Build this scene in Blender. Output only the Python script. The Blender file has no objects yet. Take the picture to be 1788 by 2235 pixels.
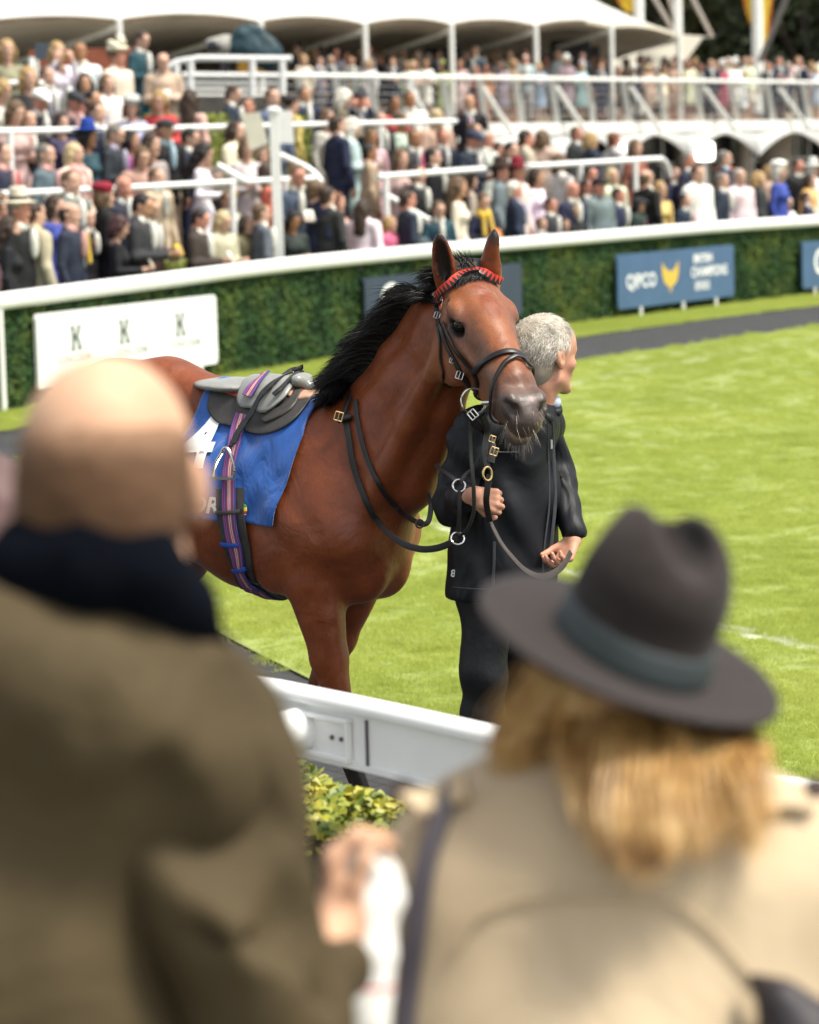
DEV = False
import bpy, math, random
import numpy as np
from mathutils import Vector, Matrix
random.seed(7); np.random.seed(7)
scene = bpy.context.scene
COL = scene.collection
R = math.radians

# ------------------------------------------------------------------ camera
FPX = 6332.0; CX, CY = 894.0, 1117.5       # photograph geometry in source pixels
CAMZ = 2.45
PITCH = R(7.12); ROLL = R(-1.5)
cam_d = bpy.data.cameras.new('camera')
cam = bpy.data.objects.new('camera', cam_d); COL.objects.link(cam)
scene.camera = cam
cam.location = (0, 0, CAMZ)
CR = Matrix.Rotation(math.pi/2 - PITCH, 3, 'X') @ Matrix.Rotation(ROLL, 3, 'Z')
cam.rotation_euler = CR.to_euler()
cam_d.sensor_fit = 'HORIZONTAL'; cam_d.sensor_width = 24.0
cam_d.lens = FPX/1788.0*24.0
cam_d.clip_start = 0.1; cam_d.clip_end = 2000
cam_d.dof.use_dof = True; cam_d.dof.focus_distance = 9.45; cam_d.dof.aperture_fstop = 3.2

# ------------------------------------------------------------------ sky and sun
SUN_EL, SUN_AZ = 62.0, 112.0      # azimuth: degrees clockwise from +Y (viewing direction) towards +X
world = bpy.data.worlds.new('World'); scene.world = world; world.use_nodes = True
wn = world.node_tree.nodes; wl = world.node_tree.links
bg = wn['Background']
sky = wn.new('ShaderNodeTexSky'); sky.sky_type = 'NISHITA'; sky.sun_disc = False
sky.sun_elevation = R(SUN_EL); sky.sun_rotation = R(SUN_AZ)
sky.air_density = 1.0; sky.dust_density = 3.0; sky.ozone_density = 1.0
hz = wn.new('ShaderNodeHueSaturation'); hz.inputs['Saturation'].default_value = .22
wl.new(sky.outputs[0], hz.inputs['Color']); wl.new(hz.outputs[0], bg.inputs[0]); bg.inputs[1].default_value = 0.15   # thin white cloud greys the blue
sd = bpy.data.lights.new('sun', 'SUN'); sun = bpy.data.objects.new('sun', sd); COL.objects.link(sun)
sd.energy = 3.1; sd.angle = R(12.0); sd.color = (1.0, 0.93, 0.80)
sdir = Vector((math.sin(R(SUN_AZ))*math.cos(R(SUN_EL)), math.cos(R(SUN_AZ))*math.cos(R(SUN_EL)), math.sin(R(SUN_EL))))
sun.rotation_euler = sdir.to_track_quat('Z', 'Y').to_euler()
sun.location = sdir*50
vs = scene.view_settings
vs.view_transform = 'Standard'; vs.look = 'None'; vs.exposure = 0.74; vs.gamma = 1.0; vs.use_curve_mapping = False
scene.cycles.max_bounces = 6; scene.cycles.transparent_max_bounces = 8

# ------------------------------------------------------------------ pixel -> world
def ray(px, py):
    return CR @ Vector(((px-CX)/FPX, -(py-CY)/FPX, -1.0))
def W(px, py, Y):
    d = ray(px, py); t = Y/d.y
    return Vector((d.x*t, Y, CAMZ + d.z*t))
def G(px, py, z=0.0):
    d = ray(px, py); t = (z-CAMZ)/d.z
    return Vector((d.x*t, d.y*t, z))
DS = 1788/1725.0
def Wd(px, py, Y): return W(px*DS, py*DS, Y)
def Gd(px, py, z=0.0): return G(px*DS, py*DS, z)

# ------------------------------------------------------------------ object helpers
def tag(o, label=None, cat=None, group=None, kind=None):
    if label: o['label'] = label
    if cat: o['category'] = cat
    if group: o['group'] = group
    if kind: o['kind'] = kind
    return o
def empty(name, loc=(0, 0, 0), rz=0.0, label=None, cat=None, group=None):
    o = bpy.data.objects.new(name, None); COL.objects.link(o)
    o.location = loc; o.rotation_euler = (0, 0, rz); o.empty_display_size = 0.1
    return tag(o, label, cat, group)
def link_mesh(name, me, m=None, parent=None):
    o = bpy.data.objects.new(name, me); COL.objects.link(o)
    if m is not None and len(me.materials) == 0: me.materials.append(m)
    if parent is not None: o.parent = parent
    return o
def mesh_np(name, V, F, smooth=True, cols=None):
    me = bpy.data.meshes.new(name)
    V = np.asarray(V, dtype=np.float32); F = np.asarray(F, dtype=np.int32)
    me.vertices.add(len(V)); me.vertices.foreach_set('co', V.ravel())
    k = F.shape[1]
    me.loops.add(F.size); me.loops.foreach_set('vertex_index', F.ravel())
    me.polygons.add(len(F))
    me.polygons.foreach_set('loop_start', np.arange(0, F.size, k, dtype=np.int32))
    me.polygons.foreach_set('loop_total', np.full(len(F), k, dtype=np.int32))
    if smooth: me.polygons.foreach_set('use_smooth', np.ones(len(F), dtype=bool))
    me.update(calc_edges=True)
    if cols is not None:
        a = me.color_attributes.new('Col', 'FLOAT_COLOR', 'POINT')
        c = np.ones((len(V), 4), dtype=np.float32); c[:, :3] = cols
        a.data.foreach_set('color', c.ravel())
    return me

class MB:
    """collects boxes, tubes, sheets; builds one mesh object"""
    def __init__(s): s.v = []; s.f = []
    def add(s, vs, fs):
        n = len(s.v); s.v += [tuple(v) for v in vs]; s.f += [tuple(i+n for i in f) for f in fs]; return s
    def box(s, a, b):
        x0, y0, z0 = a; x1, y1, z1 = b
        return s.add([(x0,y0,z0),(x1,y0,z0),(x1,y1,z0),(x0,y1,z0),(x0,y0,z1),(x1,y0,z1),(x1,y1,z1),(x0,y1,z1)],
              [(0,3,2,1),(4,5,6,7),(0,1,5,4),(1,2,6,5),(2,3,7,6),(3,0,4,7)])
    def sweep(s, pts, prof, up=(0, 0, 1), closed_prof=True, caps=True, scale=None):
        """sweep a 2D profile (side, up) along points"""
        pts = [Vector(p) for p in pts]; n = len(pts); m = len(prof); base = len(s.v); up = Vector(up)
        for i, p in enumerate(pts):
            t = (pts[min(i+1, n-1)] - pts[max(i-1, 0)]).normalized()
            sd_ = t.cross(up)
            if sd_.length < 1e-4: sd_ = t.cross(Vector((0, 1, 0)))
            sd_.normalize(); u = sd_.cross(t)
            k = scale[i] if scale else 1.0
            for (a, b) in prof: s.v.append(tuple(p + sd_*a*k + u*b*k))
        for i in range(n-1):
            for j in range(m if closed_prof else m-1):
                j2 = (j+1) % m
                s.f.append((base+i*m+j, base+i*m+j2, base+(i+1)*m+j2, base+(i+1)*m+j))
        if caps and closed_prof:
            s.f.append(tuple(base+j for j in reversed(range(m)))); s.f.append(tuple(base+(n-1)*m+j for j in range(m)))
        return s
    def tube(s, pts, r, n=8, scale=None):
        pr = [(r*math.cos(2*math.pi*i/n), r*math.sin(2*math.pi*i/n)) for i in range(n)]
        return s.sweep(pts, pr, scale=scale)
    def lathe(s, prof, c=(0, 0, 0), n=24, M=None):
        base = len(s.v); c = Vector(c)
        for (r, z) in prof:
            for i in range(n):
                a = 2*math.pi*i/n; p = Vector((r*math.cos(a), r*math.sin(a), z))
                if M is not None: p = M @ p
                s.v.append(tuple(c+p))
        for k in range(len(prof)-1):
            for i in range(n):
                j = (i+1) % n
                s.f.append((base+k*n+i, base+k*n+j, base+(k+1)*n+j, base+(k+1)*n+i))
        s.f.append(tuple(base+i for i in reversed(range(n)))); s.f.append(tuple(base+(len(prof)-1)*n+i for i in range(n)))
        return s
    def build(s, name, m=None, parent=None, smooth=False, bevel=0):
        me = bpy.data.meshes.new(name); me.from_pydata(s.v, [], s.f); me.update()
        if smooth:
            me.polygons.foreach_set('use_smooth', [True]*len(me.polygons))
            me.set_sharp_from_angle(angle=R(40))
        o = link_mesh(name, me, m, parent)
        if bevel:
            b = o.modifiers.new('bevel', 'BEVEL'); b.width = bevel; b.segments = 2; b.limit_method = 'ANGLE'
        return o
def catmull(P, n=8):
    P = [np.array(p, float) for p in P]; out = []
    Q = [2*P[0]-P[1]] + P + [2*P[-1]-P[-2]]
    for i in range(1, len(Q)-2):
        for k in range(n):
            t = k/n; a, b, c, d = Q[i-1], Q[i], Q[i+1], Q[i+2]
            out.append(.5*((2*b)+(-a+c)*t+(2*a-5*b+4*c-d)*t*t+(-a+3*b-3*c+d)*t**3))
    out.append(P[-1]); return out

# ------------------------------------------------------------------ materials
def nodes_of(name):
    m = bpy.data.materials.new(name); m.use_nodes = True
    nt = m.node_tree; b = nt.nodes['Principled BSDF']; return m, nt, b
def N(nt, t, **kw):
    n = nt.nodes.new(t)
    for k, v in kw.items(): setattr(n, k, v)
    return n
def noise(nt, scale, detail=4, rough=.55, coord=None, dist=0.0):
    n = N(nt, 'ShaderNodeTexNoise'); n.inputs['Scale'].default_value = scale; n.inputs['Detail'].default_value = detail
    n.inputs['Roughness'].default_value = rough; n.inputs['Distortion'].default_value = dist
    if coord is not None: nt.links.new(coord, n.inputs['Vector'])
    return n
def ramp(nt, fac, stops):
    r = N(nt, 'ShaderNodeValToRGB'); cr = r.color_ramp
    while len(cr.elements) < len(stops): cr.elements.new(0.5)
    for e, (p, c) in zip(cr.elements, stops): e.position = p; e.color = (*c, 1) if len(c) == 3 else c
    nt.links.new(fac, r.inputs[0]); return r
def mixc(nt, fac, a, b, mode='MIX'):
    n = N(nt, 'ShaderNodeMix', data_type='RGBA', blend_type=mode)
    for i, v in ((0, fac), (6, a), (7, b)):
        if hasattr(v, 'is_output'): nt.links.new(v, n.inputs[i])
        elif i == 0: n.inputs[0].default_value = v
        else: n.inputs[i].default_value = (*v, 1)
    return n.outputs[2]
def bump(nt, b, h, strength=.3, dist=.01):
    n = N(nt, 'ShaderNodeBump'); n.inputs['Strength'].default_value = strength; n.inputs['Distance'].default_value = dist
    nt.links.new(h, n.inputs['Height']); nt.links.new(n.outputs[0], b.inputs['Normal']); return n
def coord(nt, which='Object'):
    return N(nt, 'ShaderNodeTexCoord').outputs[which]
def mul(nt, a, b, op='MULTIPLY'):
    n = N(nt, 'ShaderNodeMath', operation=op)
    for i, v in enumerate((a, b)):
        if hasattr(v, 'is_output'): nt.links.new(v, n.inputs[i])
        else: n.inputs[i].default_value = v
    return n.outputs[0]
def simple(name, c, rough=.6, var=.15, scale=20, bs=0.0, bscale=80, spec=.5, metal=0.0, sheen=0.0, stretch=None, bdist=.004):
    m, nt, b = nodes_of(name); co = coord(nt)
    if stretch:
        mp = N(nt, 'ShaderNodeMapping'); mp.inputs['Scale'].default_value = stretch; nt.links.new(co, mp.inputs[0]); co = mp.outputs[0]
    n = noise(nt, scale, 5, .6, co)
    lo = [max(0, x*(1-var)) for x in c]; hi = [min(1, x*(1+var)) for x in c]
    r = ramp(nt, n.outputs[0], [(.3, lo), (.7, hi)])
    nt.links.new(r.outputs[0], b.inputs['Base Color'])
    b.inputs['Roughness'].default_value = rough; b.inputs['Specular IOR Level'].default_value = spec; b.inputs['Metallic'].default_value = metal
    b.inputs['Sheen Weight'].default_value = sheen
    if bs > 0: bump(nt, b, noise(nt, bscale, 4, .6, co).outputs[0], bs, bdist)
    return m
def vcol(name, rough=.6, var=.12, scale=12, bs=.2, bscale=60, spec=.4, bdist=.004, sheen=0, sss=0.0):
    m, nt, b = nodes_of(name); co = coord(nt)
    at = N(nt, 'ShaderNodeAttribute', attribute_name='Col')
    n = noise(nt, scale, 5, .6, co)
    r = ramp(nt, n.outputs[0], [(.3, (1-var,)*3), (.7, (1+var,)*3)])
    nt.links.new(mixc(nt, 1.0, at.outputs['Color'], r.outputs[0], 'MULTIPLY'), b.inputs['Base Color'])
    b.inputs['Roughness'].default_value = rough; b.inputs['Specular IOR Level'].default_value = spec; b.inputs['Sheen Weight'].default_value = sheen
    if sss:
        b.inputs['Subsurface Weight'].default_value = sss; b.inputs['Subsurface Radius'].default_value = (.01, .004, .002); b.inputs['Subsurface Scale'].default_value = 1.0
    if bs > 0: bump(nt, b, noise(nt, bscale, 4, .6, co).outputs[0], bs, bdist)
    return m
def objcol(name, rough=.75, var=.18, scale=9, bs=.25, bscale=14, bdist=.02, spec=.3):
    """cloth whose colour is the object's own colour"""
    m, nt, b = nodes_of(name); co = coord(nt)
    oi = N(nt, 'ShaderNodeObjectInfo')
    n = noise(nt, scale, 5, .6, co)
    r = ramp(nt, n.outputs[0], [(.3, (1-var,)*3), (.7, (1+var,)*3)])
    nt.links.new(mixc(nt, 1.0, oi.outputs['Color'], r.outputs[0], 'MULTIPLY'), b.inputs['Base Color'])
    b.inputs['Roughness'].default_value = rough; b.inputs['Specular IOR Level'].default_value = spec
    bump(nt, b, noise(nt, bscale, 4, .6, co).outputs[0], bs, bdist)
    return m
M_white = simple('white_plastic', (.80, .81, .79), .35, .04, 6, .05, 30)
M_blackleather = simple('black_leather', (.008, .008, .009), .38, .3, 40, .25, 180, bdist=.001)
M_steel = simple('polished_steel', (.62, .60, .58), .22, .05, 20, metal=1.0)
M_brass = simple('brass', (.65, .47, .22), .28, .08, 20, metal=1.0)

# ------------------------------------------------------------------ distance-field modeller
def V3(p): return np.array(p, dtype=np.float64)
def rc(a, b, ra, rb, k=.03, u=None, su=1.0, op='u'):
    return dict(t='c', a=V3(a), b=V3(b), ra=ra, rb=rb, k=k, u=None if u is None else V3(u), su=su, op=op)
def el(c, r, k=.03, M=None, op='u'):
    return dict(t='e', c=V3(c), r=V3(r), k=k, M=None if M is None else np.array(M, float), op=op)
def chain(pts, rad, k=.03, u=None, su=1.0, op='u'):
    return [rc(pts[i], pts[i+1], rad[i], rad[i+1], k, u, su, op) for i in range(len(pts)-1)]
def axes(x, y):
    x = V3(x); x = x/np.linalg.norm(x); y = V3(y); y = y-x*np.dot(x, y); y = y/np.linalg.norm(y)
    return np.array([x, y, np.cross(x, y)])
def prim_bounds(p):
    if p['t'] == 'c':
        r = max(p['ra'], p['rb'])*max(1, p['su'])
        return np.minimum(p['a'], p['b'])-r, np.maximum(p['a'], p['b'])+r
    if p['t'] == 'e':
        r = p['r'].max(); return p['c']-r, p['c']+r
    return None
def prim_d(p, P):
    if p['t'] == 'c':
        ab = p['b']-p['a']; L2 = max(ab@ab, 1e-12); q = P-p['a']
        t = np.clip((q@ab)/L2, 0, 1)
        q = q-t[..., None]*ab; r = p['ra']+(p['rb']-p['ra'])*t
        if p['u'] is not None:
            u = p['u']; abn = ab/math.sqrt(L2); u = u-abn*(u@abn); u = u/max(np.linalg.norm(u), 1e-9)
            qu = q@u; q = q+u*(qu*(1/p['su']-1))[..., None]
            return (np.sqrt((q*q).sum(-1))-r)*min(1.0, max(p['su'], .5))
        return np.sqrt((q*q).sum(-1))-r
    if p['t'] == 'e':
        q = P-p['c']
        if p['M'] is not None: q = q@p['M'].T
        k0 = np.sqrt(((q/p['r'])**2).sum(-1)); k1 = np.sqrt(((q/(p['r']**2))**2).sum(-1))
        return k0*(k0-1)/np.maximum(k1, 1e-9)
    if p['t'] == 'p':
        return (P-p['c'])@p['n']
def sdf_mesh(name, prims, vox, disp=None, colf=None, mirror_cut=None, smooth_it=1, pad=.02):
    """smooth union/subtraction of round cones and ellipsoids, surfaced with vectorised surface nets"""
    lo = np.full(3, 1e9); hi = np.full(3, -1e9)
    for p in prims:
        if p['t'] == 'p' or p['op'] != 'u': continue
        a, b = prim_bounds(p); lo = np.minimum(lo, a); hi = np.maximum(hi, b)
    lo -= pad+2*vox; hi += pad+2*vox
    n = np.ceil((hi-lo)/vox).astype(int)+1
    D = np.full(n, .12, dtype=np.float32)
    ax = [lo[i]+vox*np.arange(n[i]) for i in range(3)]
    for p in prims:
        k = p['k']
        if p['t'] == 'p':
            sl = tuple(slice(0, n[i]) for i in range(3))
        else:
            a, b = prim_bounds(p); m = max(k, .12)+2*vox if p['op'] == 'u' else k+2*vox
            i0 = np.maximum(0, np.floor((a-m-lo)/vox).astype(int)); i1 = np.minimum(n, np.ceil((b+m-lo)/vox).astype(int)+1)
            if (i1 <= i0).any(): continue
            sl = tuple(slice(i0[i], i1[i]) for i in range(3))
        g = np.stack(np.meshgrid(*[ax[i][sl[i]] for i in range(3)], indexing='ij'), -1)
        d = prim_d(p, g).astype(np.float32); s = D[sl]
        if p['op'] == 'u':
            h = np.clip(.5+.5*(s-d)/k, 0, 1); D[sl] = s+(d-s)*h-k*h*(1-h)
        else:
            if p['op'] == 's': d = -d
            h = np.clip(.5-.5*(s-d)/k, 0, 1); D[sl] = s+(d-s)*h+k*h*(1-h)
    if disp is not None:
        g = np.stack(np.meshgrid(*ax, indexing='ij'), -1)
        near = np.abs(D) < .08
        D[near] += disp(g[near]).astype(np.float32)
    # surface nets
    S = D < 0
    c = np.zeros(tuple(n-1), dtype=np.int16)
    for dx in (0, 1):
        for dy in (0, 1):
            for dz in (0, 1): c += S[dx:n[0]-1+dx, dy:n[1]-1+dy, dz:n[2]-1+dz]
    act = (c > 0) & (c < 8); idx = -np.ones(act.shape, dtype=np.int64); cells = np.argwhere(act); idx[act] = np.arange(len(cells))
    acc = np.zeros((len(cells), 3)); cnt = np.zeros(len(cells))
    cor = [(x, y, z) for x in (0, 1) for y in (0, 1) for z in (0, 1)]
    for i in range(8):
        for j in range(i+1, 8):
            A = cor[i]; B = cor[j]
            if sum(abs(A[q]-B[q]) for q in range(3)) != 1: continue
            da = D[cells[:, 0]+A[0], cells[:, 1]+A[1], cells[:, 2]+A[2]]; db = D[cells[:, 0]+B[0], cells[:, 1]+B[1], cells[:, 2]+B[2]]
            cr = (da < 0) != (db < 0); t = np.where(cr, da/np.where(cr, da-db, 1), 0)
            pos = np.array(A)[None, :]+(np.array(B)-np.array(A))[None, :]*t[:, None]
            acc[cr] += pos[cr]; cnt[cr] += 1
    V = lo+(cells+acc/cnt[:, None])*vox
    F = []
    for axn in range(3):
        o1, o2 = (axn+1) % 3, (axn+2) % 3
        sl0 = [slice(None)]*3; sl1 = [slice(None)]*3; sl0[axn] = slice(0, -1); sl1[axn] = slice(1, None)
        a = S[tuple(sl0)]; b = S[tuple(sl1)]; ch = np.argwhere(a != b)
        ok = (ch[:, o1] > 0) & (ch[:, o2] > 0) & (ch[:, o1] < n[o1]-1) & (ch[:, o2] < n[o2]-1); ch = ch[ok]
        fl = a[tuple(ch.T)]
        def ci(d1, d2):
            q = ch.copy(); q[:, o1] += d1; q[:, o2] += d2; return idx[tuple(q.T)]
        q = np.stack([ci(-1, -1), ci(0, -1), ci(0, 0), ci(-1, 0)], 1)
        q[~fl] = q[~fl][:, ::-1]; F.append(q)
    F = np.concatenate(F); F = F[(F >= 0).all(1)]
    for _ in range(smooth_it):
        E = np.concatenate([F[:, [0, 1]], F[:, [1, 2]], F[:, [2, 3]], F[:, [3, 0]]])
        sm = np.zeros_like(V); ct = np.zeros(len(V))
        for i in range(3):
            sm[:, i] = np.bincount(E[:, 0], V[E[:, 1], i], len(V))+np.bincount(E[:, 1], V[E[:, 0], i], len(V))
        ct = np.bincount(E[:, 0], minlength=len(V))+np.bincount(E[:, 1], minlength=len(V))
        V = V*.5+.5*sm/np.maximum(ct, 1)[:, None]
    return mesh_np(name, V, F, True, colf(V) if colf else None)
def plane(c, n, k=.01):   # keeps the side where (P-c).n < 0
    return dict(t='p', c=V3(c), n=V3(n)/np.linalg.norm(n), k=k, op='i')
# ================================================================== PEOPLE (shared builders)
def frame(fwd, up=(0, 0, 1)):
    f = Vector(fwd).normalized(); u = Vector(up); u = (u-f*u.dot(f)).normalized(); l = u.cross(f)   # l: person's left
    return f, u, l
def head_prims(c, fwd, up=(0, 0, 1), s=1.0, neck=None, fem=False):
    f, u, l = frame(fwd, up); c = Vector(c); M = np.array([list(l), list(f), list(u)])
    def p(x, y, z): return tuple(c+(l*x+f*y+u*z)*s)
    def E(x, y, z, a, b, d, k=.012, op='u'): return el(p(x, y, z), (a*s, b*s, d*s), k*s, M, op)
    def C(a, b, ra, rb, k=.012): return rc(p(*a), p(*b), ra*s, rb*s, k*s)
    jw = .040 if fem else .046
    q = [E(0,-.018,.040, .077,.096,.083, .02), E(0,.018,-.020, .064,.074,.092, .03), E(0,.045,.045,.058,.050,.050,.03),
         C((-jw,.0,-.065), (-.012,.066,-.100), .022, .016, .02), C((jw,.0,-.065), (.012,.066,-.100), .022, .016, .02),
         E(0,.074,-.102, .018,.015,.014, .015), C((-.034,.077,.020), (.034,.077,.020), .011, .011, .012),
         C((0,.086,.014), (0,.106,-.026), .0075, .012, .010), E(.012,.094,-.034,.009,.010,.008,.006), E(-.012,.094,-.034,.009,.010,.008,.006),
         E(.042,.050,-.022,.022,.020,.018,.02), E(-.042,.050,-.022,.022,.020,.018,.02),
         E(.031,.099,.004,.014,.014,.009,.012,'s'), E(-.031,.099,.004,.014,.014,.009,.012,'s'),
         E(0,.086,-.061,.022,.009,.0055,.005), E(0,.083,-.073,.019,.009,.006,.005), E(0,.098,-.067,.024,.008,.0015,.004,'s')]
    for sg in (-1, 1):
        q += [E(sg*.079,-.010,-.004, .008,.017,.030,.006), E(sg*.082,-.020,.004,.009,.013,.024,.005), E(sg*.090,-.008,.002,.008,.009,.018,.003,'s'), E(sg*.088,.0,-.006,.006,.005,.008,.003,'s')]
    nb = p(0,-.030,-.08) ; ne = neck if neck is not None else p(0,-.045,-.19)
    q += [rc(nb, ne, (.050 if fem else .058)*s, (.054 if fem else .064)*s, .02*s)]
    return q
def eyes(c, fwd, up, s, parent, m_w, m_d, inv):
    f, u, l = frame(fwd, up); c = Vector(c)
    for sg in (-1, 1):
        e = inv @ (c+(l*sg*.031+f*.078+u*.004)*s); mb = MB()
        mb.lathe([(.0112*s*math.sin(math.pi*i/10), -.0112*s*math.cos(math.pi*i/10)) for i in range(1, 10)], e, 14); mb.build('eye', m_d, parent, True)
def hand_prims(w, d, n, side=1, curl=(.9, .9, .6), s=1.0, thumb=(.3, .6), spread=.0, lens=None):
    """w wrist, d towards fingers, n palm normal (fingers close towards n), side +1/-1 for the thumb side"""
    d = Vector(d).normalized(); n = Vector(n); n = (n-d*n.dot(d)).normalized(); t = d.cross(n)*side; w = Vector(w)
    q = []; k = .0045*s
    for i, (o, L) in enumerate(zip((.031, .0105, -.0100, -.0290), lens or (.072, .080, .075, .060))):
        b0 = w+(t*o*.55+d*.012)*s; b1 = w+(t*o+d*(.088-.006*abs(i-1)))*s
        q.append(rc(tuple(b0), tuple(b1), .0150*s, .0115*s, .010*s))
        dd = (d+t*spread*(1.5-i)).normalized(); pnt = b1; ang = 0
        for j, (fr, r0, r1) in enumerate(((.46, .0098, .0090), (.31, .0090, .0080), (.23, .0080, .0066))):
            ang += curl[j]*(1+.06*(i-1.5)); v = dd*math.cos(ang)+n*math.sin(ang); e = pnt+v*L*fr*s
            q.append(rc(tuple(pnt), tuple(e), r0*s, r1*s, k)); pnt = e
    b = w+(t*.022+d*.020+n*.006)*s; m_ = w+(t*.046+d*.052+n*(.012+.02*thumb[0]))*s
    e1 = m_+(d*.030*math.cos(thumb[1])+n*.030*math.sin(thumb[1])+t*.006)*s; e2 = e1+(d*.022*math.cos(thumb[1]*1.5)+n*.024*math.sin(thumb[1]*1.5)-t*.006)*s
    q += [rc(tuple(b), tuple(m_), .0165*s, .0115*s, .010*s), rc(tuple(m_), tuple(e1), .0110*s, .0098*s, k), rc(tuple(e1), tuple(e2), .0098*s, .0078*s, k)]
    return q
def hair_strands(c, fwd, up, s, inv, m, parent, n, L, w, seed=1, region=None, lift=.35, flow=None, name='hair', R0=(.080, .100, .090), curl=0.0):
    f, u, l = frame(fwd, up); c = Vector(c); rr = random.Random(seed); SVs = []
    k = 0
    while len(SVs) < n and k < n*20:
        k += 1
        v = Vector((rr.gauss(0, 1), rr.gauss(0, 1), rr.gauss(0, 1))).normalized()
        if region and not region(v): continue
        p = Vector((v.x*R0[0], -.018+v.y*R0[1], .040+v.z*R0[2])); nr = Vector((v.x/R0[0], v.y/R0[1], v.z/R0[2])).normalized()
        fl = flow(v, rr) if flow else Vector((0, -1, -.2)); fl = (fl-nr*fl.dot(nr)); fl = fl.normalized() if fl.length > 1e-5 else Vector((0, 0, -1))
        d0 = (nr*lift+fl).normalized(); LL = L*rr.uniform(.6, 1.25); pts = []
        for j in range(6):
            q = p+d0*LL*(j/5)+Vector((0, 0, -.5*LL*(j/5)**2*.5))+nr*(-.22*LL*(j/5)**2)+Vector((rr.gauss(0, 1), rr.gauss(0, 1), rr.gauss(0, 1)))*curl*LL*j/5
            pts.append(c+(l*q.x+f*q.y+u*q.z)*s)
        SVs.append((pts, w*rr.uniform(.7, 1.3)))
    return strands(name, SVs, m, parent, inv=inv)
def strands(name, roots, m, parent, world=True, taper=True, inv=None):
    V = []; F = []
    for pts, w in roots:
        n = len(pts); base = len(V)
        side = Vector((random.uniform(-1, 1), random.uniform(-.3, .3), random.uniform(-1, 1))).normalized()
        for i, p in enumerate(pts):
            k = w*(1-(i/(n-1))**2*.93) if taper else w
            p = Vector(p); V.append(tuple(p-side*k)); V.append(tuple(p+side*k))
        for i in range(n-1): F.append((base+2*i, base+2*i+1, base+2*i+3, base+2*i+2))
    V = np.array(V)
    if inv is not None: Mi = np.array(inv); V = V@Mi[:3, :3].T+Mi[:3, 3]
    return link_mesh(name, mesh_np(name, V, F, True), m, parent)
def folds(amp, fx=22, fz=9, ph=0.0, c=(0, 0, 0)):
    def f(P):
        x, y, z = P[..., 0], P[..., 1], P[..., 2]
        a = np.sin(x*fx+3.1*np.sin(z*fz+ph)+y*fx*.6); b = np.sin(z*fx*1.1+2.3*np.sin(x*fz*1.3+ph*2)+y*7); e = np.sin((x+z)*fx*1.7+2*np.sin(y*11+ph))
        return amp*(a*.5+np.maximum(b, -.3)*.7*np.abs(np.sin(z*4+ph+x*3))+e*.22)
    return f
def skin_mat(name, c, rough=.5):
    m, nt, b = nodes_of(name); co = coord(nt); n = noise(nt, 14, 4, .6, co)
    r = ramp(nt, n.outputs[0], [(.3, (c[0]*.86, c[1]*.76, c[2]*.74)), (.7, (min(1, c[0]*1.08), c[1]*1.08, c[2]*1.08))]); nt.links.new(r.outputs[0], b.inputs['Base Color'])
    b.inputs['Roughness'].default_value = rough; b.inputs['Specular IOR Level'].default_value = .35
    b.inputs['Subsurface Weight'].default_value = .12; b.inputs['Subsurface Radius'].default_value = (.012, .004, .002); b.inputs['Subsurface Scale'].default_value = 1
    bump(nt, b, noise(nt, 130, 3, .6, co).outputs[0], .12, .002); return m
# ================================================================== GROUND, RING PATH, LAWN
hp_ = [Gd(20, 874), Gd(250, 826), Gd(492, 784), Gd(752, 746), Gd(1199, 691), Gd(1725, 619)]
_cf = np.polyfit([p.x for p in hp_], [p.y for p in hp_], 2)
def YC(x):      # foot of the far hedge
    x = np.asarray(x, float); y = np.polyval(_cf, x)
    x0 = -5.0; s0 = np.polyval(np.polyder(_cf), x0); y0 = np.polyval(_cf, x0)
    return np.where(x < x0, y0+s0*(x-x0), y)
def curve_pts(dy, x0=-7.5, x1=16, n=60, z=0.0):
    return [Vector((x, float(YC(x))+dy, z)) for x in np.linspace(x0, x1, n)]
def sheet(name, A, B, z, m, kind='structure'):
    V = [(p.x, p.y, z) for p in A]+[(p.x, p.y, z) for p in B]; n = len(A)
    F = [(i, i+1, n+i+1, n+i) for i in range(n-1)]
    o = link_mesh(name, mesh_np(name, V, F, False), m); o['kind'] = kind; return o
# base ground
M_ground = simple('far_grass_ground', (.05, .085, .02), .9, .3, 2, .3, 30)
mb = MB(); mb.add([(-600,-60,-.03),(600,-60,-.03),(600,900,-.03),(-600,900,-.03)], [(0,1,2,3)]); mb.build('ground', M_ground)['kind'] = 'structure'
# rubber paver path (ring)
M_path, nt, b_ = nodes_of('rubber_pavers'); co = coord(nt)
mp = N(nt, 'ShaderNodeMapping'); mp.inputs['Rotation'].default_value = (0, 0, R(52)); nt.links.new(co, mp.inputs[0])
bk_ = N(nt, 'ShaderNodeTexBrick'); nt.links.new(mp.outputs[0], bk_.inputs[0]); bk_.inputs['Scale'].default_value = 1.0; bk_.inputs['Brick Width'].default_value = .22; bk_.inputs['Row Height'].default_value = .105
bk_.inputs['Mortar Size'].default_value = .007; bk_.inputs['Mortar Smooth'].default_value = .3
bk_.inputs['Color1'].default_value = (.022, .024, .027, 1); bk_.inputs['Color2'].default_value = (.034, .036, .040, 1); bk_.inputs['Mortar'].default_value = (.006, .006, .007, 1)
n1 = noise(nt, 260, 2, .7, co); n2 = noise(nt, 3.5, 5, .6, co)
r1 = ramp(nt, n1.outputs[0], [(.3, (.55,)*3), (.6, (1.0,)*3), (.78, (2.6, 2.6, 2.4))]); r2 = ramp(nt, n2.outputs[0], [(.35, (.75, .75, .75)), (.7, (1.5, 1.4, 1.2))])
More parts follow.
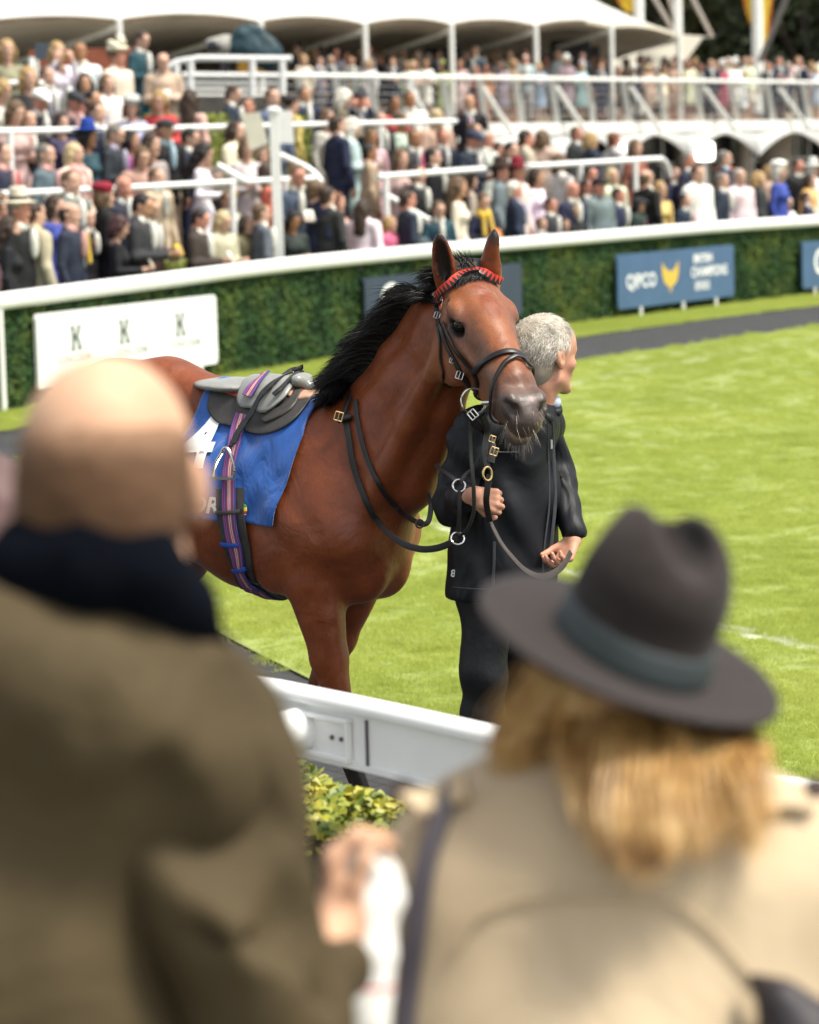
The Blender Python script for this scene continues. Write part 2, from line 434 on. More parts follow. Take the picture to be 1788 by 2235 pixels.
nt.links.new(mixc(nt, 1.0, mixc(nt, 1.0, bk_.outputs[0], r1.outputs[0], 'MULTIPLY'), r2.outputs[0], 'MULTIPLY'), b_.inputs['Base Color']); b_.inputs['Roughness'].default_value = .8
bump(nt, b_, bk_.outputs['Fac'], -.5, .006)
A = curve_pts(0); 
mb = MB(); V = []; 
P0 = [(-12, -3), (12, -3)]
o = sheet('path', [Vector((x, 3.0, 0)) for x in np.linspace(-12, 16, 60)], [Vector((x, float(YC(x))+.2, 0)) for x in np.linspace(-12, 16, 60)], 0.0, M_path)
# lawn: inside of the ring
inner = [(-3.05, 24.2), (-3.2, 21.5), (-2.75, 19), (-1.75, 16.3), (-1.20, 15.2), (-.79, 14.15), (-.47, 13.3), (-.12, 12.4), (.22, 11.75), (.62, 11.15), (1.1, 10.65), (1.8, 10.25), (2.8, 9.9), (4.5, 9.6), (8, 9.5)]
inner = [np.array(p) for p in catmull(inner, 5)]
far_edge = [np.array([x, float(YC(x))-6.4]) for x in np.linspace(16, -2.2, 50)]
poly = [tuple(p) for p in inner]+[(16, 10)]+[tuple(p) for p in far_edge]
def inpoly(x, y, poly):
    x = np.asarray(x); y = np.asarray(y); c = np.zeros(x.shape, bool); j = len(poly)-1
    for i in range(len(poly)):
        xi, yi = poly[i]; xj, yj = poly[j]
        c ^= ((yi > y) != (yj > y)) & (x < (xj-xi)*(y-yi)/((yj-yi) if abs(yj-yi) > 1e-9 else 1e-9)+xi); j = i
    return c
# grass colour, with the sprayed white lines on it
LN = [(Gd(760, 1062), Gd(1010, 1142), .030), (Gd(1010, 1142), Gd(1515, 1330), .032), (Gd(1515, 1330), Gd(1760, 1384), .034),
      (Gd(1200, 812), Gd(1480, 758), .05), (Gd(1480, 758), Gd(1760, 708), .05)]
def grass_mat(name, blade):
    m, nt, b = nodes_of(name)
    geo = N(nt, 'ShaderNodeNewGeometry'); pos = geo.outputs['Position']
    n1 = noise(nt, .45, 3, .5, pos, .1); n2 = noise(nt, 9, 4, .6, pos); n3 = noise(nt, 70 if not blade else 300, 2, .7, pos)
    r1 = ramp(nt, n1.outputs[0], [(.25, (.235, .288, .074)), (.50, (.264, .318, .084)), (.75, (.300, .345, .100))])
    r2 = ramp(nt, n2.outputs[0], [(.30, (.90, .92, .92)), (.70, (1.08, 1.07, 1.05))])
    r3 = ramp(nt, n3.outputs[0], [(.30, (.6, .66, .6)), (.70, (1.35, 1.3, 1.25))])
    c = mixc(nt, 1.0, mixc(nt, 1.0, r1.outputs[0], r2.outputs[0], 'MULTIPLY'), r3.outputs[0], 'MULTIPLY')
    if blade: c = mixc(nt, 1.0, c, (1.75, 1.65, 1.5), 'MULTIPLY')
    if blade:
        oi = N(nt, 'ShaderNodeObjectInfo'); 
        dry = mul(nt, n3.outputs[0], .66, 'GREATER_THAN'); c = mixc(nt, mul(nt, dry, .45), c, (.34, .30, .11))
    tot = None
    for a, q, w in LN:
        d = (q-a); L = d.length; d.normalize(); pn = Vector((-d.y, d.x, 0))
        v1 = N(nt, 'ShaderNodeVectorMath', operation='SUBTRACT'); nt.links.new(pos, v1.inputs[0]); v1.inputs[1].default_value = a
        dp = N(nt, 'ShaderNodeVectorMath', operation='DOT_PRODUCT'); nt.links.new(v1.outputs[0], dp.inputs[0]); dp.inputs[1].default_value = pn
        da = N(nt, 'ShaderNodeVectorMath', operation='DOT_PRODUCT'); nt.links.new(v1.outputs[0], da.inputs[0]); da.inputs[1].default_value = d
        inn = mul(nt, mul(nt, da.outputs['Value'], 0, 'GREATER_THAN'), mul(nt, da.outputs['Value'], L, 'LESS_THAN'))
        k = mul(nt, mul(nt, mul(nt, dp.outputs['Value'], 1, 'ABSOLUTE'), w, 'LESS_THAN'), inn)
        k = mul(nt, k, .75 if w < .04 else .35)
        tot = k if tot is None else mul(nt, tot, k, 'MAXIMUM')
    spk = ramp(nt, n2.outputs[0], [(.30, (.35,)*3), (.6, (1,)*3)])
    c = mixc(nt, mul(nt, tot, spk.outputs[0]), c, (.70, .72, .62))
    nt.links.new(c, b.inputs['Base Color']); b.inputs['Roughness'].default_value = .55; b.inputs['Specular IOR Level'].default_value = .3
    if blade:
        tr = N(nt, 'ShaderNodeBsdfTranslucent'); nt.links.new(c, tr.inputs[0]); mx = N(nt, 'ShaderNodeMixShader'); mx.inputs[0].default_value = .5
        nt.links.new(b.outputs[0], mx.inputs[1]); nt.links.new(tr.outputs[0], mx.inputs[2]); nt.links.new(mx.outputs[0], nt.nodes['Material Output'].inputs[0])
    else: bump(nt, b, n3.outputs[0], .6, .02)
    return m
M_lawn = grass_mat('lawn_turf', False); M_blade = grass_mat('grass_blades', True)
me = bpy.data.meshes.new('lawn'); me.from_pydata([(x, y, .012) for x, y in poly], [], [tuple(range(len(poly)))]); me.update()
link_mesh('lawn', me, M_lawn)['kind'] = 'structure'
sheet('verge', [Vector((p.x, p.y-2.55-.03*i/60, 0)) for i, p in enumerate(curve_pts(0))], curve_pts(.3), .010, M_lawn)
# real blades where the lens is near focus, thinning with distance: clumps instanced on points
def clump(seed, n, R_, h):
    rr = np.random.RandomState(seed); V = []; F = []
    for i in range(n):
        x, y = rr.uniform(-R_, R_, 2); a = rr.uniform(0, 6.28); l = h*rr.uniform(.45, 1.25); w = .0016*rr.uniform(.7, 1.3)*(h/.03)**.6; b = rr.uniform(.2, 1.1)*l; c, s_ = math.cos(a), math.sin(a); a2 = rr.uniform(0, 6.28)
        bx, by = math.cos(a2)*b, math.sin(a2)*b; k = len(V)
        V += [(x-c*w, y-s_*w, 0), (x+c*w, y+s_*w, 0), (x+c*w*.8+bx*.35, y+s_*w*.8+by*.35, l*.6), (x-c*w*.8+bx*.35, y-s_*w*.8+by*.35, l*.6), (x+bx, y+by, l*.95)]
        F += [(k, k+1, k+2, k+3), (k+3, k+2, k+4, k+4)]
    me = bpy.data.meshes.new('grass_clump'); me.from_pydata(V, [], [f if f[2] != f[3] else f[:3] for f in F]); me.update(); me.materials.append(M_blade)
    return me
srcs = []
for i in range(4):
    o = bpy.data.objects.new('grass_clump', clump(20+i, 420, .11, .019)); srcs.append(o)
gcol = bpy.data.collections.new('grass_clumps')
for o in srcs: gcol.objects.link(o)
def scatter(name, pts, scl, col, label, cat, kind='stuff', tilt=0.0, rnd_scale=(.7, 1.3), seed=1):
    me = bpy.data.meshes.new(name); me.vertices.add(len(pts)); me.vertices.foreach_set('co', np.asarray(pts, np.float32).ravel())
    o = link_mesh(name, me); tag(o, label, cat, kind=kind)
    ng = bpy.data.node_groups.new(name, 'GeometryNodeTree'); ng.interface.new_socket('Geometry', in_out='INPUT', socket_type='NodeSocketGeometry'); ng.interface.new_socket('Geometry', in_out='OUTPUT', socket_type='NodeSocketGeometry')
    gi = ng.nodes.new('NodeGroupInput'); go = ng.nodes.new('NodeGroupOutput'); ci = ng.nodes.new('GeometryNodeCollectionInfo'); ci.inputs[0].default_value = col; ci.inputs['Separate Children'].default_value = True
    ip = ng.nodes.new('GeometryNodeInstanceOnPoints'); ip.inputs['Pick Instance'].default_value = True
    rv = ng.nodes.new('FunctionNodeRandomValue'); rv.data_type = 'FLOAT_VECTOR'; rv.inputs[0].default_value = (-tilt, -tilt, 0); rv.inputs[1].default_value = (tilt, tilt, 6.283); rv.inputs['Seed'].default_value = seed
    rsn = ng.nodes.new('FunctionNodeRandomValue'); rsn.data_type = 'FLOAT'; rsn.inputs[2].default_value = rnd_scale[0]*scl; rsn.inputs[3].default_value = rnd_scale[1]*scl; rsn.inputs['Seed'].default_value = seed+5
    L = ng.links.new; L(gi.outputs[0], ip.inputs['Points']); L(ci.outputs[0], ip.inputs['Instance']); L(rv.outputs[0], ip.inputs['Rotation']); L(rsn.outputs[1], ip.inputs['Scale']); L(ip.outputs[0], go.inputs[0])
    md = o.modifiers.new('scatter', 'NODES'); md.node_group = ng; return o
rr = np.random.RandomState(5)
def frustum_pts(n, y0, y1, pad=.25):
    y = rr.uniform(y0, y1, n); w = (894/FPX)*y+pad; x = rr.uniform(-1, 1, n)*w; return x, y
gp_ = []
for y0, y1, dens in ((9.4, 13, 115), (13, 17, 90), (17, 24, 60), (24, 40, 36)):
    area = (y1-y0)*((894/FPX)*(y0+y1)+.5); n = int(area*dens*(.25 if DEV else 1)); x, y = frustum_pts(n, y0, y1); k = inpoly(x, y, poly); gp_.append(np.stack([x[k], y[k], np.full(k.sum(), .010)], 1))
x = np.concatenate([rr.uniform(-5, 8, 3000)]); dy = rr.uniform(-2.5, 0, 3000); gp_.append(np.stack([x, YC(x)+dy, np.full(3000, .01)], 1))
scatter('grass', np.concatenate(gp_), 1.0, gcol, 'short mown green grass blades covering the parade ring lawn', 'grass', tilt=.25)
# fallen leaves and bits on the path are tiny
M_leafb = simple('fallen_leaf', (.30, .24, .08), .7, .3, 30)
V = []; F = []
for i in range(420):
    y = rr.uniform(6.5, 15); x = rr.uniform(-1, 1)*(.141*y+.1); 
    if inpoly(np.array([x]), np.array([y]), poly)[0]: continue
    a = rr.uniform(0, 6.28); s_ = rr.uniform(.004, .014); k = len(V); c, s2 = math.cos(a), math.sin(a)
    for u, v, z in ((-1,0,0),(0,-.45,.3),(1,0,.1),(0,.45,.3)): V.append((x+(c*u-s2*v)*s_, y+(s2*u+c*v)*s_, .004+z*s_))
    F.append((k, k+1, k+2, k+3))
tag(link_mesh('leaf_litter', mesh_np('leaf_litter', V, F, False), M_leafb), 'scattered pale leaf bits lying on the dark rubber path', 'leaf litter', kind='stuff')
# ================================================================== FAR SIDE OF THE RING
M_hedge, nt, b_ = nodes_of('hedge_leaf'); pos = N(nt, 'ShaderNodeNewGeometry').outputs['Position']
n1 = noise(nt, 1.6, 4, .6, pos); n2 = noise(nt, 30, 2, .6, pos)
r1 = ramp(nt, n1.outputs[0], [(.28, (.012, .030, .012)), (.48, (.030, .068, .022)), (.66, (.075, .105, .022)), (.80, (.16, .12, .03))]); r2 = ramp(nt, n2.outputs[0], [(.3, (.6,)*3), (.7, (1.5,)*3)])
nt.links.new(mixc(nt, 1.0, r1.outputs[0], r2.outputs[0], 'MULTIPLY'), b_.inputs['Base Color']); b_.inputs['Roughness'].default_value = .75; b_.inputs['Specular IOR Level'].default_value = .12
def leafy(name, lo_f, hi_f, n, size, m, label, cat, core_m=None, parent=None, seed=1, kind=None, jitter=.05):
    """leaf quads over the faces of a long swept box; lo_f(t)->(front,back,z0,z1) points"""
    rr = np.random.RandomState(seed); V = []; F = []
    for i in range(n):
        p, nr = lo_f(rr); s = size*rr.uniform(.6, 1.4); nr = np.array(nr)+rr.normal(0, .55, 3); nr /= np.linalg.norm(nr)
        a = np.cross(nr, rr.normal(0, 1, 3)); a /= np.linalg.norm(a); b = np.cross(nr, a); p = np.array(p)+nr*rr.uniform(-.5, 1)*jitter; k = len(V)
        V += [p-a*s, p-b*s*.5, p+a*s, p+b*s*.5]; F.append((k, k+1, k+2, k+3))
    return V, F
def hedge_run(name, dy0, dy1, z0, z1, x0, x1, n, size, m, label, seed=1, cat='hedge', curve=YC):
    X = np.linspace(x0, x1, 80)
    mb = MB(); n_ = len(X)
    rrs = np.random.RandomState(seed)
    V = []; 
    for x in X:
        y = float(curve(x)); j = rrs.uniform(-.03, .03, 4)
        V += [(x, y+dy0+.05+j[0], z0), (x, y+dy0+.06+j[1], z1-.05+j[2]*.5), (x, y+dy1-.05, z1-.05+j[3]*.5), (x, y+dy1-.05, z0)]
    F = []
    for i in range(n_-1):
        for j in range(3): F.append((i*4+j, (i+1)*4+j, (i+1)*4+j+1, i*4+j+1))
    root = empty(name, (0, 0, 0), 0, label, cat)
    link_mesh('stems', mesh_np('stems', V, F, True), M_hcore, root)
    Lf = z1-z0; Lt = dy1-dy0
    def smp(rr):
        # denser nearer the camera
        x = x0+(x1-x0)*rr.uniform(0, 1)**1.25; y = float(np.polyval(_cf, x)) if (curve is YC and x > -5) else float(curve(x))
        if rr.uniform() < Lf*1.4/(Lf*1.4+Lt): return (x, y+dy0, z0+Lf*rr.uniform()), (.5, -.8, .25)
        return (x, y+dy0+Lt*rr.uniform(), z1), (0, -.1, 1)
    V, F = leafy(name, smp, None, n, size, m, label, cat, seed=seed)
    link_mesh('leaves', mesh_np('leaves', V, F, False), m, root)
    return root
M_hcore = simple('hedge_core', (.010, .020, .008), .9, .4, 12, .6, 20, bdist=.05)
hedge_run('hedge', 0.0, .75, 0, 1.06, -7, 15, 90000 if not DEV else 20000, .034, M_hedge, 'long dark green clipped hedge behind the advertising boards under the far white rail')
# far rail: fat rounded white bar on posts in front of the hedge
rl_px = [(-420, 705), (-200, 668), (-60, 648), (0, 638), (150, 617), (300, 597), (600, 557), (900, 527), (1200, 502), (1500, 477), (1725, 463), (1900, 449)]
rp = []
for x, y in rl_px:
    d = ray(x*DS, y*DS); 
    best = min(np.linspace(20, 75, 1101), key=lambda Y: abs(float(YC(d.x*Y/d.y))-.12-Y)); rp.append(Wd(x, y, best))
zr = 1.15
rp = [Vector((p.x, p.y, p.z*.8+zr*.2)) for p in rp]
rail = empty('rail_fence', (0, 0, 0), 0, 'long white rounded rail running in front of the far hedge', 'fence')
mb = MB(); pr = [(.045*math.cos(a)*1.0, .085*math.sin(a)) for a in [2*math.pi*i/16 for i in range(16)]]
mb.sweep(catmull([tuple(p) for p in rp], 6), pr); mb.build('top_rail', M_white, rail, True)
for x, o_ in ((-6.0, .2), (-3.93, -.13), (-1, .25), (1.9, .25), (5.2, .25), (9.0, .25), (13.0, .25)):
    y = float(YC(x))+o_; mb = MB(); mb.tube([(x, y, 0), (x, y, 1.1)], .035, 10); mb.build('post', M_white, rail, True)
# advertising boards
def board(name, c, label, m, parts, th=.04, legs=()):
    """c: top-left, top-right, bottom-left, bottom-right display pixels"""
    def foot(x, dy=-.20):
        best = min(np.linspace(20, 75, 2201), key=lambda Y: abs(float(YC(ray(x*DS, 700).x*Y/ray(x*DS, 700).y))+dy-Y)); return best
    Yl = foot((c[0][0]+c[2][0])/2); Yr = foot((c[1][0]+c[3][0])/2)
    TL, TR, BL, BR_ = Wd(*c[0], Yl), Wd(*c[1], Yr), Wd(*c[2], Yl), Wd(*c[3], Yr)
    xa = (TL+BL)/2; xb = (TR+BR_)/2; ax_ = (xb-xa); ax_.z = 0; L = ax_.length; ax_.normalize(); zc = ((TL.z+BL.z)/2+(TR.z+BR_.z)/2)/2; H = ((TL.z-BL.z)+(TR.z-BR_.z))/2
    cen = (xa+xb)/2; cen.z = zc; rz = math.atan2(ax_.y, ax_.x)
    root = empty(name, (cen.x, cen.y, 0), rz, label, 'sign'); r = .055; P = []
    for cx, cy, a0 in ((L/2-r, H/2-r, 0), (-L/2+r, H/2-r, 90), (-L/2+r, -H/2+r, 180), (L/2-r, -H/2+r, 270)):
        for k in range(6): a = R(a0+18*k); P.append((cx+r*math.cos(a), cy+r*math.sin(a)))
    n = len(P); V = [(x, -th/2, zc+z) for x, z in P]+[(x, th/2, zc+z) for x, z in P]; F = [tuple(range(n)), tuple(reversed(range(n, 2*n)))]+[(i, n+i, n+(i+1) % n, (i+1) % n) for i in range(n)]
    mb = MB(); mb.add(V, F); mb.build('panel', m, root)
    for u in legs: mb = MB(); mb.tube([(u*L/2, .0, 0), (u*L/2, .0, zc-H/2+.01)], .03, 10); mb.build('post', M_white, root, True)
    for nm, s, u, v, sz, mm, kw in parts:
        me = text_mesh(s, sz*H, kw.get('shear', 0), kw.get('bold', 0)*H) if s else kw['mesh'](H)
        o = link_mesh(nm, me, mm, root); o.location = (u*L/2, -th/2-.003, zc+v*H/2); o.rotation_euler = (R(90), 0, 0); o.scale = (kw.get('sx', 1), 1, 1)
    return root, L, H
M_bw = simple('white_board', (.80, .82, .80), .5, .03, 5); M_bb = simple('blue_board', (.055, .115, .215), .45, .12, 3); M_bd = simple('slate_board', (.032, .048, .075), .45, .12, 3)
M_gk = simple('grey_green_print', (.09, .12, .10), .5, .1); M_gp = simple('pale_grey_print', (.38, .40, .39), .5, .1); M_gold = simple('gold_print', (.62, .42, .06), .45, .1)
def text_mesh(s, size, font_shear=0, bold=0.0):
    cu = bpy.data.curves.new('t', 'FONT'); cu.body = s; cu.size = size; cu.shear = font_shear; cu.offset = bold; cu.resolution_u = 3
    cu.align_x = 'CENTER'; cu.align_y = 'CENTER'
    o = bpy.data.objects.new('t', cu); COL.objects.link(o); dg = bpy.context.evaluated_depsgraph_get()
    me = bpy.data.meshes.new_from_object(o.evaluated_get(dg)); bpy.data.objects.remove(o); return me
def kmark(H):
    mb = MB(); h = .15*H
    def bar(pts, w):
        for a, b in zip(pts[:-1], pts[1:]):
            d = Vector((b[0]-a[0], b[1]-a[1], 0)); n_ = Vector((-d.y, d.x, 0)).normalized()*w
            mb.add([(a[0]-n_.x, a[1]-n_.y, 0), (b[0]-n_.x, b[1]-n_.y, 0), (b[0]+n_.x, b[1]+n_.y, 0), (a[0]+n_.x, a[1]+n_.y, 0)], [(0,1,2,3)])
    w = .032*H
    bar([(-.55*h, h), (-.5*h, 0), (-.55*h, -h)], w); bar([(-.9*h, h), (-.3*h, h*.92)], w*.7); bar([(-.9*h, -h), (-.3*h, -h)], w*.7)
    bar([(.45*h, h), (.25*h, .35*h), (-.45*h, -.05*h)], w); bar([(0, .1*h), (.4*h, -.45*h), (.45*h, -h)], w); bar([(.2*h, h), (.75*h, h)], w*.7); bar([(.2*h, -h), (.85*h, -h*.9)], w*.7)
    me = bpy.data.meshes.new('mark'); me.from_pydata(mb.v, [], mb.f); return me
def wing(H):
    P = [(-.34, .30), (-.20, .17), (-.04, .10), (.04, .10), (.20, .17), (.34, .30), (.33, .06), (.26, -.10), (.14, -.17), (.06, -.20), (.0, -.34), (-.06, -.20), (-.14, -.17), (-.26, -.10), (-.33, .06)]
    me = bpy.data.meshes.new('wing'); me.from_pydata([(x*H*.95, y*H*.95, 0) for x, y in P], [], [(0,1,14), (1,13,14), (1,2,12,13), (2,3,8,9,11,12), (3,4,7,8), (4,5,6), (4,6,7), (9,10,11)]); return me
board('sign_board', ((72,665),(450,618),(80,822),(458,765)), 'white sign board with three monogram marks and faint lettering on the far hedge', M_bw,
    [('mark', None, u, .26, 1, M_gk, dict(mesh=kmark)) for u in (-.60, -.08, .56)]+[('lettering', 'KINCSEM', u, -.30, .16, M_gp, dict(sx=1.25, bold=.002)) for u in (-.62, .0, .62)], legs=(-.8, .8))
board('sign_board', ((1295,540),(1540,512),(1303,655),(1547,620)), 'blue sign board with a gold winged emblem and white lettering', M_bb,
    [('lettering', 'QIPCO', -.62, -.05, .36, M_wht0 if 0 else M_bw, dict(bold=.006, sx=1.0)), ('emblem', None, -.13, .02, 1, M_gold, dict(mesh=wing)),
     ('lettering', 'BRITISH', .44, .58, .22, M_bw, dict(bold=.007)), ('lettering', 'CHAMPIONS', .55, .06, .27, M_bw, dict(bold=.006, sx=.95)), ('lettering', 'SERIES', .42, -.46, .22, M_bw, dict(bold=.003))], legs=(-.62, .10, .68))
board('sign_board', ((1685,512),(1940,488),(1692,612),(1946,580)), 'blue sign board cut off by the right edge of the picture', M_bb, [('lettering', 'C', -.72, .05, .80, M_bw, dict(bold=.012)), ('lettering', 'HAMPIONS', .18, .05, .55, M_bw, dict(bold=.01, sx=.7))], legs=(-.8, 0, .8))
board('sign_board', ((765,583),(1095,556),(768,702),(1098,668)), 'slate blue sign board half hidden behind the horse head', M_bd, [('lettering', 'C', -.72, .0, .95, M_bw, dict(bold=.012)), ('lettering', 'HAMPIONS', .18, .0, .55, M_bw, dict(bold=.01, sx=.7))], legs=(-.95, .0, .8))
# ------------------------------------------------------------------ terraces
def zcap(X): return np.interp(X, [-4, -2.0, 1.0, 4.0, 8], [2.35, 2.35, 1.7, .9, .35])
def ZT(X, Y):
    t = Y-YC(X)-1.0; k = np.floor(np.maximum(t, 0)/1.05)*.21+.15
    return np.minimum(k, zcap(X))
M_conc = simple('terrace_concrete', (.085, .080, .070), .9, .3, 3, .4, 20)
xs = np.linspace(-12, 22, 90); V = []; F = []
levels = [(.75, 0.0)]
for k in range(12):
    t0 = 1.0+1.05*k-(.25 if k == 0 else 0); levels += [(t0, .15+.21*(k-1) if k else 0.0), (t0, .15+.21*k)]
levels += [(60, 2.46)]
for x in xs:
    for dy, z in levels:
        V.append((x, float(YC(x))+dy, min(z, float(zcap(x)))))
m_ = len(levels)
for i in range(len(xs)-1):
    for j in range(m_-1): F.append((i*m_+j, (i+1)*m_+j, (i+1)*m_+j+1, i*m_+j+1))
o = link_mesh('terrace_steps', mesh_np('terrace_steps', V, F, False), M_conc); o['kind'] = 'structure'
M_hedge2 = simple('yellow_green_hedge_leaf', (.16, .19, .022), .55, .45, 3)
def z_under(x, dy): return float(ZT(np.array(x), YC(x)+dy))
M_hc = M_hcore
hedge_run('hedge', 2.0, 2.5, .2, 1.22, -3.2, 3.2, 16000, .035, M_hedge2, 'low yellow green clipped hedge just behind the front row of spectators', seed=5)
hedge_run('hedge', 8.2, 8.9, 2.3, 2.95, -3.3, -.2, 9000, .04, M_hedge2, 'short clipped green hedge high on the terrace below the camera platform', seed=6)
# ------------------------------------------------------------------ handrails on the terraces
def depth_at(px, py, z_of=None, dy=None):
    d = ray(px*DS, py*DS); Y = np.linspace(20, 90, 3501); X = d.x*Y/d.y; return float(Y[np.argmin(np.abs(YC(X)+dy-Y))])
def handrail(name, label, runs, posts=(), r=.038):
    root = empty(name, (0, 0, 0), 0, label, 'railing')
    for run in runs:
        P = [Wd(x, y, depth_at(x, y, dy=dy)) for x, y, dy in run]; mb = MB(); mb.tube(catmull([tuple(p) for p in P], 5) if len(P) > 2 else P, r, 10); mb.build('bar', M_white, root, True)
    for x, y, dy, z in posts:
        p = Wd(x, y, depth_at(x, y, dy=dy)); mb = MB(); mb.tube([p, (p.x, p.y, z)], r, 10); mb.build('post', M_white, root, True)
    return root
handrail('handrail', 'long white handrail across the terrace behind the front row on the left', [[(-40, 410, 2.6), (100, 404, 2.6), (400, 388, 2.6), (560, 380, 2.6), (660, 375, 2.6)]], [(98, 404, 2.6, .3), (488, 384, 2.6, .3), (600, 378, 2.6, .3)])
handrail('handrail', 'white handrail crossing the upper left terrace', [[(-40, 277, 5.6), (300, 271, 5.6), (620, 263, 5.6), (960, 255, 5.6)]], [(20, 276, 5.6, 1.0), (800, 258, 5.6, 1.0)])
handrail('handrail', 'short white handrail at the top left edge of the terrace', [[(8, 175, 9.0), (88, 175, 9.0)], [(66, 120, 9.2), (66, 178, 9.2)]], [(60, 175, 9.0, 2.3)])
handrail('handrail', 'white handrail across the right terrace ending in a bent down pipe', [[(795, 372, 2.4), (1000, 357, 2.4), (1200, 345, 2.4), (1370, 335, 2.4), (1395, 336, 2.4), (1405, 350, 2.4), (1412, 372, 2.4)]], [(812, 372, 2.4, .3), (1222, 344, 2.4, .3), (1338, 337, 2.4, .3)], r=.042)
handrail('handrail', 'sloping white stair rail beside the tall white post', [[(458, 347, 3.0), (520, 383, 2.3)], [(588, 325, 3.4), (650, 355, 2.8), (678, 384, 2.4)], [(650, 418, 2.0), (728, 470, 1.3)]])
handrail('handrail', 'sloping white stair rail in the middle of the crowd', [[(800, 403, 2.6), (838, 424, 2.2)], [(868, 443, 1.8), (904, 464, 1.4)]])
# tall post
p0 = Wd(590, 560, depth_at(590, 560, dy=.9)); pt = Wd(577, 235, p0.y)
root = tag(empty('tall_post', (p0.x, p0.y, 0), 0), 'tall square white post rising from behind the far rail', 'post')
mb = MB(); mb.sweep([(0, 0, 0), (pt.x-p0.x, 0, pt.z)], [(-.055,-.055),(.055,-.055),(.055,.055),(-.055,.055)], up=(0, 1, 0)); mb.build('shaft', M_white, root)
mb = MB(); mb.lathe([(.09, 0), (.09, .03), (.02, .06)], (pt.x-p0.x, 0, pt.z), 8); mb.build('cap', M_white, root)
M_cream = simple('cream_panel', (.66, .64, .52), .8, .08, 6)
def slab(name, pts, Y, th, m, label, cat):
    A = [Wd(x, y, Y) for x, y in pts]; mb = MB(); n = len(A); mb.add([tuple(p) for p in A]+[(p.x, p.y+th, p.z) for p in A], [tuple(range(n)), tuple(reversed(range(n, 2*n)))]+[(i, (i+1) % n, n+(i+1) % n, n+i) for i in range(n)])
    o = mb.build(name, m, None, bevel=.01); return tag(o, label, cat)
Yp = depth_at(550, 300, dy=2.9)
slab('notice_panel', [(510,242),(545,237),(562,300),(528,315)], Yp, .05, M_cream, 'tilted cream panel held up beside the tall white post', 'panel')
slab('notice_panel', [(585,236),(612,234),(618,300),(590,300)], Yp+.3, .05, M_white, 'upright white panel just right of the tall white post', 'panel')
# ------------------------------------------------------------------ deck with balustrade, canopy and awnings
def DL(px): # deck edge depth at display px
    k = (px-862)/6109.0; return 64/(1-1.6*k)
def D_(x, y, dd=0): return Wd(x, y, DL(x)+dd)
ZF = 3.0
deckx = [620, 700, 800, 900, 1000, 1100, 1200, 1300, 1400, 1500, 1600, 1700, 1800, 1900]
def dedge(px, z, dd=0.0):
    Y = DL(px)+dd; return Vector(((px-862)/6109.0*Y, Y, z))
M_dw = simple('off_white_paint', (.78, .78, .73), .5, .08, 4)
deck = empty('deck', (0, 0, 0), 0, 'raised viewing deck with white leaning balustrade behind the crowd', 'deck')
M_floor = simple('deck_floor', (.16, .15, .13), .8, .2, 3)
V = []; F = []
dx_all = [-300]+deckx
for px in dx_all: V += [tuple(dedge(px, ZF)), tuple(dedge(px, ZF, 30))]
for i in range(len(dx_all)-1): F.append((2*i, 2*i+2, 2*i+3, 2*i+1))
link_mesh('floor', mesh_np('floor', V, F, False), M_floor, deck)
mb = MB(); mb.sweep([dedge(px, ZF-.14, -.02) for px in dx_all], [(-.12,-.14),(.12,-.14),(.12,.14),(-.12,.14)]); mb.build('edge_beam', M_dw, deck)
mb = MB(); mb.tube([dedge(px, ZF+1.02, -.45) for px in deckx], .055, 8); mb.build('top_rail', M_dw, deck, True)
for i in range(30):
    px = 655+i*75; 
    if px > 1850: break
    a = dedge(px+14, ZF-.1, -.1); b = dedge(px, ZF+1.02, -.45); mb = MB(); mb.sweep([a, b], [(-.035,-.07),(.035,-.07),(.035,.07),(-.035,.07)], up=(1, 0, 0)); mb.build('post', M_dw, deck)
M_wire = simple('rail_wire', (.30, .30, .29), .4, .1)
for k in range(5):
    mb = MB(); mb.tube([dedge(px, ZF+.18+.16*k, -.16-.055*k) for px in deckx], .012, 5); mb.build('wire', M_wire, deck, True)
for px in range(880, 1850, 155):
    mb = MB(); mb.tube([dedge(px, ZF+.85, -.40), dedge(px+62, ZF-.25, -1.0)], .060, 8); mb.build('brace', M_dw, deck, True)
# ground floor behind: wall with columns, dark openings, glazing
bld = empty('pavilion', (0, 0, 0), 0, 'ground floor pavilion with pale columns and dark glazed openings under the deck', 'building')
M_wall = simple('pale_render', (.36, .31, .25), .9, .12, 2, .2, 20); M_dark = simple('dark_glass', (.020, .022, .026), .2, .3, 3)
mb = MB(); mb.sweep([dedge(px, 1.6, 3.5) for px in deckx], [(-.1,-1.7),(.1,-1.7),(.1,1.65),(-.1,1.65)]); mb.build('wall', M_dark, bld)
mb = MB(); mb.sweep([dedge(px, 2.85, 3.2) for px in deckx], [(-.15,-.25),(.15,-.25),(.15,.35),(-.15,.35)]); mb.build('lintel', M_wall, bld)
for px, w in ((1080,.22),(1205,.22),(1330,.22),(1470,.5),(1580,.22),(1645,.5),(1760,.3)):
    a = dedge(px, 0, 2.6); mb = MB(); mb.tube([a, (a.x, a.y, 2.95)], w, 14); mb.build('column', M_wall, bld, True)
for px in (1410, 1440, 1600, 1622, 1690, 1716):
    a = dedge(px, 0, 3.3); mb = MB(); mb.box((a.x-.04, a.y-.04, .2), (a.x+.04, a.y, 2.6)); mb.build('window_frame', M_dw, bld)
for px in (1400, 1590, 1680):
    a = dedge(px, 1.9, 3.28); b = dedge(px+55, 1.9, 3.28); mb = MB(); mb.tube([a, b], .035, 6); mb.build('window_frame', M_dw, bld, True)
M_fabric, nt, b_ = nodes_of('white_canopy_fabric'); b_.inputs['Base Color'].default_value = (.80, .81, .78, 1); b_.inputs['Roughness'].default_value = .6
